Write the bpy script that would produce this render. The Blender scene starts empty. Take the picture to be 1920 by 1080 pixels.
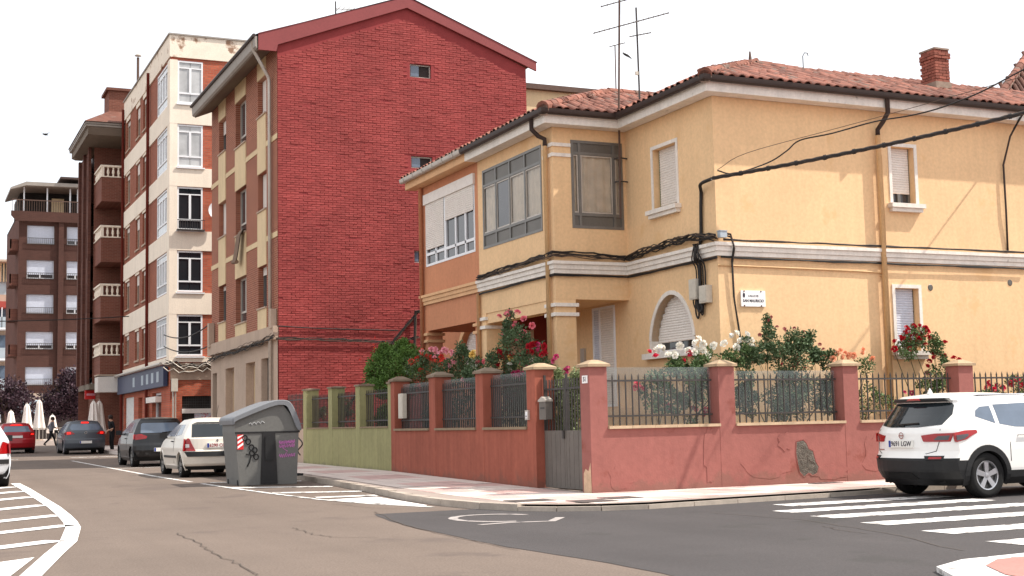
import bpy, math, random
import numpy as np
from mathutils import Vector, Matrix
random.seed(7); rng = np.random.default_rng(7)
S = bpy.context.scene
COL = S.collection
R = math.radians

# ------------------------------------------------------------------ camera
F_PX, YAW, PITCH, ROLL, CAMZ = 2511.57, 0.426803, 0.1000466, -0.0216409, 1.3
CAM = np.array([0.0, 0.0, CAMZ])
def _axes():
    cy, sy = math.cos(YAW), math.sin(YAW)
    f = np.array([sy*math.cos(PITCH), cy*math.cos(PITCH), math.sin(PITCH)])
    r = np.array([cy, -sy, 0.0]); u = np.cross(r, f)
    return math.cos(ROLL)*r+math.sin(ROLL)*u, -math.sin(ROLL)*r+math.cos(ROLL)*u, f
AR, AU, AF = _axes()
cd = bpy.data.cameras.new('camera'); cam = bpy.data.objects.new('camera', cd); COL.objects.link(cam)
cd.sensor_width = 36; cd.lens = 36*F_PX/1920; cd.clip_end = 4000; cd.clip_start = .1
cam.matrix_world = Matrix(((AR[0], AU[0], -AF[0], 0), (AR[1], AU[1], -AF[1], 0), (AR[2], AU[2], -AF[2], CAMZ), (0, 0, 0, 1)))
S.camera = cam

# ------------------------------------------------------------------ light
SUN = Vector((2.3, -1.0, 3.3)).normalized()
EL = math.asin(SUN.z); AZ = math.atan2(SUN.x, SUN.y)
sl = bpy.data.lights.new('sun', 'SUN'); so = bpy.data.objects.new('sun', sl); COL.objects.link(so)
sl.energy = 5.0; sl.angle = R(.6); sl.color = (1, .94, .85)
so.rotation_euler = SUN.to_track_quat('Z', 'Y').to_euler(); so.location = (30, -30, 60)
W = bpy.data.worlds.new('World'); S.world = W; W.use_nodes = True
nt = W.node_tree; nt.nodes.clear()
sky = nt.nodes.new('ShaderNodeTexSky'); sky.sky_type = 'NISHITA'; sky.sun_disc = False
sky.sun_elevation = EL; sky.sun_rotation = AZ; sky.air_density = 1.2; sky.dust_density = 3.0; sky.altitude = 800
# thin bright veil of high cloud over the whole sky
tc = nt.nodes.new('ShaderNodeTexCoord')
nz = nt.nodes.new('ShaderNodeTexNoise'); nz.inputs['Scale'].default_value = 2.2; nz.inputs['Detail'].default_value = 5
nt.links.new(tc.outputs['Generated'], nz.inputs['Vector'])
mr = nt.nodes.new('ShaderNodeMapRange'); mr.inputs['To Min'].default_value = .62; mr.inputs['To Max'].default_value = .96
mr.inputs['From Min'].default_value = .3; mr.inputs['From Max'].default_value = .62
nt.links.new(nz.outputs['Fac'], mr.inputs['Value'])
mx = nt.nodes.new('ShaderNodeMixRGB'); mx.inputs['Color2'].default_value = (8.6, 8.7, 8.9, 1)
nt.links.new(mr.outputs[0], mx.inputs['Fac']); nt.links.new(sky.outputs[0], mx.inputs['Color1'])
bg = nt.nodes.new('ShaderNodeBackground'); bg.inputs['Strength'].default_value = .132
wo = nt.nodes.new('ShaderNodeOutputWorld')
nt.links.new(mx.outputs[0], bg.inputs['Color']); nt.links.new(bg.outputs[0], wo.inputs['Surface'])
S.view_settings.view_transform = 'Standard'; S.view_settings.look = 'None'
S.view_settings.exposure = 0.35; S.view_settings.gamma = 1
S.render.engine = 'CYCLES'

# ------------------------------------------------------------------ pixel -> place (distances come from ground / wall planes)
def ray(px, py): return (AR*(px-960)-AU*(py-540)+AF*F_PX)/F_PX
def on(px, py, ax, val):
    d = ray(px, py); i = 'xyz'.index(ax); return CAM+d*((val-CAM[i])/d[i])
GY = [-60, 21, 26, 30, 38, 60, 82, 110, 2500]; GZ = [0, 0, .07, .13, .18, .27, .46, .7, .7]
def g(y): return float(np.interp(y, GY, GZ))
def gp(px, py, add=0.0):
    z = 0
    for _ in range(30):
        p = on(px, py, 'z', z+add); z = g(p[1])
    return p

# ------------------------------------------------------------------ mesh helpers
OFF = {}
class MB:
    def __init__(s): s.v = []; s.f = []; s.m = []
    def add(s, vs, fs, m=0):
        b = len(s.v); s.v += [tuple(map(float, p)) for p in vs]
        s.f += [tuple(i+b for i in f) for f in fs]; s.m += [m]*len(fs); return s
    def quad(s, a, b, c, d, m=0): return s.add([a, b, c, d], [(0, 1, 2, 3)], m)
    def box(s, x0, x1, y0, y1, z0, z1, m=0):
        return s.add([(x0,y0,z0),(x1,y0,z0),(x1,y1,z0),(x0,y1,z0),(x0,y0,z1),(x1,y0,z1),(x1,y1,z1),(x0,y1,z1)],
                     [(0,3,2,1),(4,5,6,7),(0,1,5,4),(1,2,6,5),(2,3,7,6),(3,0,4,7)], m)
    def cbox(s, c, h, rz=0, m=0):
        ca, sa = math.cos(rz), math.sin(rz); vs = []
        for z in (-1, 1):
            for x, y in ((-1,-1),(1,-1),(1,1),(-1,1)):
                X, Y = x*h[0], y*h[1]; vs.append((c[0]+X*ca-Y*sa, c[1]+X*sa+Y*ca, c[2]+z*h[2]))
        return s.add(vs, [(0,3,2,1),(4,5,6,7),(0,1,5,4),(1,2,6,5),(2,3,7,6),(3,0,4,7)], m)
    def tube(s, pts, r, n=6, m=0, cap=True):
        P = [Vector(p) for p in pts]; rs = r if isinstance(r, (list, tuple)) else [r]*len(P)
        up = Vector((0.31, 0.17, 0.93)); b = len(s.v); prev = None
        for i, p in enumerate(P):
            t = (P[min(i+1, len(P)-1)]-P[max(i-1, 0)]).normalized()
            a = t.cross(up if prev is None else prev)
            if a.length < 1e-4: a = t.cross(Vector((1, 0, 0)))
            a.normalize(); bb = t.cross(a).normalized(); prev = -bb if False else up
            for k in range(n):
                q = 2*math.pi*k/n; s.v.append(tuple(p+(a*math.cos(q)+bb*math.sin(q))*rs[i]))
        for i in range(len(P)-1):
            for k in range(n):
                s.f.append((b+i*n+k, b+i*n+(k+1) % n, b+(i+1)*n+(k+1) % n, b+(i+1)*n+k)); s.m.append(m)
        if cap:
            s.f.append(tuple(b+k for k in range(n))); s.m.append(m)
            s.f.append(tuple(b+(len(P)-1)*n+k for k in range(n))); s.m.append(m)
        return s
    def prism(s, poly, ax, a, b, m=0):
        n = len(poly)
        def P(u, v, w): return {'x': (w, u, v), 'y': (u, w, v), 'z': (u, v, w)}[ax]
        vs = [P(u, v, a) for u, v in poly]+[P(u, v, b) for u, v in poly]
        fs = [tuple(range(n)), tuple(range(2*n-1, n-1, -1))]+[(i, (i+1) % n, n+(i+1) % n, n+i) for i in range(n)]
        return s.add(vs, fs, m)
    def build(s, name, mat, parent=None, smooth=False, kind=None, local=False):
        v = s.v
        if parent is not None and not local:
            o = OFF.get(parent.name)
            if o is not None: v = [(a-o[0], b-o[1], c-o[2]) for a, b, c in v]
        me = bpy.data.meshes.new(name); me.from_pydata(v, [], s.f); me.update()
        mats = mat if isinstance(mat, (list, tuple)) else [mat]
        for q in mats: me.materials.append(M[q] if isinstance(q, str) else q)
        if len(mats) > 1: me.polygons.foreach_set('material_index', s.m)
        if smooth: me.polygons.foreach_set('use_smooth', [True]*len(s.f))
        o = bpy.data.objects.new(name, me); COL.objects.link(o)
        if parent is not None:
            o.parent = parent; OFF[o.name] = OFF.get(parent.name)
        if kind: o['kind'] = kind
        return o
def inst(me, name, parent, loc, rot=None, scale=None):
    """another object on the same mesh; loc in world, parent unrotated"""
    o = bpy.data.objects.new(name, me); COL.objects.link(o)
    q = OFF.get(parent.name, (0, 0, 0)) if parent is not None else (0, 0, 0)
    if q is None: q = (0, 0, 0)
    o.location = (loc[0]-q[0], loc[1]-q[1], loc[2]-q[2])
    if rot is not None: o.rotation_euler = rot
    if scale is not None: o.scale = scale if isinstance(scale, (tuple, list)) else (scale,)*3
    o.parent = parent; OFF[o.name] = OFF.get(parent.name) if parent is not None else None
    return o
def thing(name, label, cat, loc, group=None, rz=0):
    o = bpy.data.objects.new(name, None); COL.objects.link(o); o.location = loc; o.rotation_euler = (0, 0, rz)
    o.empty_display_size = .2
    o['label'] = label; o['category'] = cat
    if group: o['group'] = group
    OFF[o.name] = tuple(loc); return o
def tag(o, label, cat, group=None):
    o['label'] = label; o['category'] = cat
    if group: o['group'] = group
    return o
def lathe(mb, prof, c, ax='z', n=16, m=0, flip=1):
    b = len(mb.v)
    for r, h in prof:
        for k in range(n):
            q = 2*math.pi*k/n; a, d = r*math.cos(q), r*math.sin(q)
            mb.v.append({'z': (c[0]+a, c[1]+d, c[2]+h), 'y': (c[0]+a, c[1]+h*flip, c[2]+d), 'x': (c[0]+h*flip, c[1]+a, c[2]+d)}[ax])
    for i in range(len(prof)-1):
        for k in range(n):
            mb.f.append((b+i*n+k, b+i*n+(k+1) % n, b+(i+1)*n+(k+1) % n, b+(i+1)*n+k)); mb.m.append(m)
    return mb
def text_mesh(txt, size, name='lettering', align='CENTER', extrude=.002, bold=0.0):
    cu = bpy.data.curves.new(name, 'FONT'); cu.body = txt; cu.size = size; cu.align_x = align; cu.align_y = 'CENTER'
    cu.extrude = extrude; cu.offset = bold; cu.resolution_u = 3
    o = bpy.data.objects.new('tmp', cu); COL.objects.link(o)
    bpy.context.view_layer.update()
    me = bpy.data.meshes.new_from_object(o.evaluated_get(bpy.context.evaluated_depsgraph_get()))
    bpy.data.objects.remove(o); bpy.data.curves.remove(cu); me.name = name; return me
def put_text(txt, size, mat, parent, loc, rot, name='lettering', sx=1.0, bold=0.0, align='CENTER'):
    me = text_mesh(txt, size, name, align, bold=bold); me.materials.clear(); me.materials.append(M[mat])
    o = bpy.data.objects.new(name, me); COL.objects.link(o); o.parent = parent
    q = OFF.get(parent.name) or (0, 0, 0)
    o.location = (loc[0]-q[0], loc[1]-q[1], loc[2]-q[2]); o.rotation_euler = rot; o.scale = (sx, 1, 1); OFF[o.name] = OFF.get(parent.name)
    return o

# ------------------------------------------------------------------ materials
def lin(c): return tuple(((x/255)/12.92 if x <= 10 else ((x/255+.055)/1.055)**2.4) for x in c)
M = {}
def N(t, kind, **kw):
    n = t.nodes.new(kind)
    for k, v in kw.items():
        if k in n.inputs: n.inputs[k].default_value = v
        else: setattr(n, k, v)
    return n
def pm(name, rgb, rough=.8, var=.10, vs=1.2, streak=0.0, bump=.15, bs=60, spec=.3, metal=0.0, fine=.06, isl=0.0, stain=None, stain_s=.9, stain_t=.62,
       brick=None, emit=0.0, alpha=1.0, coat=0.0, bdist=.01, objr=0.0, trans=0.0, splash=None, lane=0.0):
    """procedural surface: base colour, broad blotches, fine grain, streaks, stains, relief"""
    m = bpy.data.materials.new(name); m.use_nodes = True; t = m.node_tree; L = t.links.new
    p = t.nodes['Principled BSDF']; c = lin(rgb)
    p.inputs['Roughness'].default_value = rough; p.inputs['Metallic'].default_value = metal
    p.inputs['Specular IOR Level'].default_value = spec; p.inputs['Coat Weight'].default_value = coat
    p.inputs['Alpha'].default_value = alpha; p.inputs['Transmission Weight'].default_value = trans
    geo = N(t, 'ShaderNodeNewGeometry'); pos = geo.outputs['Position']
    base = N(t, 'ShaderNodeRGB'); base.outputs[0].default_value = (*c, 1); out = base.outputs[0]
    hgt = None
    if brick:
        ax, bw, bh, mort, c2, cm = brick
        sep = N(t, 'ShaderNodeSeparateXYZ'); L(pos, sep.inputs[0]); cmb = N(t, 'ShaderNodeCombineXYZ')
        L(sep.outputs[ax], cmb.inputs[0]); L(sep.outputs[2], cmb.inputs[1])
        b = N(t, 'ShaderNodeTexBrick'); b.inputs['Scale'].default_value = 1; b.inputs['Brick Width'].default_value = bw
        b.inputs['Row Height'].default_value = bh; b.inputs['Mortar Size'].default_value = mort; b.inputs['Bias'].default_value = 0
        b.inputs['Color1'].default_value = (*c, 1); b.inputs['Color2'].default_value = (*lin(c2), 1); b.inputs['Mortar'].default_value = (*lin(cm), 1)
        L(cmb.outputs[0], b.inputs['Vector']); out = b.outputs['Color']; hgt = b.outputs['Fac']
    def mul(colr, fac_sock, lo, hi):
        r = N(t, 'ShaderNodeMapRange'); r.inputs['From Min'].default_value = .3; r.inputs['From Max'].default_value = .7
        r.inputs['To Min'].default_value = lo; r.inputs['To Max'].default_value = hi; L(fac_sock, r.inputs['Value'])
        x = N(t, 'ShaderNodeVectorMath', operation='SCALE'); L(colr, x.inputs[0]); L(r.outputs[0], x.inputs['Scale']); return x.outputs[0]
    if var:
        n = N(t, 'ShaderNodeTexNoise', Scale=vs, Detail=6.0, Roughness=.6); L(pos, n.inputs['Vector']); out = mul(out, n.outputs['Fac'], 1-var, 1+var)
    if fine:
        n2 = N(t, 'ShaderNodeTexNoise', Scale=bs*.35, Detail=3.0); L(pos, n2.inputs['Vector']); out = mul(out, n2.outputs['Fac'], 1-fine, 1+fine)
    if streak:
        mp = N(t, 'ShaderNodeMapping'); mp.inputs['Scale'].default_value = (5, 5, .35); L(pos, mp.inputs['Vector'])
        n3 = N(t, 'ShaderNodeTexNoise', Scale=1.6, Detail=5.0); L(mp.outputs[0], n3.inputs['Vector']); out = mul(out, n3.outputs['Fac'], 1-streak, 1+streak*.6)
    if isl:
        r = N(t, 'ShaderNodeObjectInfo'); a = N(t, 'ShaderNodeMath', operation='ADD'); L(geo.outputs['Random Per Island'], a.inputs[0]); L(r.outputs['Random'], a.inputs[1])
        fr = N(t, 'ShaderNodeMath', operation='FRACT'); L(a.outputs[0], fr.inputs[0])
        q = N(t, 'ShaderNodeMapRange'); q.inputs['To Min'].default_value = 1-isl; q.inputs['To Max'].default_value = 1+isl; L(fr.outputs[0], q.inputs['Value'])
        x = N(t, 'ShaderNodeVectorMath', operation='SCALE'); L(out, x.inputs[0]); L(q.outputs[0], x.inputs['Scale']); out = x.outputs[0]
    if stain:
        n4 = N(t, 'ShaderNodeTexNoise', Scale=stain_s, Detail=8.0, Roughness=.65); L(pos, n4.inputs['Vector'])
        r = N(t, 'ShaderNodeMapRange'); r.inputs['From Min'].default_value = stain_t; r.inputs['From Max'].default_value = stain_t+.07; L(n4.outputs['Fac'], r.inputs['Value'])
        x = N(t, 'ShaderNodeMixRGB'); L(r.outputs[0], x.inputs['Fac']); L(out, x.inputs['Color1']); x.inputs['Color2'].default_value = (*lin(stain), 1); out = x.outputs[0]
    if lane:
        mp = N(t, 'ShaderNodeMapping'); mp.inputs['Scale'].default_value = (.9, .05, 1); L(pos, mp.inputs['Vector'])
        n6 = N(t, 'ShaderNodeTexNoise', Scale=1.0, Detail=4.0); L(mp.outputs[0], n6.inputs['Vector']); out = mul(out, n6.outputs['Fac'], 1-lane, 1+lane)
        n7 = N(t, 'ShaderNodeTexVoronoi', Scale=55.0); L(pos, n7.inputs['Vector']); out = mul(out, n7.outputs['Distance'], 1+lane*.8, 1-lane*.8)
    if splash:
        sc, sh = splash; sp_ = N(t, 'ShaderNodeSeparateXYZ'); L(pos, sp_.inputs[0]); n8 = N(t, 'ShaderNodeTexNoise', Scale=2.6, Detail=7.0, Roughness=.7); L(pos, n8.inputs['Vector'])
        r = N(t, 'ShaderNodeMapRange'); r.inputs['From Min'].default_value = .1; r.inputs['From Max'].default_value = .1+sh; r.inputs['To Min'].default_value = .22; r.inputs['To Max'].default_value = -.25; L(sp_.outputs[2], r.inputs['Value'])
        a = N(t, 'ShaderNodeMath', operation='ADD'); L(n8.outputs['Fac'], a.inputs[0]); L(r.outputs[0], a.inputs[1])
        r2 = N(t, 'ShaderNodeMapRange'); r2.inputs['From Min'].default_value = .52; r2.inputs['From Max'].default_value = .66; r2.inputs['To Max'].default_value = .6; L(a.outputs[0], r2.inputs['Value'])
        x = N(t, 'ShaderNodeMixRGB'); L(r2.outputs[0], x.inputs['Fac']); L(out, x.inputs['Color1']); x.inputs['Color2'].default_value = (*lin(sc), 1); out = x.outputs[0]
    L(out, p.inputs['Base Color'])
    if emit:
        L(out, p.inputs['Emission Color']); p.inputs['Emission Strength'].default_value = emit
    if bump:
        n5 = N(t, 'ShaderNodeTexNoise', Scale=bs, Detail=4.0); L(pos, n5.inputs['Vector'])
        bp = N(t, 'ShaderNodeBump', Strength=bump, Distance=bdist); L(n5.outputs['Fac'], bp.inputs['Height'])
        if hgt is not None:
            b2 = N(t, 'ShaderNodeBump', Strength=.5, Distance=.01, invert=True); L(hgt, b2.inputs['Height']); L(bp.outputs[0], b2.inputs['Normal']); L(b2.outputs[0], p.inputs['Normal'])
        else: L(bp.outputs[0], p.inputs['Normal'])
    M[name] = m; return m
pm('yellow', (227, 190, 146), .9, .06, .8, streak=.035, bump=.25, bs=45, stain=(222, 182, 135), stain_s=1.1, stain_t=.60)
pm('yellow_pipe', (220, 183, 136), .6, .06, 3, bump=.05)
pm('orange', (194, 132, 98), .9, .06, .9, streak=.05, bump=.2, bs=45)
pm('orange_trim', (214, 170, 128), .85, .08, 3, bump=.15)
pm('trim', (226, 218, 208), .8, .08, 2.5, streak=.08, bump=.1, stain=(150, 140, 130), stain_s=3.2, stain_t=.66)
pm('porch_red', (118, 50, 40), .85, .08, 2)
pm('pinkwall', (150, 95, 88), .92, .08, 1.1, streak=.05, bump=.3, bs=25, stain=(136, 80, 71), stain_s=1.3, stain_t=.58, splash=((126, 92, 82), .5))
pm('redwall', (154, 87, 70), .92, .09, 1.3, streak=.14, bump=.2, bs=30, splash=((118, 82, 70), .5))
pm('greenwall', (152, 148, 106), .92, .09, 1.3, streak=.13, bump=.2, bs=30, splash=((122, 116, 92), .5))
pm('capstone', (170, 147, 120), .95, .16, 4, bump=.5, bs=40)
pm('capstone_grey', (132, 116, 100), .95, .14, 4, bump=.5, bs=40)
pm('coping', (188, 164, 136), .9, .12, 5, bump=.3, bs=40)
pm('coping_grey', (140, 122, 100), .9, .12, 5, bump=.3, bs=40)
pm('tile_dark', (96, 66, 56), .85, .2, 2.2, bump=.3, isl=.25)
pm('rubble', (98, 92, 84), .95, .35, 14, bump=1.0, bs=40, bdist=.03)
pm('bare_render', (198, 168, 140), .95, .15, 5, bump=.4)
pm('iron', (70, 66, 64), .55, .15, 6, bump=.1, metal=.2)
pm('gate_paint', (104, 98, 92), .6, .10, 2.5, streak=.10, bump=.08)
pm('screen', (140, 150, 150), .6, .1, 3, bump=0, alpha=.20)
pm('redbrick_paint', (150, 66, 63), .8, .17, .55, fine=.10, bump=.35, bs=70, isl=.09)
pm('redmortar', (140, 58, 58), .9, .1, 2)
pm('gable_trim', (136, 66, 66), .6, .06, 2, bump=.05)
pm('brick_red_bldg', (150, 88, 66), .9, .10, 1.0, brick=(1, .24, .07, .012, (128, 70, 54), (170, 126, 104)))
pm('brick_balc', (124, 74, 60), .9, .10, 1.0, brick=(0, .26, .08, .012, (110, 64, 52), (126, 90, 76)))
pm('brick_brown', (80, 51, 44), .9, .10, 1.0, brick=(0, .26, .08, .012, (70, 44, 38), (84, 60, 52)))
pm('brick_brown_side', (106, 64, 52), .9, .10, 1.0, brick=(1, .26, .08, .012, (84, 50, 42), (100, 70, 60)))
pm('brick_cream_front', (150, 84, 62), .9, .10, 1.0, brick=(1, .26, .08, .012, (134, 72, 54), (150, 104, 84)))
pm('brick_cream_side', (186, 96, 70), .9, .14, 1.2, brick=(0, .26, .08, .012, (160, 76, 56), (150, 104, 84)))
pm('cream', (236, 222, 204), .9, .06, .7, streak=.05, bump=.15)
pm('cream_worn', (234, 220, 202), .9, .10, .9, bump=.2, stain=(150, 118, 96), stain_s=.9, stain_t=.56)
pm('panel_cream', (214, 190, 152), .9, .07, 1.5, streak=.05, bump=.15)
pm('stone_beige', (180, 158, 140), .9, .08, 1.2, streak=.06, bump=.2)
pm('soffit', (120, 108, 96), .9, .06, 1)
pm('eave_grey', (150, 142, 134), .7, .08, 2)
pm('roof_dark', (74, 60, 56), .85, .2, 4)
pm('tile', (128, 82, 68), .85, .25, 2.2, bump=.4, bs=50, isl=.38, stain=(112, 92, 82), stain_s=2.6, stain_t=.56)
pm('tile_base', (70, 42, 34), .95, .2, 3)
pm('mortar', (146, 128, 114), .95, .2, 6, bump=.5)
pm('chimney_brick', (140, 84, 70), .9, .15, 4, bump=.4, isl=.25)
pm('gutter', (58, 46, 42), .5, .12, 3, bump=.05)
pm('zinc', (186, 178, 168), .45, .1, 3, metal=.4, bump=.05)
pm('rust_pipe', (92, 70, 60), .6, .15, 8)
pm('alu', (120, 118, 114), .45, .10, 3, metal=.5, bump=.03)
pm('alu_panel', (104, 100, 94), .45, .12, 2, metal=.3, bump=.03)
pm('pvc', (228, 228, 230), .4, .03, 3, bump=0, fine=0)
pm('shutter', (222, 214, 206), .6, .05, 3, bump=.03)
pm('shutter_blue', (200, 204, 216), .6, .05, 3, bump=.03)
pm('green_frame', (46, 92, 62), .5, .05, 3)
pm('curtain', (226, 212, 194), .9, .10, 5, bump=.2, bs=12)
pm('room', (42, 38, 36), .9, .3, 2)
pm('cable', (40, 37, 36), .6, .25, 6, bump=.1)
pm('cable_brown', (84, 70, 60), .7, .25, 8, bump=.1)
pm('boxgrey', (196, 188, 174), .6, .05, 5, bump=.03)
pm('enamel', (240, 238, 236), .35, .03, 5, bump=0, fine=0)
pm('ink', (52, 46, 60), .6, .05, 5, bump=0)
pm('asphalt', (108, 95, 86), .92, .09, .35, streak=0, bump=.5, bs=140, fine=.20, lane=.10, stain=(98, 86, 79), stain_s=.5, stain_t=.56)
pm('asphalt_dark', (70, 66, 66), .9, .09, .5, bump=.5, bs=150, fine=.18, lane=.08, stain=(64, 61, 60), stain_s=.7, stain_t=.57)
pm('paint', (226, 222, 219), .7, .08, 3, bump=.2, bs=120, fine=.10, stain=(168, 160, 154), stain_s=3.5, stain_t=.62)
pm('slab_red', (172, 118, 110), .9, .07, 2, bump=.2)
pm('road_crack', (82, 73, 67), .95, .2, 5)
pm('paint_worn', (214, 210, 206), .8, .08, 3, bump=.2, bs=120, fine=.12, stain=(108, 101, 97), stain_s=4.5, stain_t=.535)
pm('paint_ghost', (160, 152, 148), .85, .1, 3, bump=.2, bs=120, stain=(104, 100, 100), stain_s=5, stain_t=.54)
pm('kerb', (168, 156, 144), .9, .14, 3, bump=.4, isl=.08)
pm('slab_cream', (206, 192, 183), .9, .06, 2, bump=.2, isl=.04)
pm('slab_pink', (194, 164, 157), .9, .07, 2, bump=.2, isl=.05)
pm('slab_joint', (150, 136, 128), .95, .1, 2)
pm('iron_cover', (96, 88, 86), .6, .15, 8, metal=.3)
pm('soil', (92, 72, 56), .95, .25, 3, bump=.6)
pm('bin_grey', (104, 103, 100), .55, .06, 3, bump=.08)
pm('bin_lid', (118, 120, 124), .5, .07, 2, bump=.08)
pm('bin_dark', (36, 35, 36), .5, .1, 3)
pm('spray_black', (18, 18, 20), .6, .1, 5)
pm('spray_pink', (206, 122, 190), .7, .1, 9)
pm('spray_white', (190, 190, 192), .7, .1, 9)
pm('sign_red', (205, 40, 38), .5, .05, 3)
pm('rubber', (26, 25, 25), .85, .15, 5, bump=.1)
pm('plastic_black', (34, 34, 35), .55, .08, 4, bump=.06)
pm('rim', (188, 188, 192), .3, .05, 3, metal=.8, bump=0)
pm('rim_dull', (120, 118, 116), .4, .08, 3, metal=.6, bump=0)
pm('glass_dark', (34, 40, 44), .06, .12, 1.5, bump=0, fine=0, spec=.6)
pm('glass_win', (66, 64, 66), .08, .25, .7, bump=0, fine=0, spec=.6)
pm('glass_side', (96, 108, 124), .08, .2, 1.2, bump=0, fine=0, spec=.6)
pm('glass_pale', (176, 176, 176), .12, .25, 1.2, bump=0, fine=0, spec=.5)
pm('lamp_red', (150, 16, 20), .15, .05, 3, bump=0, spec=.6)
pm('lamp_lit', (255, 40, 30), .3, 0, 3, bump=0, fine=0, emit=.9)
pm('lamp_smoke', (72, 66, 70), .15, .2, 6, bump=0, spec=.6)
pm('lamp_clear', (214, 206, 204), .15, .1, 3, bump=0, spec=.6)
pm('plate', (232, 230, 224), .4, .03, 5, bump=0)
pm('plate_blue', (36, 60, 140), .4, .03, 5, bump=0)
pm('chrome', (210, 210, 212), .15, 0, 3, metal=1.0, bump=0, fine=0)
for nme, rgb in (('car_white', (232, 230, 226)), ('car_cream', (216, 208, 196)), ('car_black', (24, 24, 27)), ('car_grey', (74, 79, 86)), ('car_red', (160, 22, 32)), ('car_silver', (190, 192, 196))):
    pm(nme, rgb, .32, .03, 1.2, bump=0, fine=0, coat=.35, spec=.35)
pm('leaf_rose', (84, 106, 62), .6, .25, 3, bump=0, isl=.35, spec=.35)
pm('leaf_dark', (76, 96, 62), .6, .25, 3, bump=0, isl=.35, spec=.35)
pm('leaf_pale', (128, 138, 96), .6, .2, 3, bump=0, isl=.3, spec=.35)
pm('leaf_hedge', (88, 118, 52), .65, .3, 2.2, bump=0, isl=.35, spec=.3)
pm('leaf_plum', (62, 42, 52), .6, .3, 2, bump=0, isl=.4, spec=.35)
pm('stem', (86, 78, 52), .8, .2, 6)
pm('bark', (70, 58, 52), .9, .2, 6, bump=.5)
for nme, rgb in (('white', (240, 236, 226)), ('pink', (222, 120, 132)), ('palepink', (230, 158, 170)), ('hot', (214, 50, 84)), ('red', (178, 18, 40)), ('coral', (222, 78, 66)), ('peach', (236, 172, 138)), ('yellow', (232, 200, 118)), ('magenta', (192, 62, 110)), ('bud', (160, 84, 84))):
    pm('rose_'+nme, rgb, .7, .10, 12, bump=.1, isl=.12)
pm('canvas', (236, 226, 218), .9, .06, 3, bump=.1)
pm('canvas_blue', (150, 168, 180), .9, .06, 3, bump=.1)
pm('awning_white', (214, 206, 198), .7, .06, 2)
pm('shopsign', (58, 66, 92), .5, .08, 2)
pm('grille', (70, 72, 68), .6, .1, 4, metal=.4)
pm('poster', (196, 196, 204), .7, .08, 6, stain=(190, 60, 64), stain_s=9, stain_t=.56)
pm('poster2', (206, 204, 200), .7, .08, 6, stain=(70, 70, 92), stain_s=5, stain_t=.60)
pm('skin', (196, 148, 122), .6, .05, 8)
pm('hair', (46, 34, 28), .7, .2, 20)
pm('cloth_grey', (110, 108, 114), .9, .1, 12, bump=.2)
pm('cloth_black', (30, 29, 32), .9, .1, 12, bump=.2)
pm('rug', (124, 102, 86), .95, .15, 8, bump=.3)
pm('bluegrey', (168, 178, 186), .7, .08, 2)
pm('house_red', (158, 70, 62), .85, .08, 2)
pm('dark_shop', (50, 42, 40), .7, .2, 2)
# ================================================================== ground
def struct(o): o['kind'] = 'structure'; return o
def strip_sheet(name, mat, poly_fn, ys, dz):
    """sheet following the road's gentle rise: poly_fn(y)->(x0,x1)"""
    mb = MB(); 
    for a, b in zip(ys[:-1], ys[1:]):
        xa0, xa1 = poly_fn(a); xb0, xb1 = poly_fn(b)
        mb.quad((xa0, a, g(a)+dz), (xa1, a, g(a)+dz), (xb1, b, g(b)+dz), (xb0, b, g(b)+dz))
    return mb
mb = strip_sheet('road', 'asphalt', lambda y: (-600, 600), [-60]+[float(q) for q in range(10, 112, 2)]+[112, 300, 2500], 0)
struct(mb.build('road', 'asphalt'))
# newer dark asphalt of the side street, with an uneven edge
def edge(y): return 5.85+.05*math.sin(y*1.3)+.012*math.sin(y*7.1) + max(0, y-16.0)*.17
ys = [-40.0, 0.0]+[4+.5*i for i in range(int((19.4-4)/.5)+1)]
mb = MB()
for a, b in zip(ys[:-1], ys[1:]): mb.quad((edge(a), a, .004), (60, a, .004), (60, b, .004), (edge(b), b, .004))
struct(mb.build('side_street', 'asphalt_dark'))

def pline(name, pts, w, mat='paint', dz=.008):
    """painted line along ground points"""
    mb = MB(); P = [Vector((p[0], p[1], 0)) for p in pts]; Ls = []; Rs = []
    for i, p in enumerate(P):
        t = (P[min(i+1, len(P)-1)]-P[max(i-1, 0)]).normalized(); n = Vector((-t.y, t.x, 0))*w/2
        Ls.append(p+n); Rs.append(p-n)
    for i in range(len(P)-1):
        q = [Ls[i], Rs[i], Rs[i+1], Ls[i+1]]; mb.quad(*[(a.x, a.y, g(a.y)+dz) for a in q])
    return struct(mb.build(name, mat))
def seg(a, b, n): return [(a[0]+(b[0]-a[0])*i/n, a[1]+(b[1]-a[1])*i/n) for i in range(n+1)]
# hatched island on the left of the street
out = seg((2.37, 33.0), (2.35, 24), 6)+[(2.30, 22), (2.24, 20.6), (2.14, 19.3), (1.98, 18.1), (1.82, 16.9), (1.5, 15.3), (1.05, 12.9), (.6, 10.6)]
pline('road_marking', out, .20)
for k, y in enumerate((31.2, 29.2, 27.15, 24.65, 22.1, 19.85, 17.15)):
    xr = float(np.interp(y, [10.6, 12.9, 15.3, 16.9, 18.1, 19.3, 20.6, 22], [.6, 1.05, 1.5, 1.82, 2.08, 2.27, 2.36, 2.40]))-.16
    pline('road_marking', [(xr-2.6, y-2.3), (xr, y)], .36)
mb = MB(); mb.quad((-1.6, 12.2, .008), (.72, 12.2, .008), (1.28, 15.0, .008), (-1.0, 12.9, .008)); struct(mb.build('road_marking', 'paint'))
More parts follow.
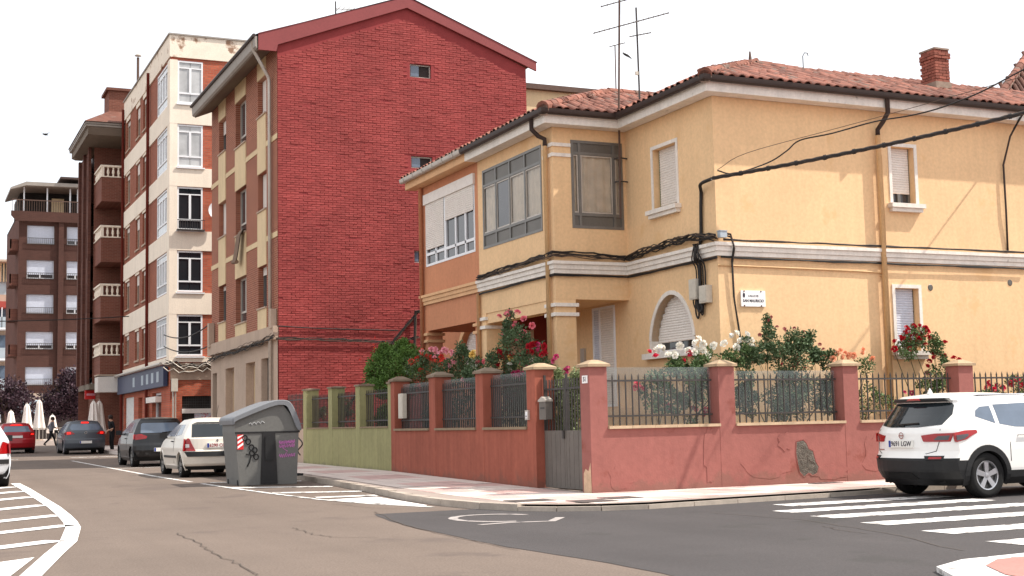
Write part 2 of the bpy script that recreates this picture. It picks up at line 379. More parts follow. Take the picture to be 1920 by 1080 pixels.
# parking-bay edge line and white stripes by the container
pline('road_marking', [(5.72, 34), (5.77, 32.7), (6.05, 28.0), (6.36, 25.2), (6.66, 23.0), (7.1, 21.4), (7.6, 19.9)], .11, 'paint_worn')
for a, b, w in (((6.15, 29.7), (8.0, 29.0), .22), ((6.1, 27.5), (8.0, 26.6), .30), ((6.4, 25.3), (8.0, 24.7), .34), ((6.75, 23.5), (7.85, 23.4), .34)):
    pline('road_marking', [a, b], w, 'paint_worn')
mb = MB(); mb.add([(6.75, 22.8, g(22.8)+.008), (7.72, 23.0, g(23)+.008), (7.70, 20.4, .008), (7.55, 20.15, .008)], [(0, 1, 2, 3)]); struct(mb.build('road_marking', 'paint'))
pline('road_marking', [(5.75, 41), (7.9, 41.4)], .12, 'paint_worn'); pline('road_marking', [(5.72, 34.0), (5.7, 52)], .11, 'paint_worn')
pline('road_marking', [(6.2, 57.2), (10, 57.4)], .45, 'paint_worn'); pline('road_marking', [(1.5, 57.0), (4.2, 57.1)], .4, 'paint_worn')
# zebra crossing on the side street: bars run along the side street
for y, x0, x1 in ((16.45, 11.75, 14.9), (15.35, 10.95, 14.7), (14.2, 10.75, 14.6), (12.95, 10.55, 14.6), (11.6, 10.3, 14.5), (10.25, 9.95, 14.4)):
    mb = MB(); n_ = 44; xs_ = [x0+(x1-x0)*k/n_ for k in range(n_+1)]; y_ = lambda k: y+.12*k/n_
    up_ = [.25+random.gauss(0, .014) for _ in xs_]; dn_ = [.25+random.gauss(0, .014) for _ in xs_]
    for k in range(n_): mb.quad((xs_[k], y_(k)-dn_[k], .009), (xs_[k+1], y_(k+1)-dn_[k+1], .009), (xs_[k+1], y_(k+1)+up_[k+1], .009), (xs_[k], y_(k)+up_[k], .009))
    struct(mb.build('road_marking', 'paint_worn'))
# worn ghost of an old painted symbol
pts = [(7.45+.55*math.cos(q)*1.1, 17.0+.75*math.sin(q)) for q in np.linspace(.4, 4.6, 14)]
pline('road_marking', pts, .13, 'paint_ghost'); pline('road_marking', [(6.75, 16.0), (7.2, 16.1), (7.75, 15.95), (8.15, 16.5)], .13, 'paint_ghost')

# cracks and a scrap of litter on the road
for pts in ([(330, 1000), (372, 1020), (395, 1035), (440, 1055), (475, 1075), (485, 1080)], [(1545, 988), (1560, 991), (1580, 996), (1640, 1003)], [(545, 990), (565, 995), (590, 1003), (630, 1008), (720, 1009)], [(700, 960), (760, 985), (830, 1003), (905, 1018), (975, 1035)], [(620, 945), (700, 953), (860, 958)], [(1330, 962), (1500, 975), (1660, 1000), (1830, 1042)]):
    G_ = [gp(x_, y_) for x_, y_ in pts]; Q = []
    for a, b in zip(G_[:-1], G_[1:]):
        for k in range(6): Q.append((a[0]+(b[0]-a[0])*k/6+random.gauss(0, .02), a[1]+(b[1]-a[1])*k/6+random.gauss(0, .03)))
    pline('road_crack', Q, .014, 'road_crack', .009)
# ---------------------------------------------------------------- pavement with kerb stones
KERB = [(8.14, 51), (8.14, 40), (8.14, 30), (8.12, 26.5), (8.02, 24), (7.86, 21.9), (7.86, 20.2), (7.98, 18.9), (8.25, 18.1), (8.65, 17.62), (9.2, 17.28), (9.9, 17.14), (11.6, 17.38), (13.5, 17.6), (14.7, 17.8), (16.2, 18.0), (19, 18.05), (40, 18.05)]
def resample(pts, step):
    P = [np.array(p, float) for p in pts]; out = [P[0]]; 
    for a, b in zip(P[:-1], P[1:]):
        n = max(1, int(round(np.linalg.norm(b-a)/step)))
        for i in range(1, n+1): out.append(a+(b-a)*i/n)
    return out
KP = resample(KERB, .5)
def ph(y): return g(y)+.10
mb = MB()
# pavement sheet: between kerb and the building line
left = [p for p in KP if p[1] >= 19.9-1e-6 and p[0] < 8.6]
for a, b in zip(left[:-1], left[1:]):
    mb.quad((a[0]+.1, a[1], ph(a[1])), (12, a[1], ph(a[1])), (12, b[1], ph(b[1])), (b[0]+.1, b[1], ph(b[1])))
ytop = left[-1][1]; right = [p for p in KP if p[1] < ytop or p[0] > 8.6]; right = [left[-1]]+right
for a, b in zip(right[:-1], right[1:]):
    x0, x1 = a[0], b[0]
    mb.quad((a[0]+.05, a[1]+.06, .10), (b[0]+.05, b[1]+.06, .10), (b[0]+.05, ytop+.0, .10), (a[0]+.05, ytop+.0, .10))
mb.quad((7.9, ytop, .1), (45, ytop, .1), (45, 21.7, .1), (7.9, 21.7, .1)) if False else None
pav = mb.build('pavement', 'slab_joint'); struct(pav)
# kerb stones, each one its own piece
ks = resample(KERB, .95); kn = 0
for a, b in zip(ks[:-1], ks[1:]):
    if b[0] > 24: break
    d = b-a; ln = np.linalg.norm(d); ang = math.atan2(d[1], d[0]); c = (a+b)/2; nrm = np.array([-d[1], d[0]])/ln
    low = .05 if (c[0] > 8.2 and c[0] < 15) else .0
    q = MB().cbox((c[0]+nrm[0]*.07, c[1]+nrm[1]*.07, (g(c[1])+.104-low*.7)/2-.1+g(c[1])/2), (ln/2-.006, .075, (.104-low*.7)/2+.1), ang)
    q.build('kerb_stone', 'kerb', pav, local=True); kn += 1
# paving slabs: cream field with pink bands, real joints; nearest ones are pieces of their own
sl_v = {'slab_cream': MB(), 'slab_pink': MB()}
def inside_pav(x, y):
    if y > 19.9: 
        xk = np.interp(y, [19.9, 20.2, 21.9, 24, 26.5, 30, 51], [7.9, 7.86, 7.86, 8.02, 8.12, 8.14, 8.14]); return x > xk+.17 and x < 10.42 and y < 50
    yk = np.interp(x, [7.9, 7.98, 8.25, 8.65, 9.2, 9.9, 11.6, 13.5, 14.7, 16.2, 19], [19.5, 18.9, 18.1, 17.62, 17.28, 17.14, 17.38, 17.6, 17.8, 18, 18.05]); return y > yk+.17 and x > 8.05
cnt = 0; slab_me = {}
SZ = .40
for i in range(0, 44):
    for j in range(0, 84):
        x = 8.0+i*SZ+SZ/2; y = 17.1+j*SZ+SZ/2
        if not all(inside_pav(x+a, y+b) for a in (-.19, .19) for b in (-.19, .19)): continue
        if y > 19.85 and x > 10.4: continue
        if x > 25: continue
        pink = ((i//3+j//3) % 2 == 0) if y < 24 else ((j//4) % 2 == 0 and 1 < i < 5)
        k = 'slab_pink' if pink else 'slab_cream'; z = ph(y)+.006+random.uniform(-.0015, .0015); h = SZ/2-.006
        if cnt < 300 and y < 24 and x < 17:
            if k not in slab_me:
                t_ = MB().box(-h, h, -h, h, -.02, 0); o_ = t_.build('paving_slab', k, pav, local=True); slab_me[k] = o_.data; o_.location = (x, y, z)
            else: inst(slab_me[k], 'paving_slab', pav, (x, y, z))
            cnt += 1
        else:
            dz1 = g(y+SZ/2)-g(y); vs = [(x-h, y-h, z-dz1), (x+h, y-h, z-dz1), (x+h, y+h, z+dz1), (x-h, y+h, z+dz1)]
            sl_v[k].add(vs, [(0, 1, 2, 3)])
for k in sl_v: sl_v[k].build('paving_field', k, pav, kind='stuff', local=True)
for i, (x, y, w, d, lab) in enumerate(((8.75, 18.75, .62, .42, 'dark iron utility cover in the pavement furthest from the gate pillar'), (9.4, 17.95, .55, .5, 'dark iron utility cover in the pavement beside the kerb bend'), (10.1, 18.35, .5, .42, 'dark iron utility cover in the pavement before the gate pillar'), (14.95, 19.6, .5, .22, 'narrow dark drain cover at the foot of the pink wall'))):
    t = thing('utility_cover', lab, 'utility cover', (x, y, .1))
    MB().box(x-w/2, x+w/2, y-d/2, y+d/2, .102, .112).build('cover_plate', 'iron_cover', t)
    f = MB()
    for s in (-1, 1):
        f.box(x-w/2-.03, x+w/2+.03, y+s*(d/2+.015)-.012, y+s*(d/2+.015)+.012, .102, .114); f.box(x+s*(w/2+.015)-.012, x+s*(w/2+.015)+.012, y-d/2, y+d/2, .102, .114)
    f.build('frame', 'iron', t)
# far pavements beyond the side street
mb = MB()
for a, b in ((58.5, 66), (66, 74), (74, 83)):
    mb.quad((8.5, a, g(a)+.12), (12, a, g(a)+.12), (12, b, g(b)+.12), (8.5, b, g(b)+.12)); mb.quad((8.5, a, g(a)-.1), (8.5, a, g(a)+.12), (8.5, b, g(b)+.12), (8.5, b, g(b)-.1))
mb.quad((8.5, 58.5, .1), (12, 58.5, .1), (12, 58.5, g(58.5)+.12), (8.5, 58.5, g(58.5)+.12))
struct(mb.build('pavement', 'slab_cream'))
mb = MB().box(0, 30, 88, 125, .2, .82); struct(mb.build('plaza', 'slab_cream'))
# near corner pavement
C2 = [(7.25, 7.2), (7.42, 8.2), (7.75, 8.75), (8.3, 9.05), (9.2, 9.15), (11, 9.2), (30, 9.25)]
mb = MB(); n = len(C2)
top = [(x, y, .05) for x, y in C2]; mb.add(top+[(30, -30, .05), (7.25, -30, .05)], [tuple(range(n+2))])
for i in range(n-1): mb.quad((*C2[i], 0), (*C2[i+1], 0), (*C2[i+1], .05), (*C2[i], .05))
o = mb.build('pavement', 'paint_worn'); struct(o)
mb = MB(); C3 = [(x+.34 if y < 8.8 else x+.2, y-.20) for x, y in C2]
mb.add([(x, y, .056) for x, y in C3]+[(30, -30, .056), (7.6, -30, .056)], [tuple(range(n+2))]); struct(mb.build('pavement', 'slab_red'))
# garden ground
struct(MB().box(10.75, 40, 20.2, 40.3, -.2, .20).build('garden_ground', 'soil'))

# ================================================================== garden walls
def pillar(parent, x0, x1, y0, y1, z0, z1, mat, capmat, o=.045, ch=.12):
    p = MB().box(x0, x1, y0, y1, z0, z1).build('pillar', mat, parent)
    c = MB(); cx, cy = (x0+x1)/2, (y0+y1)/2
    zb = z1+.002
    vs = [(x0-o, y0-o, zb), (x1+o, y0-o, zb), (x1+o, y1+o, zb), (x0-o, y1+o, zb)]
    vt = [(x, y, zb+.045) for x, y, z in vs]; vm = [(cx+(x-cx)*.28, cy+(y-cy)*.28, zb+ch) for x, y, z in vs]
    c.add(vs+vt+vm, [(3, 2, 1, 0), (0, 1, 5, 4), (1, 2, 6, 5), (2, 3, 7, 6), (3, 0, 4, 7), (4, 5, 9, 8), (5, 6, 10, 9), (6, 7, 11, 10), (7, 4, 8, 11), (8, 9, 10, 11)])
    c.build('cap', capmat, p); return p
def bars(parent, a, b, z0, z1, rails, n, horiz_axis, const, up=.0):
    """railing: each bar an object, rails objects"""
    me = None
    for r in rails:
        q = MB()
        if horiz_axis == 'x': q.box(a, b, const-.012, const+.012, r-.016, r+.016)
        else: q.box(const-.012, const+.012, a, b, r-.016, r+.016)
        q.build('rail', 'iron', parent)
    for i in range(n):
        u = a+(b-a)*(i+.5)/n
        if me is None:
            q = MB().box(-.010, .010, -.010, .010, 0, z1-z0-.06)
            q.add([(-.010, -.010, z1-z0-.06), (.010, -.010, z1-z0-.06), (.010, .010, z1-z0-.06), (-.010, .010, z1-z0-.06), (0, 0, z1-z0)], [(0, 1, 4), (1, 2, 4), (2, 3, 4), (3, 0, 4)])
            o = q.build('bar', 'iron', parent, local=True); me = o.data; COL.objects.unlink(o); bpy.data.objects.remove(o)
        loc = (u, const, z0) if horiz_axis == 'x' else (const, u, z0)
        inst(me, 'bar', parent, loc)
X0, Y0 = 10.44, 19.91
# --- pink wall along the side street
pw = thing('garden_wall', 'low pink rendered garden wall with pillars and dark iron railing, facing the side street', 'wall', (X0, Y0, .1))
mb = MB(); mb.box(X0+.33, 30, Y0, Y0+.30, -.1, 1.155); mb.build('wall_base', 'pinkwall', pw)
px = [(X0+.0, X0+.33), (12.98, 13.31), (15.68, 16.02), (18.42, 18.78), (21.2, 21.55), (24, 24.35)]
for i, (a, b) in enumerate(px):
    e = .0 if i == 0 else -.004
    pillar(pw, a, b, Y0+e, Y0+.345, -.1 if i == 0 else -.1, 2.20, 'pinkwall', 'capstone')
for i in range(len(px)-1):
    a, b = px[i][1], px[i+1][0]
    n = 5; w = (b-a)/n
    for k in range(n):
        MB().box(a+k*w+.003, a+(k+1)*w-.003, Y0-.045, Y0+.32, 1.157, 1.205).build('coping_stone', 'coping', pw)
    if i < 4: bars(pw, a+.02, b-.02, 1.207, 2.10, (1.37, 1.97), 17, 'x', Y0+.20)
    if i < 2: MB().box(a+.03, b-.03, Y0+.225, Y0+.229, 1.22, 2.20 if i == 0 else 2.13).build('mesh_screen', 'screen', pw)
# patch of bare rubble where the render has fallen off (outline from the photograph)
pts = [(1494,829),(1506,826),(1512,832),(1516,842),(1524,846),(1529,866),(1535,876),(1532,887),(1523,891),(1516,886),(1508,893),(1500,884),(1497,872),(1493,850)]
P3 = [on(x, y, 'y', Y0-.006) for x, y in pts]; c3 = sum(P3)/len(P3); mb = MB(); n = len(P3); rows = 5
vs = [tuple(c3)]
for r in range(1, rows+1):
    for p in P3:
        q = c3+(p-c3)*r/rows; vs.append((q[0], q[1]+(random.uniform(-.012, .002) if r < rows else 0.0), q[2]))
fs = [(0, 1+k, 1+(k+1) % n) for k in range(n)]
for r in range(rows-1):
    for k in range(n): fs.append((1+r*n+k, 1+(r+1)*n+k, 1+(r+1)*n+(k+1) % n, 1+r*n+(k+1) % n))
# rim of the broken render
mb.add(vs, fs); mb.build('bare_patch', 'rubble', pw)
mb = MB()
for k in range(n):
    a, b = P3[k], P3[(k+1) % n]; ao, bo = c3+(a-c3)*1.06, c3+(b-c3)*1.06
    mb.add([a+(0, .004, 0), b+(0, .004, 0), bo+(0, -.004, 0), ao+(0, -.004, 0), bo+(0, .007, 0), ao+(0, .007, 0)], [(0, 1, 2, 3), (3, 2, 4, 5)])
mb.build('render_edge', 'pinkwall', pw)
# flaking paint layers on the render: thin raised islands
for fi, (cx, cz, rx, rz) in enumerate(((11.0, .35, .22, .22), (13.9, .42, .5, .2), (16.3, .55, .25, .35), (15.3, .28, .4, .12), (12.75, .7, .12, .5), (14.35, .86, .15, .16))):
    n = 18; mb = MB(); ring = []
    for k in range(n):
        q = 2*math.pi*k/n; rr = 1+random.uniform(-.25, .25); ring.append((cx+rx*rr*math.cos(q), Y0-.0035-.001*fi, cz+rz*rr*math.sin(q)))
    mb.add(ring+[(x, Y0+.002, z) for x, y, z in ring], [tuple(range(n))]+[(i, (i+1) % n, n+(i+1) % n, n+i) for i in range(n)])
    mb.build('paint_flake', 'pinkwall', pw)
# bare render at the foot of the gate pillar
MB().prism([(Y0+.02, .1), (Y0+.30, .1), (Y0+.29, .42), (Y0+.22, .5), (Y0+.12, .46), (Y0+.04, .6)], 'x', X0-.004, X0+.002).build('bare_foot', 'bare_render', pw)
# --- terracotta wall along the main street
YG = 22.04
rw = thing('garden_wall', 'low terracotta garden wall with grey caps and dense railing beside the metal gate', 'wall', (X0, YG, .1))
py_ = [(YG, YG+.36), (24.45, 24.82), (27.08, 27.45), (29.72, 29.98)]
vsB = []; 
MB().box(X0, X0+.30, YG+.36, 29.72, -.1, 1.165).build('wall_base', 'redwall', rw)
for i, (a, b) in enumerate(py_):
    pillar(rw, X0-.004, X0+.38, a, b, -.1, 2.25+.03*min(i, 2), 'redwall', 'capstone' if i == 0 else 'capstone_grey')
for i in range(3):
    a, b = py_[i][1], py_[i+1][0]; w = (b-a)/2
    for k in range(2): MB().box(X0-.04, X0+.32, a+k*w+.003, a+(k+1)*w-.003, 1.167, 1.215).build('coping_stone', 'coping_grey', rw)
    bars(rw, a+.02, b-.02, 1.217, 2.20, (1.40, 2.02), 22, 'y', X0+.16)
    MB().box(X0+.20, X0+.204, a+.03, b-.03, 1.23, 2.24).build('mesh_screen', 'screen', rw)
# --- green wall further on
gw = thing('garden_wall', 'low pale green garden wall with thin railing next to the terracotta wall', 'wall', (X0, 30, .2))
MB().box(X0+.004, X0+.30, 29.99, 37.6, -.1, 1.24).build('wall_base', 'greenwall', gw)
for i, (a, b) in enumerate(((29.985, 30.2), (32.35, 32.7), (34.75, 35.1), (37.25, 37.6))):
    pillar(gw, X0, X0+.36, a, b, -.1, 2.27+.02*i, 'greenwall', 'capstone_grey', o=.03, ch=.06)
for a, b in ((30.2, 32.35), (32.7, 34.75), (35.1, 37.25)):
    MB().box(X0-.02, X0+.31, a+.003, b-.003, 1.243, 1.275).build('coping_stone', 'coping_grey', gw)
    bars(gw, a+.02, b-.02, 1.277, 2.2, (1.42, 2.08), 16, 'y', X0+.16)
# grey end wall with scrawl beyond
ew = thing('end_wall', 'grey rendered wall stub between green wall and red building', 'wall', (X0, 37.6, .25))
MB().box(X0+.05, X0+.3, 37.61, 40.2, -.1, 1.25).build('wall_base', 'stone_beige', ew)
bars(ew, 37.7, 39.9, 1.25, 2.3, (1.4, 2.1), 14, 'y', X0+.16)
a_ = on(566, 825, 'x', X0+.045); mb = MB(); mb.tube([(X0+.045, 38.1+.25*math.sin(t*1.3), .5+.09*t) for t in np.linspace(0, 6, 24)], .022, 5); mb.build('scrawl', 'spray_black', ew)
# --- gate
gt = thing('garden_gate', 'grey metal double gate with sheet panels and upright bars between the corner pillars', 'gate', (X0+.12, 21.1, .1))
gy0, gy1 = Y0+.35, YG-.01; gm = (gy0+gy1)/2; GX = X0+.16
for a, b in ((gy0+.01, gm-.006), (gm+.006, gy1-.01)):
    lf = MB(); lf.box(GX, GX+.03, a, b, .13, 1.14)
    for k in range(5): y = a+(b-a)*(k+.5)/5; lf.box(GX-.004, GX, y-.02, y+.02, .16, 1.12)
    lp = lf.build('gate_leaf', 'gate_paint', gt)
    MB().box(GX-.004, GX+.034, a, a+.035, 1.141, 2.06).build('stile', 'iron', lp); MB().box(GX-.004, GX+.034, b-.035, b, 1.141, 2.14).build('stile', 'iron', lp)
    MB().box(GX, GX+.03, a+.036, b-.036, 1.86, 1.895).build('top_rail', 'iron', lp)
    for k in range(7): y = a+.05+(b-a-.1)*(k+.5)/7; MB().box(GX+.005, GX+.023, y-.009, y+.009, 1.141, 2.05).build('bar', 'iron', lp)
MB().box(GX-.03, GX-.005, gm+.05, gm+.12, 1.0, 1.14).build('lock', 'iron', gt)
# --- letter box, intercom, house number
t = thing('letter_box', 'small grey metal letter box hung on the gate beside the terracotta pillar', 'letter box', (GX-.1, 21.85, 1.3))
a = 21.62; MB().box(GX-.16, GX-.03, a, a+.27, 1.34, 1.66).build('box', 'gate_paint', t)
MB().prism([(a-.015, 1.66), (a+.285, 1.66), (a+.285, 1.69), (a+.135, 1.75), (a-.015, 1.69)], 'x', GX-.175, GX-.02).build('lid', 'zinc', t)
MB().box(GX-.163, GX-.159, a+.05, a+.22, 1.53, 1.56).build('slot', 'iron', t)
t = thing('intercom', 'small pale intercom box on the terracotta pillar by the gate', 'intercom', (X0-.03, 22.3, 1.35))
b_ = MB().box(X0-.04, X0-.004, 22.28, 22.42, 1.34, 1.52).build('housing', 'zinc', t); MB().box(X0-.047, X0-.041, 22.31, 22.39, 1.37, 1.49).build('face_plate', 'pvc', b_); MB().box(X0-.052, X0-.048, 22.335, 22.365, 1.39, 1.42).build('button', 'iron', b_)
t = thing('number_plate', 'small white tile with a house number on the corner gate pillar', 'number plate', (X0, Y0+.15, 1.98))
MB().box(X0-.012, X0-.001, Y0+.06, Y0+.25, 1.93, 2.06).build('tile', 'enamel', t)
put_text('51', .11, 'ink', t, (X0-.0135, Y0+.155, 1.995), (R(90), 0, R(-90)), bold=.002)
t = thing('notice_box', 'tall cream meter box set in the terracotta wall pillar niche', 'meter box', (X0, 29.4, 1.4))
MB().box(X0+.02, X0+.12, 29.22, 29.52, 1.45, 2.02).build('housing', 'boxgrey', t); MB().box(X0+.012, X0+.019, 29.25, 29.49, 1.49, 1.98).build('door', 'boxgrey', t)
# ================================================================== facade helper
def facade(face, c, u0, u1, v0, v1, holes, depth=.22, vtop=None):
    """sheet with openings. face '-y': point (u,c,v); '-x': point (c,u,v). holes: (u0,u1,v0,v1,arch) ; arch True = rounded-pointed head"""
    def P(u, v, d=0): return (u, c+d, v) if face == '-y' else (c+d, u, v)
    mb = MB(); us = sorted({u0, u1, *[h[0] for h in holes], *[h[1] for h in holes]}); vs = sorted({v0, v1, *[h[2] for h in holes], *[h[3] for h in holes]})
    for a, b in zip(us[:-1], us[1:]):
        for e, f in zip(vs[:-1], vs[1:]):
            cu, cv = (a+b)/2, (e+f)/2
            if any(h[0] < cu < h[1] and h[2] < cv < h[3] for h in holes): continue
            mb.quad(P(a, e), P(b, e), P(b, f), P(a, f))
    for h in holes:
        a, b, e, f = h[:4]; arch = len(h) > 4 and h[4]; d = depth if len(h) < 6 else h[5]
        if arch:
            pts = arch_pts(a, b, e, f)
            for p, q in zip(pts[:-1], pts[1:]):
                mb.quad(P(*p), P(*q), P(q[0], f), P(p[0], f)) if p[1] > e-1e-6 else None
                mb.quad(P(*p), P(*q), P(*q, d), P(*p, d))
            mb.quad(P(a, e), P(b, e), P(b, e, d), P(a, e, d)); s = pts[0]
            mb.quad(P(a, e), P(*pts[0]), P(*pts[0], d), P(a, e, d)); mb.quad(P(b, e), P(*pts[-1]), P(*pts[-1], d), P(b, e, d))
        else:
            mb.quad(P(a, e), P(b, e), P(b, e, d), P(a, e, d)); mb.quad(P(a, f), P(b, f), P(b, f, d), P(a, f, d))
            mb.quad(P(a, e), P(a, f), P(a, f, d), P(a, e, d)); mb.quad(P(b, e), P(b, f), P(b, f, d), P(b, e, d))
    return mb
def arch_pts(a, b, e, f, n=18):
    m = (a+b)/2; w = (b-a)/2; s = e+(f-e)*.22; out = []
    for k in range(n+1):
        q = math.pi*(1-k/n); x = math.cos(q); out.append((m+w*x, s+(f-s)*(1-abs(x)**2.0)**.62 if abs(x) < 1 else s))
    return out
def bx(face, c, u0, u1, v0, v1, d0, d1, mb=None, m=0):
    mb = mb or MB()
    return mb.box(u0, u1, c+d0, c+d1, v0, v1, m) if face == '-y' else mb.box(c+d0, c+d1, u0, u1, v0, v1, m)
def ring(face, c, u0, u1, v0, v1, w, d0, d1):
    mb = MB(); bx(face, c, u0, u0+w, v0, v1, d0, d1, mb); bx(face, c, u1-w, u1, v0, v1, d0, d1, mb); bx(face, c, u0+w, u1-w, v0, v0+w, d0, d1, mb); bx(face, c, u0+w, u1-w, v1-w, v1, d0, d1, mb); return mb
def slatted(face, c, u0, u1, v0, v1, d, pitch=.05):
    """roller shutter curtain: each lath is a shallow rounded ridge"""
    mb = MB(); n = max(2, int((v1-v0)/pitch)); P = (lambda u, v, q: (u, c+q, v)) if face == '-y' else (lambda u, v, q: (c+q, u, v))
    for i in range(n):
        a, b = v0+(v1-v0)*i/n, v0+(v1-v0)*(i+1)/n; m1 = a+(b-a)*.3; m2 = a+(b-a)*.8
        prof = [(a, d), (m1, d-.011), (m2, d-.011), (b-.001, d)]
        for (z1, q1), (z2, q2) in zip(prof[:-1], prof[1:]): mb.quad(P(u0, z1, q1), P(u1, z1, q1), P(u1, z2, q2), P(u0, z2, q2))
    return mb
def pvc_window(parent, face, c, u0, u1, v0, v1, d, shut=0.0, mat='pvc', leaves=2, low=0.0, glass='glass_win', shmat='shutter', head=0.0):
    """framed window: frame part, panes as sub-parts, optional roller shutter covering the upper share"""
    w = min(.07, (u1-u0)*.09); fr = ring(face, c, u0, u1, v0, v1, w, d-.03, d+.03)
    vb = v0+w
    if low: bx(face, c, u0+w, u1-w, v0+low, v0+low+w, d-.03, d+.03, fr); 
    vt = v1-w-head
    if head: bx(face, c, u0+w, u1-w, v1-w-head, v1-w-head+w*.7, d-.03, d+.03, fr)
    for k in range(1, leaves):
        u = u0+(u1-u0)*k/leaves; bx(face, c, u-w*.7, u+w*.7, v0+w+(low if low else 0)+(w*.0 if low else 0), vt, d-.034, d+.034, fr)
    f = fr.build('window', mat, parent)
    for k in range(leaves):
        a, b = u0+(u1-u0)*k/leaves, u0+(u1-u0)*(k+1)/leaves
        bx(face, c, a+.01, b-.01, v0+.01, v1-.01, d+.004, d+.010).build('pane', glass, f)
    if shut > 0: slatted(face, c, u0+w*.6, u1-w*.6, v1-(v1-v0)*shut, v1, d-.035).build('shutter', shmat, f)
    return f

# ================================================================== yellow corner house
XH, YH, XB, YB, YD, YE = 14.17, 21.6, 12.42, 25.09, 29.17, 33.0
ZC0, ZC1 = 4.40, 4.66      # string course
ZE = 7.55                  # wall top
hs = thing('house', 'yellow two storey corner house with white string course and tiled hip roof', 'house', (XH, YH, .1))
# walls -------------------------------------------------------------
uw = (18.49, 19.09, 5.62, 6.82); lw = (18.42, 19.03, 2.58, 3.87)
mb = facade('-y', YH, XH, 26, 0, ZE, [uw, lw], .2)
mb2 = facade('-x', XH, YH, YB, 0, ZE, [(22.98, 23.90, 5.62, 6.90), (22.56, 24.18, 2.66, 3.82, True)], .2)
mb.v, mb.f, mb.m = mb.v+mb2.v, mb.f+[tuple(i+len(mb.v) for i in f) for f in mb2.f], mb.m+mb2.m
mb.quad((26, YH, 0), (26, 30, 0), (26, 30, ZE), (26, YH, ZE)); mb.quad((XH, YB, 0), (XH, YD, 0), (XH, YD, 3.86), (XH, YB, 3.86)); mb.quad((26, 32, 0), (XH, 32, 0), (XH, 32, ZE), (26, 32, ZE))
mb.build('wall', 'yellow', hs)
# projecting bay over the porch
bw = (25.64, 28.87, 5.38, 7.26)
mb = facade('-x', XB, YB, YD, 3.86, ZE, [bw], .12)
mb2 = facade('-y', YB, XB, XH, 3.86, ZE, [(12.85, 14.10, 5.38, 7.28)], .12)
mb.v, mb.f, mb.m = mb.v+mb2.v, mb.f+[tuple(i+len(mb.v) for i in f) for f in mb2.f], mb.m+mb2.m
mb.quad((XB, YB, 3.86), (XH, YB, 3.86), (XH, YD, 3.86), (XB, YD, 3.86)); mb.box(XB+.02, XB+.3, YB+.3, YD, 3.62, 3.858)
mb.build('bay_wall', 'yellow', hs)
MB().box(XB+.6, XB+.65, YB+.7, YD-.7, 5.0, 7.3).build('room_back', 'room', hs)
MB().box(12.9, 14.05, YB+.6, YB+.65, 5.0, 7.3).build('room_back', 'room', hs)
# porch floor, partition, columns
MB().box(XB, XH-.01, YB, YD, .2, 1.55).build('porch_base', 'yellow', hs)
MB().box(XB+.1, XH-.01, YD-.06, YD-.004, 1.56, 3.85).build('porch_partition', 'porch_red', hs)
MB().box(XB+.75, XB+1.35, YD-.10, YD-.062, 2.2, 3.5).build('porch_panel', 'stone_beige', hs)
for (x0, x1, y0, y1) in ((XB-.004, XB+.46, YB-.004, YB+.42), (XB-.004, XB+.40, 28.80, YD-.003)):
    c = MB().box(x0, x1, y0, y1, .2, 3.857).build('column', 'yellow', hs)
    for z in (3.50, 3.70): MB().box(x0-.05, x1+.05, y0-.05, y1+.05, z, z+.075).build('collar', 'trim', c)
for z in (7.05, 7.27): # short collars high on the bay corner
    MB().prism([(XB-.03, YB-.03), (XB+.42, YB-.03), (XB+.42, YB-.001), (XB-.001, YB-.001), (XB-.001, YB+.45), (XB-.03, YB+.45)], 'z', z-.15, z-.075).build('collar', 'trim', hs)
# string course: stepped moulding following the plan
def course(pts, zs, parent, mat, name):
    """pts plan polyline of the wall line; zs list (z0,z1,projection)"""
    mb = MB()
    for (a, b) in zip(pts[:-1], pts[1:]):
        pass
    n = len(pts)
    def offs(d):
        o = []
        for i, p in enumerate(pts):
            e1 = np.array(pts[i])-np.array(pts[i-1]) if i else None; e2 = np.array(pts[i+1])-np.array(pts[i]) if i < n-1 else None
            ns = []
            for e in (e1, e2):
                if e is not None: e = e/np.linalg.norm(e); ns.append(np.array([-e[1], e[0]]))
            v = ns[0] if len(ns) == 1 else (ns[0]+ns[1])/(1+ns[0]@ns[1]); o.append(np.array(p)+v*d)
        return o
    inn = offs(-.02)
    for z0, z1, d in zs:
        o = offs(d)
        for i in range(n-1):
            a, b, e, f = o[i], o[i+1], inn[i], inn[i+1]
            mb.add([(*a, z0), (*b, z0), (*f, z0), (*e, z0), (*a, z1), (*b, z1), (*f, z1), (*e, z1)], [(0, 1, 5, 4), (4, 5, 6, 7), (3, 2, 1, 0), (0, 4, 7, 3), (1, 2, 6, 5)])
    return mb.build(name, mat, parent)
PLAN = [(26, YH), (XH, YH), (XH, YB), (XB, YB), (XB, YD)]
PL = PLAN[::-1]
# normals: walking from far bay end to right end, outside lies on the right -> use negative d
course(PL, [(ZC0, ZC0+.09, -.05), (ZC0+.092, ZC0+.19, -.075), (ZC0+.192, ZC1, -.11)], hs, 'trim', 'string_course')
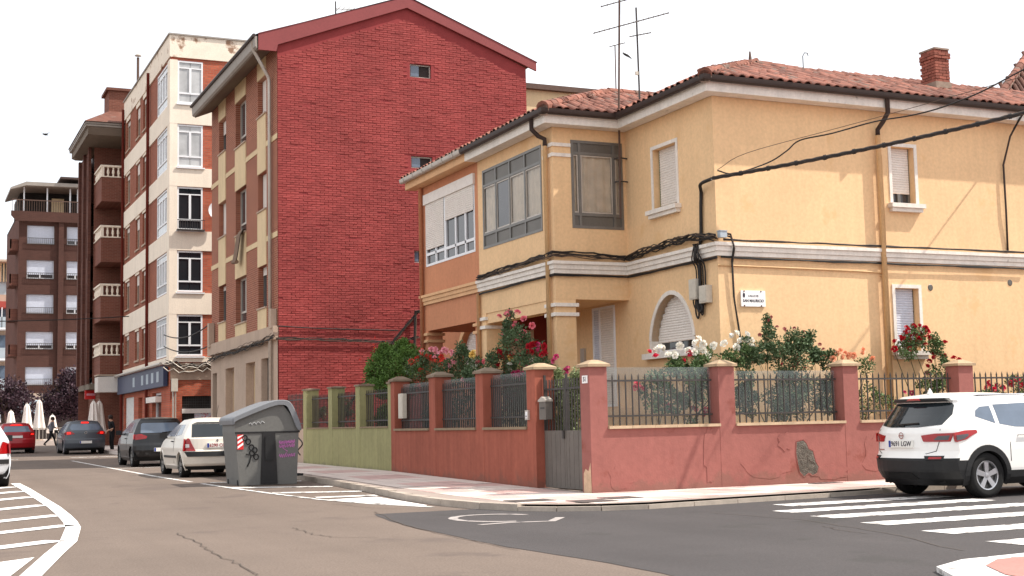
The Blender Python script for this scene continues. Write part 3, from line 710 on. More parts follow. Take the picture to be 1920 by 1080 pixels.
# eave: soffit + fascia + gutter
EV = .36
course(PL, [(ZE-.02, ZE+.20, -EV+.03)], hs, 'trim', 'cornice')
def gutter(pts, parent, mat, d, z, r=.065, name='gutter'):
    n = len(pts); mb = MB(); o = []
    for i, p in enumerate(pts):
        ns = []
        for e in ((np.array(pts[i])-np.array(pts[i-1])) if i else None, (np.array(pts[i+1])-np.array(pts[i])) if i < n-1 else None):
            if e is not None: e = e/np.linalg.norm(e); ns.append(np.array([e[1], -e[0]]))
        v = ns[0] if len(ns) == 1 else (ns[0]+ns[1])/(1+ns[0]@ns[1]); o.append((np.array(p), v))
    prof = [(d-.075, z+.06)]+[(d+r*math.cos(q), z+r*math.sin(q)) for q in np.linspace(math.pi, 2*math.pi, 7)]+[(d+.075, z+.055)]
    rows = [[(*(p+v*a), b) for a, b in prof] for p, v in o]
    for i in range(n-1):
        for k in range(len(prof)-1): mb.quad(rows[i][k], rows[i+1][k], rows[i+1][k+1], rows[i][k+1])
    return mb.build(name, mat, parent)
gutter(PL, hs, 'gutter', EV+.05, ZE+.21)
# roof -----------------------------------------------------------------
zr = 7.80; e0 = .40
A0, A1, A2, A3 = (XH-e0, YH-e0, zr), (26.4, YH-e0, zr), (26.4, 24.6, 8.72), (17.2, 24.6, 9.17)
C0, C1, C2_, C3_ = (XB-e0, YB-e0, zr), (XH-e0, YB-e0, zr), (17.15, 28.0, 9.17), (15.4, 28.0, 9.17)
D2, D3 = (15.4, YD, 9.17), (XB-e0, YD, zr)
mb = MB(); dz = -.05
for poly in ([A0, A1, A2, A3], [A0, A3, C2_, C1], [C0, C1, C2_, C3_], [C0, C3_, D2, D3], [A3, A2, (26.4, 32.4, 7.8), (17.2, 32.4, 7.8)], [C3_, C2_, A3, (17.2, 32.4, 7.8), (15.4, 32.4, 8.6), D2]):
    mb.add([(x, y, z+dz) for x, y, z in poly], [tuple(range(len(poly)))])
roof = mb.build('roof', 'tile_base', hs)
def tile_mesh(L=.42, r0=.10, r1=.085, th=.018):
    mb = MB(); n = 5; v = []
    for (y, r) in ((0, r0), (L, r1)):
        for k in range(n+1): q = math.pi*k/n; v.append((r*math.cos(q), y, r*.85*math.sin(q)))
        for k in range(n+1): q = math.pi*k/n; v.append(((r-th)*math.cos(q), y, (r-th)*.85*math.sin(q)))
    m = n+1; f = []
    for k in range(n): f += [(k, k+1, 2*m+k+1, 2*m+k), (m+k, k, k+1, m+k+1), (m+k+1, m+k, 3*m+k, 3*m+k+1)]
    return v, f
TV, TF = tile_mesh(); TV = np.array(TV)
tile_me = bpy.data.meshes.new('roof_tile'); tile_me.from_pydata([tuple(p) for p in TV], [], TF); tile_me.materials.append(M['tile']); tile_me.polygons.foreach_set('use_smooth', [True]*len(TF))
def point_in(poly, u, v):
    c = False; n = len(poly)
    for i in range(n):
        (x1, y1), (x2, y2) = poly[i], poly[(i+1) % n]
        if (y1 > v) != (y2 > v) and u < (x2-x1)*(v-y1)/(y2-y1)+x1: c = not c
    return c
rest = MB(); tcount = 0
def lay(poly, eave_dir, indiv, pitch=.225, row=.33, parent=None, restmb=None, limit=300, sag=0):
    """lay barrel tiles on a planar roof face; poly[0]->poly[1] is the eave"""
    global tcount
    P = [Vector(p) for p in poly]; u = (P[1]-P[0]).normalized(); nrm = (P[1]-P[0]).cross(P[-1]-P[0]).normalized()
    if nrm.z < 0: nrm = -nrm
    w = nrm.cross(u).normalized()
    if w.z < 0: w = -w
    flat = [((p-P[0]).dot(u), (p-P[0]).dot(w)) for p in P]
    umin, umax = min(a for a, b in flat), max(a for a, b in flat); vmax = max(b for a, b in flat)
    i = 0; uu = umin+pitch/2
    while uu < umax:
        v = -.05; jr = random.uniform(-.012, .012)
        k = 0
        while v < vmax:
            if point_in(flat, uu, max(v, .02)+.1):
                lift = .012+.028*0+random.uniform(-.008, .012); a = random.gauss(0, .03); tilt = -.05+random.gauss(0, .02)
                pos = P[0]+u*(uu+jr+random.gauss(0, .008))+w*(v+random.gauss(0, .012))+nrm*lift
                ww = (w+u*a+nrm*tilt*-1).normalized(); uu_ = ww.cross(nrm).normalized(); nn = uu_.cross(ww).normalized()
                if uu_.dot(u) < 0: uu_ = -uu_
                Mx = Matrix((uu_, ww, nn)).transposed()
                if indiv(k, pos) and tcount < limit:
                    o = bpy.data.objects.new('roof_tile', tile_me); COL.objects.link(o); o.parent = parent; q = OFF[parent.name]
                    o.matrix_basis = Matrix.Translation(pos-Vector(q)) @ Mx.to_4x4(); tcount += 1
                else:
                    Mn = np.array(Mx); restmb.add(TV @ Mn.T+np.array(pos), TF)
            v += row; k += 1
        uu += pitch
lay([A0, A1, A2, A3], 0, lambda k, p: k <= 5 and 14 < p.x < 21.9, parent=roof, restmb=rest, limit=210)
lay([C0, C1, C2_, C3_], 0, lambda k, p: k <= 9, parent=roof, restmb=rest, limit=290)
lay([C1, A0, A3, C2_], 0, lambda k, p: False, parent=roof, restmb=rest)
lay([D3, C0, C3_, D2], 0, lambda k, p: False, parent=roof, restmb=rest)
o = rest.build('roof_tile_field', 'tile', roof, smooth=True, kind='stuff')
# ridge and hip tiles bedded in mortar
def ridge(a, b, parent, r=.13, step=.36):
    a, b = Vector(a), Vector(b); n = int((b-a).length/step); d = (b-a).normalized()
    side = d.cross(Vector((0, 0, 1))).normalized(); up = side.cross(d)
    MB().tube([a-up*.02, b-up*.02], .13, 8).build('hip_mortar', 'mortar', parent)
    for i in range(n):
        p = a+d*(i*step); v = []; f = []; s = 6; q0 = p+d*(step+.06)
        for (c, rr) in ((p, r*1.08), (q0, r*.95)):
            for k in range(s+1): q = math.pi*(-.1+1.2*k/s); v.append(c+side*rr*math.cos(q)+up*(rr*math.sin(q)+.03+random.uniform(-.004, .004)))
        for k in range(s): f.append((k, k+1, s+2+k, s+1+k))
        f.append(tuple(range(s+1)))
        MB().add(v, f).build('ridge_tile', 'tile', parent, smooth=False)
ridge(A0, A3, roof); ridge((26, 24.6, 8.74), A3, roof); ridge(C0, C3_, roof); ridge(C3_, C2_, roof)
MB().tube([(17.2, 24.6, 9.25), (17.2, 24.6, 9.5)], [.05, .02], 6).build('finial', 'rust_pipe', roof)
MB().tube([(18.35, 24.2, 8.95), (18.35, 24.2, 9.40), (18.40, 24.2, 9.48), (18.48, 24.2, 9.48), (18.5, 24.2, 9.42)], .012, 5).build('vent_hook', 'iron', roof)
# chimney of single bricks
cx0, cx1, cy0, cy1, cz0 = 21.19, 21.60, 23.10, 23.60, 8.80
ch = MB().box(cx0-.02, cx1+.02, cy0-.02, cy1+.02, 7.9, cz0).build('chimney', 'mortar', hs)
bh = .068; NR = 11
MB().box(cx0+.03, cx1-.03, cy0+.03, cy1-.03, cz0, cz0+NR*bh-.005).build('chimney_core', 'mortar', ch)
for r in range(NR):
    z = cz0+.005+r*bh; o_ = .025 if r in (8, 9) else 0.0; bl = .21; off = (r % 2)*bl/2
    for face in ('s', 'w'):
        a0, a1 = (cx0-o_, cx1+o_) if face == 's' else (cy0+.052-o_, cy1)
        u = a0-off
        while u < a1-.02:
            p0, p1 = max(a0, u), min(a1, u+bl-.012)
            if p1-p0 > .03:
                j = random.uniform(-.006, .006)
                if face == 's': MB().box(p0, p1, cy0-o_+j, cy0+.05-o_, z, z+bh-.011).build('brick', 'chimney_brick', ch)
                else: MB().box(cx0-o_+j, cx0+.05, p0, p1, z, z+bh-.011).build('brick', 'chimney_brick', ch)
            u += bl
MB().box(cx0-.01, cx1+.01, cy0-.01, cy1+.01, cz0+.005+NR*bh, cz0+.045+NR*bh).build('chimney_cap', 'mortar', ch)
# windows of the yellow house -----------------------------------------------
def trim_window(face, c, h, sill_w, mat='trim', t=.075, sillz=None):
    a, b, e, f = h
    bx(face, c, a-t, a-.001, e, f+t, -.018, .0).build('window_trim', mat, hs); bx(face, c, b+.001, b+t, e, f+t, -.018, .0).build('window_trim', mat, hs); bx(face, c, a, b, f+.001, f+t, -.018, .0).build('window_trim', mat, hs)
    s = bx(face, c, a-.14, b+.14, e-.09, e-.002, -.15, .16); bx(face, c, a-.10, b+.10, e-.17, e-.091, -.10, 0, s); s.build('sill', mat, hs)
trim_window('-y', YH, uw, 0); trim_window('-y', YH, lw, 0); trim_window('-x', XH, (22.98, 23.90, 5.62, 6.90), 0)
w = pvc_window(hs, '-y', YH, uw[0], uw[1], uw[2], uw[3], .19, .80, shmat='shutter', mat='alu')
w = pvc_window(hs, '-y', YH, lw[0], lw[1], lw[2], lw[3], .19, 1.0, shmat='shutter_blue', mat='alu')
w = pvc_window(hs, '-x', XH, 22.98, 23.90, 5.62, 6.90, .18, .93, mat='green_frame')
# arched window
a, b, e, f = 22.56, 24.18, 2.66, 3.82; ap = arch_pts(a, b, e, f)
mb = MB(); P = lambda u, v, d: (XH+d, u, v); c0 = np.array([(a+b)/2, e])
outp = [tuple(c0+(np.array(p)-c0)*np.array([1.10, 1.075])) for p in ap]
for (p, q, p2, q2) in zip(ap[:-1], ap[1:], outp[:-1], outp[1:]):
    mb.add([P(*p, -.02), P(*q, -.02), P(*q2, -.02), P(*p2, -.02), P(*q2, .0), P(*p2, .0), P(*p, .19), P(*q, .19)], [(0, 1, 2, 3), (3, 2, 4, 5), (0, 1, 7, 6)])
mb.box(XH-.02, XH+.19, outp[0][0], a+.001, e, ap[0][1]) if outp[0][0] < a else mb.box(XH-.02, XH+.19, a-.07, a, e, ap[0][1]); mb.box(XH-.02, XH+.19, b-.001, b+.07, e, ap[-1][1])
mb.build('arch_trim', 'trim', hs)
aw = MB(); n = 22
for i in range(n):
    z0, z1 = e+(f-e)*i/n, e+(f-e)*(i+1)/n
    if z0 < e+.2: continue
    uL = [p[0] for p in ap if p[1] >= z0]; l, r = (min(uL), max(uL)) if uL else (None, None)
    if l is None: continue
    if z0 < ap[0][1]: l, r = a, b
    aw.add([P(l, z0, .165), P(r, z0, .165), P(r, z0+.02, .154), P(l, z0+.02, .154), P(r, z1, .165), P(l, z1, .165)], [(0, 1, 2, 3), (3, 2, 4, 5)])
awf = ring('-x', XH, a+.01, b-.01, e, f-.35, .06, .17, .20); bx('-x', XH, (a+b)/2-.04, (a+b)/2+.04, e+.06, f-.4, .17, .2, awf); af = awf.build('window', 'pvc', hs)
aw.build('shutter', 'shutter', af); bx('-x', XH, a+.02, b-.02, e+.02, f-.2, .205, .21).build('pane', 'glass_dark', af)
bx('-x', XH, a-.2, b+.2, e-.12, e-.002, -.14, .18).build('sill', 'trim', hs)
# porch door shutter and box
pd = ring('-x', XH, 25.73, 26.76, 1.6, 3.86-.04, .05, -.03, .0).build('porch_shutter', 'pvc', hs); slatted('-x', XH, 25.78, 26.40, 1.65, 3.78, -.004).build('lath_curtain', 'shutter', pd); bx('-x', XH, 26.40, 26.45, 1.65, 3.78, -.03, -.001).build('mullion', 'pvc', pd); slatted('-x', XH, 26.45, 26.72, 1.65, 3.78, -.004).build('lath_curtain', 'shutter_blue', pd)
MB().box(XH-.05, XH-.001, 27.15, 27.35, 2.55, 2.95).build('meter_box', 'zinc', hs)
# aluminium bay windows
def alu_window(face, c, u0, u1, v0, v1, cuts, vlow, vhigh, parent, open_at=None, curt=True):
    fr = ring(face, c, u0, u1, v0, v1, .06, -.012, .05)
    for u in cuts: bx(face, c, u-.03, u+.03, v0+.06, v1-.06, -.012, .05, fr)
    for v in (vlow, vhigh): bx(face, c, u0+.06, u1-.06, v-.03, v+.03, -.014, .05, fr)
    f = fr.build('window', 'alu', parent); ed = [u0]+cuts+[u1]
    for i, (a, b) in enumerate(zip(ed[:-1], ed[1:])):
        bx(face, c, a+.03, b-.03, v0+.03, vlow-.03, .012, .02).build('panel', 'alu_panel', f); bx(face, c, a+.03, b-.03, vhigh+.03, v1-.03, .012, .02).build('panel', 'alu_panel', f)
        for s in range(2): bx(face, c, a+.03+.035*s, b-.03-.035*s, vlow+.03+.035*s, vhigh-.03-.035*s, .0+.012*s, .006+.012*s).build('x', 'alu', f) if False else None
        sr = ring(face, c, a+.035, b-.035, vlow+.035, vhigh-.035, .028, .0, .03); sr.build('sash', 'zinc', f)
        PQ = (lambda u, v: (u, c+.018, v)) if face == '-y' else (lambda u, v: (c+.018, u, v))
        MB().quad(*([PQ(a+.06, vlow+.06), PQ(b-.06, vlow+.06), PQ(b-.06, vhigh-.06), PQ(a+.06, vhigh-.06)] if face == '-y' else [PQ(b-.06, vlow+.06), PQ(a+.06, vlow+.06), PQ(a+.06, vhigh-.06), PQ(b-.06, vhigh-.06)])).build('pane', 'glass_win' if i == open_at else 'pane_clear', f)
        if i != open_at:
            q = MB(); nn = 28
            PP = (lambda u, v, d: (u, c+d, v)) if face == '-y' else (lambda u, v, d: (c+d, u, v))
            for k in range(nn):
                s0, s1 = k/nn, (k+1)/nn; d0, d1 = .065+.018*math.sin(s0*23+i), .065+.018*math.sin(s1*23+i)
                q.quad(PP(a+.03+(b-a-.06)*s0, vlow, d0), PP(a+.03+(b-a-.06)*s1, vlow, d1), PP(a+.03+(b-a-.06)*s1, vhigh, d1), PP(a+.03+(b-a-.06)*s0, vhigh, d0))
            q.build('curtain', 'curtain', f, smooth=True)
    return f
gl = bpy.data.materials.new('pane_clear'); gl.use_nodes = True; t = gl.node_tree; t.nodes.clear()
a1 = t.nodes.new('ShaderNodeBsdfTransparent'); a2 = t.nodes.new('ShaderNodeBsdfGlossy'); a2.inputs['Roughness'].default_value = .03; a3 = t.nodes.new('ShaderNodeMixShader'); a4 = t.nodes.new('ShaderNodeOutputMaterial'); lw_ = t.nodes.new('ShaderNodeFresnel'); lw_.inputs['IOR'].default_value = 1.5
a1.inputs[0].default_value = (.95, .95, .93, 1)
t.links.new(lw_.outputs[0], a3.inputs[0]); t.links.new(a1.outputs[0], a3.inputs[1]); t.links.new(a2.outputs[0], a3.inputs[2]); t.links.new(a3.outputs[0], a4.inputs[0]); M['pane_clear'] = gl
alu_window('-x', XB, bw[0], bw[1], bw[2], bw[3], [26.5, 27.32, 28.1], 5.72, 6.88, hs, open_at=2)
alu_window('-y', YB, 12.85, 14.10, 5.38, 7.28, [13.05, 13.88], 5.68, 7.0, hs)
# downpipes, cable conduit, vents
def pipe(pts, r, mat, parent, name='downpipe', n=8): return MB().tube(pts, r, n).build(name, mat, parent, smooth=True)
pipe([(18.15, YH-EV-.02, ZE+.2), (18.15, YH-EV-.02, 7.42), (18.12, YH-.25, 7.25), (18.1, YH-.10, 7.12), (18.1, YH-.10, 7.0)], .05, 'gutter', hs)
pipe([(18.1, YH-.10, 7.0), (18.1, YH-.10, .1)], .055, 'yellow_pipe', hs); pipe([(18.21, YH-.03, 6.6), (18.21, YH-.03, .1)], .025, 'yellow_pipe', hs)
pipe([(XB-EV, YB+.25, ZE+.2), (XB-EV, YB+.25, 7.5), (XB-.22, YB+.22, 7.36), (XB-.08, YB+.2, 7.3), (XB-.08, YB+.2, 7.15)], .05, 'gutter', hs)
pipe([(XB-.08, YB+.2, 7.15), (XB-.08, YB+.2, .2)], .05, 'yellow_pipe', hs)
pipe([(XB-.06, YD-.05, 4.36), (XB-.06, YD-.05, .2)], .045, 'orange_trim', hs)
pipe([(21.75, YH-.38, 7.6), (21.6, YH-.2, 7.2), (21.5, YH-.06, 6.6), (21.5, YH-.06, 5.6), (21.52, YH-.02, 4.7)], .022, 'gutter', hs, 'conduit')
for x, z in ((19.36, 3.9), (21.55, 4.05)):
    lathe(MB(), [(.0, -.012), (.055, -.012), (.07, 0)], (x, YH, z), 'y', 12).build('vent', 'alu_panel', hs)
# ================================================================== orange neighbour
oh = thing('house', 'orange rendered house half joined to the yellow corner house, white roller shutters', 'house', (XB, YD, .2))
ow = (29.37, 32.70, 5.40, 7.27)
mb = facade('-x', XB+.002, YD+.002, YE, 3.72, ZE, [ow], .12)
mb.quad((XB, YE, 3.72), (15.5, YE, 3.72), (15.5, YE, ZE), (XB, YE, ZE)); mb.quad((XB, YD, 3.72), (XH, YD, 3.72), (XH, YE, 3.72), (XB, YE, 3.72))
mb.build('bay_wall', 'orange', oh)
mb = facade('-x', XH, YD+.002, 36.2, 0, 7.5, [(33.2, 34.9, 2.6, 3.9, True)], .18); mb.build('wall', 'orange', oh); MB().quad((XH, 36.2, 0), (26, 36.2, 0), (26, 36.2, 7.5), (XH, 36.2, 7.5)).build('rear_wall', 'orange', oh)
MB().box(XB, XH-.02, YD+.01, YE, .2, 1.5).build('porch_base', 'orange', oh)
for (y0, y1) in ((YD+.006, YD+.3), (YE-.36, YE+.004)):
    c = MB().box(XB, XB+.40, y0, y1, .2, 3.72).build('column', 'orange', oh)
    for z in (3.42, 3.60): MB().box(XB-.05, XB+.45, y0-.02 if y0 < 30 else y0-.05, y1+.05, z, z+.07).build('collar', 'orange_trim', c)
course([(XB, YE+.02), (XB, YD+.004)], [(ZC0, ZC0+.09, -.05), (ZC0+.092, ZC0+.19, -.075), (ZC0+.192, ZC1, -.11)], oh, 'orange_trim', 'string_course')
course([(XB, YE+.35), (XB, YD+.004)], [(ZE-.02, ZE+.20, -EV+.03)], oh, 'orange_trim', 'cornice')
gutter([(XB, YE+.4), (XB, YD+.004)], oh, 'zinc', EV+.05, ZE+.21)
for k in range(6): y = 29.6+k*.7; MB().tube([(XB-EV-.13, y, ZE+.26), (XB-EV-.12, y, ZE+.15), (XB-EV-.05, y, ZE+.125), (XB-EV+.03, y, ZE+.2)], .009, 4).build('gutter_bracket', 'zinc', oh)
orf = MB().add([(XB-e0, YD, zr-.05), (15.4, YD, 9.12), (15.4, YE+.3, 9.12), (XB-e0, YE+.3, zr-.05)], [(0, 1, 2, 3)]).add([(15.4, YD, 9.12), (18.8, YD, 7.75), (18.8, YE+.3, 7.75), (15.4, YE+.3, 9.12)], [(0, 1, 2, 3)]).build('roof', 'tile_base', oh)
rest2 = MB(); lay([(XB-e0, YE+.3, zr), (XB-e0, YD, zr), (15.4, YD, 9.17), (15.4, YE+.3, 9.17)], 0, lambda k, p: False, parent=orf, restmb=rest2); rest2.build('roof_tile_field', 'tile', orf, smooth=True, kind='stuff')
# shutter box, three-light window
bx('-x', XB, ow[0]-.04, ow[1]+.04, 7.04, 7.30, -.06, .05).build('shutter_box', 'shutter', oh)
ym = 31.32
f = ring('-x', XB, ow[0], ow[1], ow[2], 7.04, .06, -.01, .06); bx('-x', XB, ym-.06, ym+.06, ow[2]+.06, 6.98, -.012, .06, f); bx('-x', XB, ow[0]+.06, ym-.06, 5.68, 5.75, -.008, .05, f); bx('-x', XB, ym+.06, ow[1]-.06, 5.68, 5.75, -.008, .05, f)
for u in (29.98, 30.62, 31.98): bx('-x', XB, u-.035, u+.035, ow[2]+.06, 6.98, -.008, .05, f)
f = f.build('window', 'pvc', oh)
bx('-x', XB, ow[0]+.03, ow[1]-.03, ow[2]+.03, 7.0, .03, .036).build('pane', 'glass_win', f)
slatted('-x', XB, ow[0]+.05, ym-.05, 6.42, 7.04, -.014).build('shutter', 'shutter', f); slatted('-x', XB, ym+.05, ow[1]-.05, 5.83, 7.04, -.014).build('shutter', 'shutter', f)
pipe([(XB-.07, YE-.1, ZE+.1), (XB-.07, YE-.1, .2)], .055, 'orange', oh)
a, b, e, f_ = 33.2, 34.9, 2.6, 3.9; ap = arch_pts(a, b, e, f_); c0 = np.array([(a+b)/2, e]); outp = [tuple(c0+(np.array(p)-c0)*np.array([1.16, 1.13])) for p in ap]; mb = MB()
for (p, q, p2, q2) in zip(ap[:-1], ap[1:], outp[:-1], outp[1:]): mb.add([P(*p, -.03), P(*q, -.03), P(*q2, -.03), P(*p2, -.03), P(*q2, 0), P(*p2, 0), P(*p, .17), P(*q, .17)], [(0, 1, 2, 3), (3, 2, 4, 5), (0, 1, 7, 6)])
mb.build('arch_trim', 'orange_trim', oh)
slatted('-x', XH, a, b, e, f_, .17).build('shutter', 'shutter', oh)
# ================================================================== red gable building
XR, YR0, YR1, ZB = 10.44, 40.36, 50.18, 13.3
rb = thing('apartment_block', 'four storey block with red painted brick gable wall and brick street front', 'building', (XR, YR0, .2))
AX, AZ_, XR2 = 14.75, 15.0, 19.05
gw_h = [(14.86, 15.6, 12.62, 13.07), (14.86, 15.6, 9.60, 10.0), (14.92, 15.3, 6.5, 6.9)]
# wall core behind the bricks
mb = MB()
us = [XR, 14.86, 14.92, 15.3, 15.6, XR2]
core = facade('-y', YR0+.012, XR, XR2, .1, 13.3, gw_h, .15); core.add([(XR, YR0+.012, 13.3), (XR2, YR0+.012, 13.3), (AX, YR0+.012, AZ_)], [(0, 1, 2)])
core.quad((XR2, YR0+.03, .1), (XR2, YR1, .1), (XR2, YR1, 13.3), (XR2, YR0+.03, 13.3)); core.quad((XR, YR1, .1), (XR2, YR1, .1), (XR2, YR1, 13.3), (XR, YR1, 13.3))
core.build('gable_wall', 'redmortar', rb)
# individual painted bricks (thousands, one joined layer of real bricks)
bkb = MB(); rh = .072; bl = .27; z = .12; r = 0
def top_at(x): return 13.3+(AZ_-13.3)*(x-XR)/(AX-XR) if x < AX else 13.3+(AZ_-13.3)*(XR2-x)/(XR2-AX)
while z < AZ_-.1:
    x = XR+.01-(r % 2)*bl/2; wob = random.uniform(-.004, .004)
    while x < XR2:
        a, b = max(XR+.005, x), min(XR2-.005, x+bl-.008)
        if b-a > .04 and z+rh < min(top_at(a), top_at(b))-.35 and not any(a < h[1] and b > h[0] and z < h[3] and z+rh > h[2] for h in gw_h):
            p = random.gauss(0, .004); z0 = z+wob+random.uniform(-.003, .003); y = YR0-.0+p; q = .004
            if random.random() < .006: y += .028
            h_ = rh-.007+random.uniform(-.002, .002)
            bkb.add([(a, YR0+.05, z0), (b, YR0+.05, z0), (b, YR0+.05, z0+h_), (a, YR0+.05, z0+h_), (a+q, y, z0+q), (b-q, y+random.gauss(0, .003), z0+q), (b-q, y, z0+h_-q), (a+q, y+random.gauss(0, .003), z0+h_-q)],
                    [(4, 5, 6, 7), (0, 1, 5, 4), (1, 2, 6, 5), (2, 3, 7, 6), (3, 0, 4, 7)])
        x += bl
    z += rh; r += 1
bkb.build('gable_bricks', 'redbrick_paint', rb, kind='stuff')
# gable verge boards
t_ = .36
MB().prism([(XR-.62, 13.35-.33), (XR-.62, 13.55), (AX, AZ_+.26), (XR2+.35, 13.52), (XR2+.35, 13.2), (AX, AZ_-.10), (XR+.0, 13.3-.06), (XR-.05, 13.02)], 'y', YR0-.10, YR0-.02).build('verge_board', 'gable_trim', rb)
MB().add([(XR-.7, YR0-.12, 13.5), (AX, YR0-.12, AZ_+.3), (AX, YR1+.1, AZ_+.3), (XR-.7, YR1+.1, 13.5)], [(0, 1, 2, 3)]).add([(XR2+.4, YR0-.12, 13.5), (AX, YR0-.12, AZ_+.3), (AX, YR1+.1, AZ_+.3), (XR2+.4, YR1+.1, 13.5)], [(0, 1, 2, 3)]).build('roof', 'roof_dark', rb)
# eave over the street: soffit, fascia, gutter
MB().prism([(XR-.002, 13.28), (XR-.62, 13.02), (XR-.66, 13.05), (XR-.66, 13.30), (XR-.002, 13.5)], 'y', YR0-.015, YR1).build('eave_soffit', 'soffit', rb)
MB().prism([(XR-.72, 13.12), (XR-.662, 13.06), (XR-.662, 13.44), (XR-.74, 13.44)], 'y', YR0-.10, YR1+.1).build('eave_fascia', 'eave_grey', rb)
MB().tube([(XR-.76, YR0-.1, 13.46), (XR-.76, YR1+.1, 13.46)], .06, 7).build('gutter', 'gutter', rb)
# street front
cols = {'C': (41.77, 42.9, [(11.43, 12.67), (8.31, 9.54), (5.14, 6.49)]), 'B': (44.56, 46.16, [(11.05, 12.66), (7.96, 9.54), (4.89, 6.45)]), 'A': (47.7, 48.87, [(11.36, 12.6), (8.25, 9.53), (5.15, 6.47)])}
holes = [(a, b, v0, v1) for a, b, l in cols.values() for v0, v1 in l]
facade('-x', XR, YR0+.03, YR1, 4.42, 13.3, holes, .22).build('brick_front', 'brick_red_bldg', rb)
gh = [(41.22, 42.46, .2, 3.5), (43.3, 43.99, 1.2, 3.44), (44.0, 44.6, 1.2, 3.44), (46.35, 47.1, 1.2, 3.42), (47.1, 47.7, 1.2, 3.42), (49.2, 49.87, .2, 3.34)]
gh = [(41.22, 42.46, .2, 3.5, False, .3), (43.3, 44.6, .9, 3.46, False, .3), (46.35, 47.7, .9, 3.42, False, .3), (49.15, 49.9, .2, 3.34, False, .3)]
facade('-x', XR-.02, YR0+.02, YR1, .1, 4.0, gh, .3).build('ground_floor', 'stone_beige', rb)
MB().box(XR-.16, XR+.01, YR0+.012, YR1, 4.0, 4.42).build('base_cornice', 'stone_beige', rb)
for (a, b, e, f, *_r) in gh:
    d = bx('-x', XR, a, b, e, f, .25, .28).build('doorway', 'dark_shop' if e < .5 else 'panel_cream', rb)
    if e > .5: ring('-x', XR, a, b, e, f, .07, .20, .25).build('frame', 'stone_beige', d); bx('-x', XR, (a+b)/2-.04, (a+b)/2+.04, e+.07, f-.07, .2, .25).build('mullion', 'stone_beige', d)
    else: ring('-x', XR, a, b, e+.01, f, .08, .18, .25).build('frame', 'gate_paint', d)
zl = [4.42, 13.28]
for ci, (k, (a, b, l)) in enumerate(cols.items()):
    prev = 13.26
    for i, (v0, v1) in enumerate(l):
        nxt = l[i+1][1] if i < 2 else 4.425
        bx('-x', XR, a, b, v1+.002, prev if i == 0 else min(prev, v1+.42), -.03, .0).build('cream_panel', 'panel_cream', rb) if i == 0 else None
        bx('-x', XR, a, b, nxt+.002, v0-.05, -.03, 0.0).build('cream_panel', 'panel_cream', rb)
        bx('-x', XR, a-.02, b+.02, v0-.048, v0-.002, -.07, .2).build('sill', 'stone_beige', rb)
        sh = {('C', 0): 1.0, ('C', 1): .9, ('C', 2): .2, ('A', 0): .4, ('A', 1): .9, ('A', 2): .12}.get((k, i), 0)
        pvc_window(rb, '-x', XR, a, b, v0, v1, .20, sh, leaves=2, mat='alu' if k != 'B' else 'zinc', low=.35 if k == 'B' else 0, glass='glass_win')
for zz in (10.28, 7.2):
    for a, b in ((YR0+.03, 41.77), (42.9, 44.56), (46.16, 47.7), (48.87, YR1)):
        bx('-x', XR, a+.003, b-.003, zz, zz+.17, -.022, 0).build('floor_band', 'panel_cream', rb)
# gable vents with small glazed frames
for (a, b, v0, v1) in gw_h: 
    f = ring('-y', YR0, a, b, v0, v1, .04, .10, .14).build('vent_window', 'zinc', rb); bx('-y', YR0, a, b, v0, v1, .15, .16).build('pane', 'dark_shop', f); bx('-y', YR0, a+.05, a+(b-a)*.45, v0+.05, v1-.05, .09, .1).build('pane', 'glass_side', f)
pipe([(XR-.72, YR0+.25, 13.36), (XR-.7, YR0+.25, 13.1), (XR-.12, YR0+.62, 12.35), (XR-.1, YR0+.62, 12.2), (XR-.1, YR0+.62, .3)], .055, 'zinc', rb)
# rug hanging from a window
rg = MB(); a_, b_ = 44.6, 45.2
for i in range(14):
    s = i/13; 
    for k in range(2): pass
pr_ = [(XR+.1, 8.02), (XR-.08, 8.0), (XR-.16, 7.85), (XR-.2, 7.3), (XR-.24, 6.95)]
for (x0, z0), (x1, z1) in zip(pr_[:-1], pr_[1:]):
    k0, k1 = (8.02-z0)*.55, (8.02-z1)*.55
    for dx in (0, .03): rg.quad((x0-dx, a_+k0*.6, z0), (x0-dx, b_+k0*.6, z0), (x1-dx, b_+k1*.6, z1), (x1-dx, a_+k1*.6, z1))
rg.tube([(XR-.24, a_+.35, 6.93), (XR-.24, b_+.35, 6.98)], .07, 8)
tag(rg.build('rug', 'rug'), 'rolled brown rug hanging out of a window of the brick front', 'rug')
# roof aerial of the red block
t = thing('roof_aerial', 'small television aerial on the roof of the red block', 'aerial', (12.7, 41.5, 14.3))
MB().tube([(12.7, 41.5, 14.2), (12.7, 41.5, 15.25)], .025, 5).build('mast', 'iron', t); MB().tube([(12.7, 41.5, 15.0), (13.8, 41.5, 15.08)], .015, 4).build('boom', 'zinc', t)
for k in range(6): x = 12.8+k*.17; MB().tube([(x, 41.25, 15.02+k*.012), (x, 41.75, 15.02+k*.012)], .010, 4).build('element', 'zinc', t)

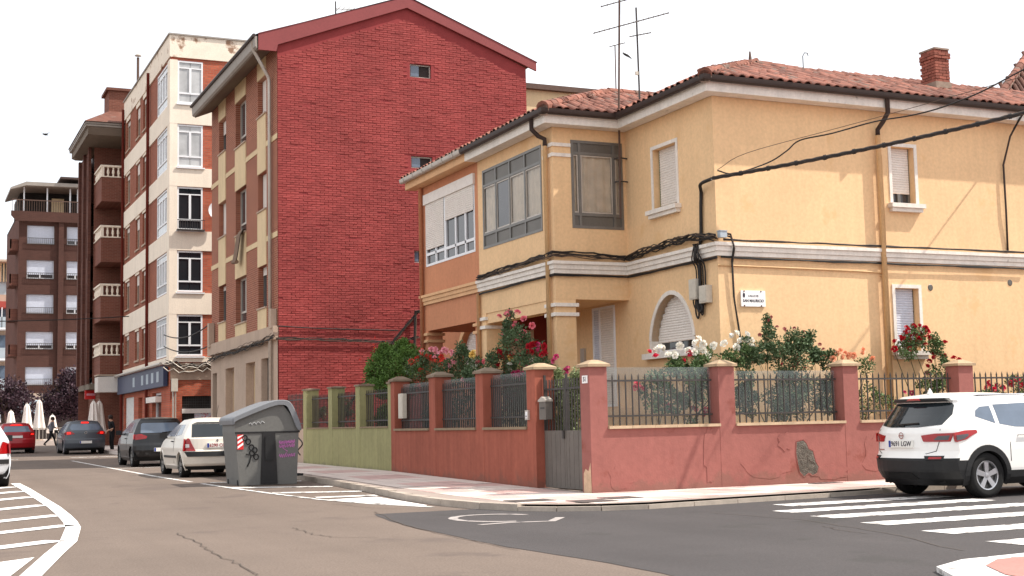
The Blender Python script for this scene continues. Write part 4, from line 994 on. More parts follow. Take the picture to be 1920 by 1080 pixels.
# ================================================================== cream building across the side street
XC, YC, YC1, ZC = 10.465, 59.0, 72.5, 18.75
cb = thing('apartment_block', 'five storey cream and brick block with white corner windows over a blue shop sign', 'building', (XC, YC, .3))
FL = [(15.70, 17.62), (12.85, 14.74), (10.03, 11.94), (7.30, 9.10), (4.50, 6.29)]   # window zones
sideh = [(10.76, 11.87, a, b) for a, b in FL]; fronth = [(59.6, 62.3, a, b) for a, b in FL]+[(u, u+w, a+.25, b-.1) for a, b in FL for u, w in ((65.3, 1.2), (67.4, 1.2), (70.6, 1.3))]
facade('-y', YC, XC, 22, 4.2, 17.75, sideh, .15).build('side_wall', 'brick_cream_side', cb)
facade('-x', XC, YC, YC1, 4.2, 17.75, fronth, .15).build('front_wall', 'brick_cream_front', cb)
MB().quad((XC, YC1, .2), (22, YC1, .2), (22, YC1, ZC), (XC, YC1, ZC)).quad((22, YC, .2), (22, YC1, .2), (22, YC1, ZC), (22, YC, ZC)).quad((XC, YC, ZC-.2), (22, YC, ZC-.2), (22, YC1, ZC-.2), (XC, YC1, ZC-.2)).build('rear_wall', 'cream', cb)
MB().box(XC-.06, 22, YC-.06, YC1, 17.755, ZC).build('parapet', 'cream_worn', cb); MB().box(XC-.12, 22, YC-.12, YC1, ZC+.001, ZC+.07).build('parapet_cap', 'eave_grey', cb)
zb_ = [f[0] for f in FL]; zt_ = [17.75]+[f[1] for f in FL[1:]]
for i in range(5):
    lo = FL[i+1][1] if i < 4 else 4.2; hi = FL[i][0]
    MB().prism([(XC-.055, YC1), (XC-.055, YC-.055), (12.9, YC-.055), (12.9, YC-.001), (XC-.001, YC-.001), (XC-.001, YC1)], 'z', lo+.02, hi-.05).build('floor_band', 'cream', cb)
    # corner post beside the windows
    MB().prism([(XC-.05, YC+.55), (XC-.05, YC-.05), (10.75, YC-.05), (10.75, YC-.001), (XC-.001, YC-.001), (XC-.001, YC+.55)], 'z', hi-.049, FL[i][1]+.019).build('corner_post', 'cream', cb)
    MB().box(10.70, 11.95, YC-.12, YC-.056, hi-.09, hi-.03).build('sill', 'pvc', cb)
    dk = i == 2
    pvc_window(cb, '-y', YC, *sideh[i], .02, 0, mat='pvc', leaves=2, low=.42, head=.28, glass='glass_dark' if i > 1 else 'glass_pale')
    pvc_window(cb, '-x', XC, *fronth[i], .02, 0, mat='pvc', leaves=4, low=.42, head=.28, glass='glass_pale')
    for j in range(3):
        h = fronth[5+i*3+j]; pvc_window(cb, '-x', XC, *h, .12, .35 if j % 2 else .15, mat='stone_beige', leaves=2, glass='glass_win')
        bx('-x', XC, h[0]-.05, h[1]+.05, h[2]-.08, h[2]-.002, -.06, .1).build('sill', 'stone_beige', cb); bx('-x', XC, h[0], h[1], h[3]+.002, h[3]+.32, -.02, 0).build('window_head', 'cream', cb)
pipe([(XC-.12, 64.4, ZC-.4), (XC-.12, 64.4, .4)], .07, 'porch_red', cb); pipe([(XC-.12, YC1-.1, ZC-.4), (XC-.12, YC1-.1, .4)], .07, 'porch_red', cb)
b_ = MB().box(10.72, 11.92, YC-.30, YC-.06, 9.98, 10.03)
for k in range(12): x = 10.74+k*.105; b_.box(x, x+.012, YC-.29, YC-.275, 10.03, 10.42)
b_.box(10.72, 11.92, YC-.30, YC-.27, 10.42, 10.45); b_.build('window_rail', 'iron', cb)
lathe(MB(), [(.02, -.06), (.25, -.02), (.40, .06), (.41, .07), (.02, -.04)], (12.45, YC-.35, 10.9), 'y', 16, flip=-1).build('satellite_dish', 'pvc', cb)
# ground floor shop
facade('-x', XC+.02, YC, YC1, .2, 4.2, [(61.2, 63.6, .3, 3.0), (64.4, 65.7, .3, 2.9), (66.4, 67.6, .3, 2.9), (69, 72, .3, 3.0)], .3).build('shop_front', 'brick_cream_side', cb)
facade('-y', YC+.02, XC+.02, 22, .2, 4.2, [(11.0, 12.7, .3, 2.75)], .2).build('shop_side', 'brick_cream_side', cb)
MB().box(XC+.03, 22, YC-.02, YC+.019, 3.45, 4.18).build('side_band', 'stone_beige', cb)
q = bx('-x', XC, 61.2, 63.6, .3, 3.0, .25, .28).build('shop_window', 'glass_win', cb); ring('-x', XC, 61.2, 63.6, .3, 3.0, .1, .2, .25).build('frame', 'pvc', q); bx('-x', XC, 61.1, 63.7, 2.55, 2.8, -.25, .2).build('shutter_box', 'shutter', q)
bx('-x', XC, 64.4, 65.7, .3, 2.9, .25, .28).build('shop_door', 'dark_shop', cb); bx('-x', XC, 66.4, 67.6, .3, 2.9, .25, .28).build('shop_door', 'stone_beige', cb); bx('-x', XC, 69, 72, .3, 3.0, .1, .14).build('shop_poster', 'poster2', cb)
q = bx('-y', YC, 11.0, 12.7, .3, 2.75, .16, .18).build('shop_window', 'dark_shop', cb)
gr_ = MB()
for k in range(18):
    x = 11.0+1.7*k/17; gr_.tube([(x, YC+.1, .3), (x, YC+.1, 2.75)], .008, 4)
for k in range(22): z = .32+2.4*k/21; gr_.tube([(11.0, YC+.1, z), (12.7, YC+.1, z)], .008, 4)
gr_.build('security_grille', 'grille', q); bx('-y', YC, 11.55, 12.65, 1.1, 2.1, .08, .1).build('poster', 'poster', q); bx('-y', YC, 10.98, 12.72, 2.0, 2.2, .02, .15).build('awning_roll', 'shutter', q)
sg = thing('shop_sign', 'long blue grey shop fascia sign on the cream and brick block', 'shop sign', (XC-.2, 64, 3.2))
bx('-x', XC, YC+.3, YC1+.6, 3.2, 4.1, -.22, -.04).build('fascia', 'shopsign', sg); MB().tube([(XC-.35, YC+.2, 4.16), (XC-.35, YC1+.6, 4.16)], .07, 7).build('awning_roll', 'zinc', sg)
for k, y in enumerate((60.4, 61.8, 63.2, 64.6, 67.2)):
    bx('-x', XC, y, y+.6, 3.42, 3.88, -.232, -.222).build('lettering', 'bluegrey', sg)
t = thing('junction_box', 'white electric junction box on the corner of the cream block', 'junction box', (10.6, YC-.1, 2.8)); MB().box(10.52, 10.78, YC-.22, YC-.03, 2.95, 3.5).build('housing', 'boxgrey', t); MB().tube([(10.6, YC-.1, 2.95), (10.6, YC-.1, .4)], .04, 6).build('conduit', 'zinc', t); MB().tube([(10.7, YC-.1, 2.95), (10.7, YC-.1, .4)], .03, 6).build('conduit', 'zinc', t)
t = thing('chimney_pipe', 'thin flue pipe with cap above the cream parapet', 'flue', (XC+1.2, 70, ZC)); q_ = on(259, 90, 'y', 71); MB().tube([(q_[0], 71, ZC-.4), (q_[0], 71, 20.9)], .07, 6).build('pipe', 'rust_pipe', t); lathe(MB(), [(.0, .22), (.18, .12), (.18, .08), (.0, .08)], (q_[0], 71, 20.9), 'z', 10).build('cowl', 'zinc', t)

# ================================================================== brown block with white balustrades
XE_ = 9.35
eb = thing('apartment_block', 'brown brick block with stacked white balustrade balconies and deep eaves', 'building', (XE_, 76, .4))
MB().quad((XE_, 76.2, 3.9), (11.6, 76.2, 3.9), (11.6, 76.2, 17.0), (XE_, 76.2, 17.0)).quad((11.6, 73, .3), (11.6, 76.2, .3), (11.6, 76.2, 17), (11.6, 73, 17)).build('wall', 'brick_balc', eb); MB().quad((9.2, 81.2, .3), (22, 81.2, .3), (22, 81.2, 17), (9.2, 81.2, 17)).build('rear_wall', 'brick_balc', eb)
FW = [(z, z+1.7) for z in (4.7, 7.9, 11.0, 14.0)]
facade('-x', XE_-.15, 76.2, 81.2, 3.9, 17, [(u, u+1.1, a, b) for a, b in FW for u in (77.0, 79.2)], .3).build('front_wall', 'brick_brown_side', eb)
MB().box(XE_+.1, XE_+.2, 76.4, 81, 4, 16.8).build('room_back', 'glass_win', eb)
for y in (76.25, 78.5, 80.7): MB().box(XE_-.30, XE_-.151, y, y+.35, 3.9, 17).build('pilaster', 'brick_brown_side', eb)
MB().box(XE_+.4, 22, 76.3, 81.1, .3, 3.89).build('ground_floor', 'brick_balc', eb); MB().box(XE_-.15, 22, 76.21, 81.15, 3.6, 3.898).build('underside', 'soffit', eb)
for i, zt in enumerate((15.53, 12.26, 9.12, 5.96)):
    z0 = zt-1.97 if i < 3 else zt-1.65
    bal = MB().box(9.41, 11.55, 73.5, 73.62, z0+.02, zt-.66); bal.box(9.41, 9.52, 73.62, 76.19, z0+.02, zt-.66); bal.box(9.41, 11.55, 73.5, 76.19, z0, z0+.018)
    bp = bal.build('balcony', 'brick_balc', eb)
    rl = MB().box(9.36, 11.55, 73.46, 73.66, zt-.1, zt); rl.box(9.36, 9.56, 73.66, 76.19, zt-.1, zt); rl.box(9.36, 11.55, 73.46, 73.66, zt-.659, zt-.6); rl.box(9.36, 9.56, 73.66, 76.19, zt-.659, zt-.6); rl.box(9.40, 9.54, 73.48, 73.62, zt-.6, zt-.1)
    rl.build('handrail', 'cream', bp)
    prof = [(.05, 0), (.06, .04), (.035, .08), (.075, .2), (.06, .32), (.035, .42), (.06, .47), (.05, .5)]
    for k in range(5): lathe(MB(), prof, (9.75+k*.27, 73.56, zt-.6), 'z', 8).build('baluster', 'cream', bp, smooth=True)
    for k in range(8): lathe(MB(), prof, (9.46, 73.9+k*.3, zt-.6), 'z', 8).build('baluster', 'cream', bp, smooth=True)
    MB().box(11.2, 11.55, 76.1, 76.19, z0+.1, z0+2.2).build('door', 'stone_beige', bp)
    MB().box(10.95, 11.1, 76.0, 76.19, z0+2.45, z0+2.7).build('wall_lamp', 'canvas', bp)
MB().prism([(72.9, 17.02), (72.7, 17.35), (72.7, 17.55), (79.5, 17.55), (79.5, 17.02)], 'x', 8.6, 11.7).build('eave', 'soffit', eb)
MB().prism([(8.6, 17.1), (8.6, 17.5), (9.2, 17.5), (9.2, 17.02), (8.8, 17.02)], 'y', 79.51, 80.4).build('eave', 'soffit', eb)
for d in (0, .12): MB().box(8.5-d*.2, 11.7, 72.62-d*.3, 72.7, 17.42+d, 17.52+d).build('eave_moulding', 'eave_grey', eb); MB().box(8.47-d*.2, 8.6, 72.7, 80.4, 17.42+d, 17.52+d).build('eave_moulding', 'eave_grey', eb)
MB().add([(8.4, 72.5, 17.66), (12.2, 72.5, 17.66), (12.2, 77, 20.0), (11.7, 77, 20.0)], [(0, 1, 2, 3)]).add([(8.4, 72.5, 17.66), (11.7, 77, 20), (11.7, 80.5, 20), (8.4, 80.5, 17.66)], [(0, 1, 2, 3)]).add([(8.4, 72.5, 17.66), (8.4, 80.5, 17.66), (11.7, 80.5, 17.66), (12.2, 72.5, 17.66)], [(0, 1, 2, 3)]).build('roof', 'tile', eb)
MB().box(9.9, 11.6, 74.6, 76.5, 17.7, 19.9).build('roof_turret', 'brick_balc', eb); MB().box(9.75, 11.7, 74.45, 76.6, 19.9, 20.05).build('turret_cap', 'tile', eb)
t = thing('shop_awning', 'pale box awning beneath the lowest balcony of the brown block', 'awning', (9.6, 73.5, 3.3)); q_ = on(195, 715, 'y', 73.2); MB().prism([(9.25, 3.35), (9.25, 4.15), (11.3, 4.2), (11.3, 3.35)], 'y', 73.0, 74.3).build('box', 'awning_white', t); MB().box(9.22, 11.33, 72.97, 74.33, 4.201, 4.27).build('cover', 'stone_beige', t)
t = thing('hanging_sign', 'red projecting shop sign with a pale emblem under the brown block', 'sign', (9.1, 78, 3)); MB().box(9.2, 9.85, 78, 78.2, 3.1, 4.5).build('panel', 'sign_red', t); MB().box(9.3, 9.72, 77.985, 77.999, 3.7, 4.3).build('emblem', 'bluegrey', t); MB().box(9.36, 9.42, 77.975, 77.984, 3.8, 4.2).build('letter', 'ink', t); MB().box(9.48, 9.66, 77.975, 77.984, 4.02, 4.2).build('letter', 'ink', t)
MB().box(9.28, 9.78, 77.985, 77.999, 3.3, 3.42).build('lettering', 'rose_palepink', t); MB().box(9.88, 9.96, 78, 78.2, .5, 4.5).build('post', 'sign_red', t)

# ================================================================== brown block at the end of the street
YF = 105.0
fb = thing('apartment_block', 'dark brown apartment block with white shuttered windows at the end of the street', 'building', (10, YF, .7))
FZ = [(15.33, 16.74), (12.72, 14.13), (10.12, 11.56), (7.46, 8.77), (4.81, 6.15)]
hl = [(x, x+w, a, b) for a, b in FZ for x, w in ((8.12, 1.93), (10.95, 1.93))]
facade('-y', YF, 7.55, 15, .7, 17.75, hl, .25).build('wall', 'brick_brown', fb)
MB().quad((7.55, YF, .7), (7.55, 118, .7), (7.55, 118, 17.75), (7.55, YF, 17.75)).box(7.55, 15, YF+.01, 118, 17.6, 17.74).build('side_wall', 'brick_brown_side', fb)
for x0, x1 in ((10.35, 10.72), (13.2, 13.5)): MB().box(x0, x1, YF-.25, YF-.001, 3.2, 17.75).build('pilaster', 'brick_brown', fb)
for i, (a, b, e, f) in enumerate(hl):
    w = pvc_window(fb, '-y', YF, a, b, e+.02, f, .2, .78 if i % 4 else .95, leaves=3 if i % 2 else 2, glass='glass_win', shmat='shutter_blue')
    rl = MB().box(a, b, YF-.14, YF-.11, e+.42, e+.46); rl.box(a, b, YF-.14, YF-.11, e-.02, e+.02)
    for k in range(15): x = a+(b-a)*k/14; rl.box(x-.012, x+.012, YF-.135, YF-.115, e+.02, e+.42)
    rl.build('window_rail', 'iron', w)
for e, f in FZ: 
    s = MB().box(6.95, 7.54, YF+.2, YF+3, e-.5, e-.36); s.box(6.95, 7.05, YF+.2, YF+3, e-.36, e+.35); s.box(6.95, 7.54, YF+.2, YF+.3, e-.36, e+.35); s.build('side_balcony', 'brick_brown_side', fb)
MB().prism([(6.95, 17.4), (7.3, 17.0), (15, 17.0), (15, 17.745), (6.95, 17.745)], 'y', YF-.35, YF-.252).build('roof_ledge', 'brick_brown', fb)
tr = MB().box(7.0, 15, YF-.33, YF-.28, 18.55, 18.62)
for k in range(46): x = 7.05+k*.17; tr.box(x-.015, x+.015, YF-.32, YF-.29, 17.75, 18.55)
tr.build('terrace_rail', 'rust_pipe', fb)
for x in (7.9, 9.55, 11.2, 11.75, 13.3): MB().box(x-.05, x+.05, YF+.4, YF+.5, 17.75, 19.7).build('post', 'pvc', fb)
MB().prism([(6.9, 19.35), (8.0, 19.7), (15, 19.75), (15, 20.0), (8.0, 19.98), (6.9, 19.5)], 'y', YF-.3, YF+6).build('terrace_canopy', 'eave_grey', fb); MB().box(10.4, 15, YF-.5, YF+6, 20.3, 20.45).build('terrace_canopy', 'roof_dark', fb); MB().box(7.8, 15, YF+3, YF+9, 17.75, 19.69).build('penthouse', 'room', fb)
MB().box(10.1, 11.0, YF+2.8, YF+2.99, 17.75, 19.3).build('penthouse_panel', 'panel_cream', fb)
MB().box(7.6, 15, YF-.06, YF-.001, 3.35, 4.2).build('shop_band', 'stone_beige', fb); MB().box(7.6, 15, YF-.04, YF-.001, .7, 3.3).build('shop_front', 'dark_shop', fb)
t = thing('cafe_awning', 'wide pale blue sloping awning over the cafe front at the street end', 'awning', (8.8, 103, 2.9)); MB().add([(7.3, 102.4, 2.85), (10.2, 102.4, 2.85), (10.2, YF-.08, 3.7), (7.75, YF-.08, 3.7), (7.3, 102.4, 2.7), (10.2, 102.4, 2.7)], [(0, 1, 2, 3), (0, 1, 5, 4)]).build('cloth', 'canvas_blue', t); MB().tube([(7.3, 102.42, 2.8), (10.2, 102.42, 2.8)], .03, 5).build('front_bar', 'zinc', t)
# pale block far left, and low block between
wb = thing('apartment_block', 'pale modern block with glazed balconies beyond the street end', 'building', (5, 135, .7))
MB().box(-6, 9.3, 136, 150, .7, 14.5).build('wall', 'stone_beige', wb); MB().box(-6, 9.8, 135.2, 150, 17.6, 17.8).build('roof_slab', 'stone_beige', wb); MB().box(-6, 9.4, 137, 150, 14.5, 17.6).build('penthouse', 'bluegrey', wb)
for k in range(16): x = 5.2+k*.27; MB().box(x, x+.12, 136.6, 136.9, 15.8, 17.6).build('louvre', 'panel_cream', wb)
MB().box(9.3, 9.75, 135.8, 150, 1, 15.0).build('red_pier', 'house_red', wb); MB().box(-6, 9.2, 134.2, 135.9, 13.1, 13.7).build('red_band', 'house_red', wb)
for z in (2.5, 5.4, 8.3, 11.2):
    b = MB().box(-6, 9.0, 134.0, 135.9, z-.18, z).build('balcony', 'pvc', wb); MB().box(-6, 9.0, 134.0, 134.08, z, z+1.0).build('balcony_front', 'bluegrey', b)
    for x in (4.9, 6.4, 7.9): MB().box(x, x+1.0, 135.85, 135.95, z+.1, z+2.3).build('window', 'glass_side', b)
for x in (8.2, 8.9): MB().box(x, x+.08, 134.0, 134.08, 11.2, 13.1).build('bay_mullion', 'pvc', wb)
# cream block peeping above the yellow house, and steep tiled roof at far right
kb = thing('apartment_block', 'plain cream block rising behind the yellow house roof', 'building', (24, 45, .3)); MB().box(19.6, 34, 45, 58, .3, 13.85).build('wall', 'panel_cream', kb); MB().box(19.4, 34.2, 44.8, 58.2, 13.852, 14.05).build('roof_edge', 'rust_pipe', kb); MB().box(19.62, 34, 44.96, 44.999, 12.0, 12.12).build('band', 'stone_beige', kb)
tb = thing('house', 'steep brown tiled roof house rising behind the chimney side of the yellow house', 'house', (36, 33, .2)); MB().box(33.5, 42, 33.5, 36, .2, 10.9).build('wall', 'cream', tb)
r2 = MB().add([(31.3, 31.6, 10.95), (43, 31.6, 10.95), (43, 34.4, 15.05), (37, 34.4, 15.05)], [(0, 1, 2, 3)]).add([(31.3, 31.6, 10.95), (37, 34.4, 15.05), (43, 43.6, 10.95)], [(0, 1, 2)]).build('roof', 'tile_base', tb)
rr = MB(); lay([(31.3, 31.6, 11.0), (43, 31.6, 11.0), (43, 34.4, 15.1), (37, 34.4, 15.1)], 0, lambda k, p: False, parent=r2, restmb=rr, pitch=.26, row=.36); rr.build('roof_tile_field', 'tile_dark', r2, kind='stuff'); ridge((31.3, 31.6, 11.0), (37, 34.4, 15.1), r2)
# ================================================================== cars
def interp(z, zs, xs): return float(np.interp(z, zs, xs))
class Car:
    """car in local space: x forward (0 = rear bumper), y to the left, z up"""
    def __init__(s, name, label, loc, rz, spec, group=None):
        s.sp = spec; s.root = thing(name, label, 'car', loc, group, rz); OFF[s.root.name] = None
        s.build()
    def W(s, x, z):
        sp = s.sp; w = interp(z, *sp['wz']); L = sp['L']
        tx = interp(x, [0, .5, 1.2, L-1.3, L-.5, L], [sp.get('rt', .955), .985, 1, 1, .965, .86])
        return w*tx
    def xr(s, z): return interp(z, *s.sp['rear'])
    def xf(s, z): return interp(z, *s.sp['front'])
    def cr(s, z): return interp(z, [.2, .7, 1.0, 1.45], s.sp.get('rc', [.30, .26, .20, .14]))
    def rear(s, y, z, off=0):
        x0 = s.xr(z); w = s.W(x0+s.cr(z), z); u = min(1, abs(y)/w); return x0+s.cr(z)*u**3.2-off
    def front(s, y, z):
        x0 = s.xf(z); c = interp(z, [.3, .8, 1.0, 1.4], [.45, .5, .35, .18]); w = s.W(x0-c, z); u = min(1, abs(y)/w); return x0-c*u**2.6
    def build(s):
        sp = s.sp; zs = sp['rows']; NZ = len(zs); NY = 20; NX = 90; root = s.root
        us = [math.sin(math.pi/2*(2*k/NY-1)) for k in range(NY+1)]
        P = sp['paint']; arch = sp['arch']; ra = sp['ra']
        body = MB(); clad = MB()
        def put(vs, c):
            cx = np.mean([v[0] for v in vs]); cy = np.mean([abs(v[1]) for v in vs]); cz = np.mean([v[2] for v in vs])
            tgt = clad if sp['clad'](cx, cy, cz, c) else body
            tgt.add(vs, [tuple(range(len(vs)))])
        R_, F_ = [], []
        for z in zs:
            xr_, cr_ = s.xr(z), s.cr(z); w = s.W(xr_+cr_, z); R_.append([(s.rear(u*w, z), u*w, z) for u in us])
            c = interp(z, [.3, .8, 1.0, 1.4], [.45, .5, .35, .18]); w2 = s.W(s.xf(z)-c, z); F_.append([(s.front(u*w2, z), u*w2, z) for u in us])
        for i in range(NZ-1):
            for k in range(NY):
                put([R_[i][k], R_[i][k+1], R_[i+1][k+1], R_[i+1][k]], 'rear'); put([F_[i][k+1], F_[i][k], F_[i+1][k], F_[i+1][k+1]], 'front')
        for sgn, k in ((1, NY), (-1, 0)):
            rows = []
            for i, z in enumerate(zs):
                a, b = R_[i][k][0], F_[i][k][0]; row = []
                for j in range(NX+1):
                    x = a+(b-a)*j/NX; y = s.W(x, z)
                    if j == 0: y = abs(R_[i][k][1])
                    if j == NX: y = abs(F_[i][k][1])
                    row.append([x, sgn*y, z])
                rows.append(row)
            # wheel openings: pull the nearest vertices onto the arch circle
            for row in rows:
                for v in row:
                    for xc in sp['axles']:
                        d = math.hypot(v[0]-xc, v[2]-arch)
                        if abs(d-ra) < .035 and d > 1e-3: v[0] = xc+(v[0]-xc)*ra/d; v[2] = arch+(v[2]-arch)*ra/d
            for i in range(NZ-1):
                for j in range(NX):
                    q = [rows[i][j], rows[i][j+1], rows[i+1][j+1], rows[i+1][j]]
                    cx = sum(v[0] for v in q)/4; cz = sum(v[2] for v in q)/4
                    if any(math.hypot(cx-xc, cz-arch) < ra-.002 for xc in sp['axles']): continue
                    put([tuple(v) for v in q], 'side')
        # roof
        nr = 14; T0, T1 = R_[-1], F_[-1]
        grid = [[(T0[k][0]+(T1[k][0]-T0[k][0])*t/nr, T0[k][1]+(T1[k][1]-T0[k][1])*t/nr, zs[-1]+sp['crown']*(1-us[k]**2)*min(1, math.sin(math.pi*t/nr)*1.6)+.02*(1-abs(us[k])**6)*math.sin(math.pi*t/nr)) for k in range(NY+1)] for t in range(nr+1)]
        for t in range(nr):
            for k in range(NY): put([grid[t][k], grid[t][k+1], grid[t+1][k+1], grid[t+1][k]], 'roof')
        bo = body.build('body', P, root, smooth=True, local=True); s.body = bo
        if clad.f: clad.build('lower_cladding', 'plastic_black', root, smooth=True, local=True)
        hw = interp(.5, *sp['wz'])
        fl = MB(); zf = zs[0]+.02; fl.box(.3, sp['L']-.4, -hw*.72, hw*.72, zf, zf+.1)
        for xc in sp['axles']:
            for sg in (-1, 1):
                pts = [(xc+(ra+.0)*math.cos(q), arch+(ra+.0)*math.sin(q)) for q in np.linspace(-.25, math.pi+.25, 13)]
                for (x1, z1), (x2, z2) in zip(pts[:-1], pts[1:]): fl.quad((x1, sg*(hw-.03), z1), (x2, sg*(hw-.03), z2), (x2, sg*(hw-.32), z2), (x1, sg*(hw-.32), z1))
                fl.add([(x, sg*(hw-.32), z) for x, z in pts], [tuple(range(len(pts)))])
        fl.build('underbody', 'rubber', root, local=True)
        # wheel-arch lips
        for xc in sp['axles']:
            for sg in (-1, 1):
                lip = MB(); wl = sp.get('lip', .03); pts = np.linspace(-.35, math.pi+.35, 22)
                for a, b in zip(pts[:-1], pts[1:]):
                    v = []
                    for q in (a, b):
                        for rr, d in ((ra-.012, -.06), (ra-.012, .012), (ra+wl, .012), (ra+wl+.01, -.01)):
                            x, z = xc+rr*math.cos(q), arch+rr*math.sin(q); v.append((x, sg*(s.W(x, max(z, zs[0]))+d), z))
                    lip.add(v, [(0, 1, 5, 4), (1, 2, 6, 5), (2, 3, 7, 6)])
                lip.build('arch_lip', sp.get('lipmat', P), root, smooth=False, local=True)
        s.wheels()
    def wheels(s):
        sp = s.sp; r = sp['r']; hw = interp(.4, *sp['wz'])
        for xc in sp['axles']:
            for sg in (-1, 1):
                yo = sg*(hw-.03); rim = MB(); rr = r*.66
                lathe(rim, [(rr, -.16), (rr, -.01), (rr*.97, .0), (rr*.90, -.004), (rr*.88, -.05)], (xc, yo, r), 'y', 28, flip=sg)
                n = sp.get('spokes', 5)
                for k in range(n):
                    a = 2*math.pi*k/n+.3; ca, sa = math.cos(a), math.sin(a)
                    def pt(rad, w, d): return (xc+rad*ca-w*sa, yo+sg*d, r+rad*sa+w*ca)
                    w0, w1 = rr*.15, rr*sp.get('spw', .26)
                    rim.add([pt(rr*.1, -w0, -.012), pt(rr*.1, w0, -.012), pt(rr*.93, w1, -.004), pt(rr*.93, -w1*.6, -.004), pt(rr*.1, -w0*.6, -.05), pt(rr*.1, w0*.6, -.05), pt(rr*.93, w1*.7, -.05), pt(rr*.93, -w1*.4, -.05)],
                            [(0, 1, 2, 3), (0, 3, 7, 4), (1, 5, 6, 2)])
                lathe(rim, [(.001, .0), (rr*.17, -.002), (rr*.19, -.03)], (xc, yo, r), 'y', 14, flip=sg)
                w = rim.build('wheel', sp.get('rimmat', 'rim'), s.root, smooth=False, local=True)
                ty = lathe(MB(), [(rr*.985, -.20), (r*.95, -.205), (r, -.17), (r, -.04), (r*.965, .004), (r*.80, .012), (rr*.985, -.004)], (xc, yo, r), 'y', 36, flip=sg); ty.build('tyre', 'rubber', w, smooth=True, local=True)
                lathe(MB(), [(.001, -.07), (rr*.9, -.07)], (xc, yo, r), 'y', 20, flip=sg).build('brake_disc', 'rim_dull', w, local=True)
    # patches laid on the body -------------------------------------------------
    def _cols(s, poly, n):
        us = [p[0] for p in poly]; a, b = min(us), max(us); out = []
        for k in range(n+1):
            u = a+(b-a)*(k/n); u = min(max(u, a+1e-5), b-1e-5); zz = []
            for (x1, z1), (x2, z2) in zip(poly, poly[1:]+poly[:1]):
                if (x1-u)*(x2-u) <= 0 and abs(x1-x2) > 1e-9: zz.append(z1+(z2-z1)*(u-x1)/(x2-x1))
            if zz: out.append((u, min(zz), max(zz)))
        return out
    def patch(s, fn, poly, mat, name, parent=None, off=.006, n=24, nv=6, thick=.02):
        cols = s._cols(poly, n); mb = MB(); idx = []
        for u, z0, z1 in cols:
            idx.append([fn(u, z0+(z1-z0)*k/nv, off) for k in range(nv+1)])
        for a, b in zip(idx[:-1], idx[1:]):
            for k in range(nv): mb.quad(a[k], b[k], b[k+1], a[k+1])
        inn = [[fn(u, z, -thick) for z in (z0, z1)] for u, z0, z1 in cols]
        for i in range(len(cols)-1):
            mb.quad(idx[i][0], idx[i+1][0], inn[i+1][0], inn[i][0]); mb.quad(idx[i][-1], idx[i+1][-1], inn[i+1][1], inn[i][1])
        for e in (0, -1): 
            for k in range(nv): pass
            mb.add(idx[e]+[inn[e][1], inn[e][0]], [tuple(range(nv+3))])
        return mb.build(name, mat, parent or s.root, smooth=False, local=True)
    def Rr(s, y, z, off=0): return (s.rear(y, z)-off, y, z)
    def Ss(s, sg): return lambda x, z, off=0: (x, sg*(s.W(x, z)+off), z)
    def Ff(s, y, z, off=0): return (s.front(y, z)+off, y, z)
    def sides(s, poly, mat, name, **k): return [s.patch(s.Ss(sg), poly, mat, name, **k) for sg in (-1, 1)]
    def rears(s, poly, mat, name, **k): return [s.patch(s.Rr, [(sg*y, z) for y, z in poly], mat, name, **k) for sg in (-1, 1)]
    def plate(s, txt, z, y0=0, w=.52, h=.11, off=.03, col='ink', eu=True):
        x = s.rear(y0, z)-off; root = s.root
        p = MB().box(x-.008, x+.03, y0-w/2, y0+w/2, z-h/2, z+h/2).build('licence_plate', 'plate', root, local=True)
        if eu: MB().box(x-.0095, x-.0081, y0+w/2-.052, y0+w/2-.004, z-h/2+.004, z+h/2-.004).build('country_band', 'plate_blue', p, local=True)
        if txt:
            me = text_mesh(txt, h*.98, 'lettering', bold=.0012); me.materials.clear(); me.materials.append(M[col]); o = bpy.data.objects.new('lettering', me); COL.objects.link(o); o.parent = p
            o.location = (x-.0105, y0-.022, z); o.rotation_euler = (R(90), 0, R(-90)); wd = max(v.co.x for v in me.vertices)-min(v.co.x for v in me.vertices); o.scale = ((w-.075)/wd, 1, 1); OFF[o.name] = None
        return p
    def mirror(s, x, z, mat):
        for sg in (-1, 1):
            y = sg*(s.W(x, z)+.13); m = MB(); 
            for (rx, kx) in ((0, 0),):
                m.add([(x-.05, y-.09, z-.06), (x-.05, y+.09, z-.06), (x-.05, y+.09, z+.08), (x-.05, y-.09, z+.08), (x+.10, y-.06, z-.03), (x+.10, y+.06, z-.03), (x+.10, y+.06, z+.05), (x+.10, y-.06, z+.05)], [(0, 1, 2, 3), (4, 5, 6, 7), (0, 1, 5, 4), (1, 2, 6, 5), (2, 3, 7, 6), (3, 0, 4, 7)])
            m.tube([(x+.03, sg*s.W(x, z), z-.05), (x+.03, y, z-.04)], .02, 5); m.build('mirror', mat, s.root, local=True)
def rowset(a, b, extra): return sorted({round(x, 4) for x in list(np.linspace(a, b, 40))+extra})
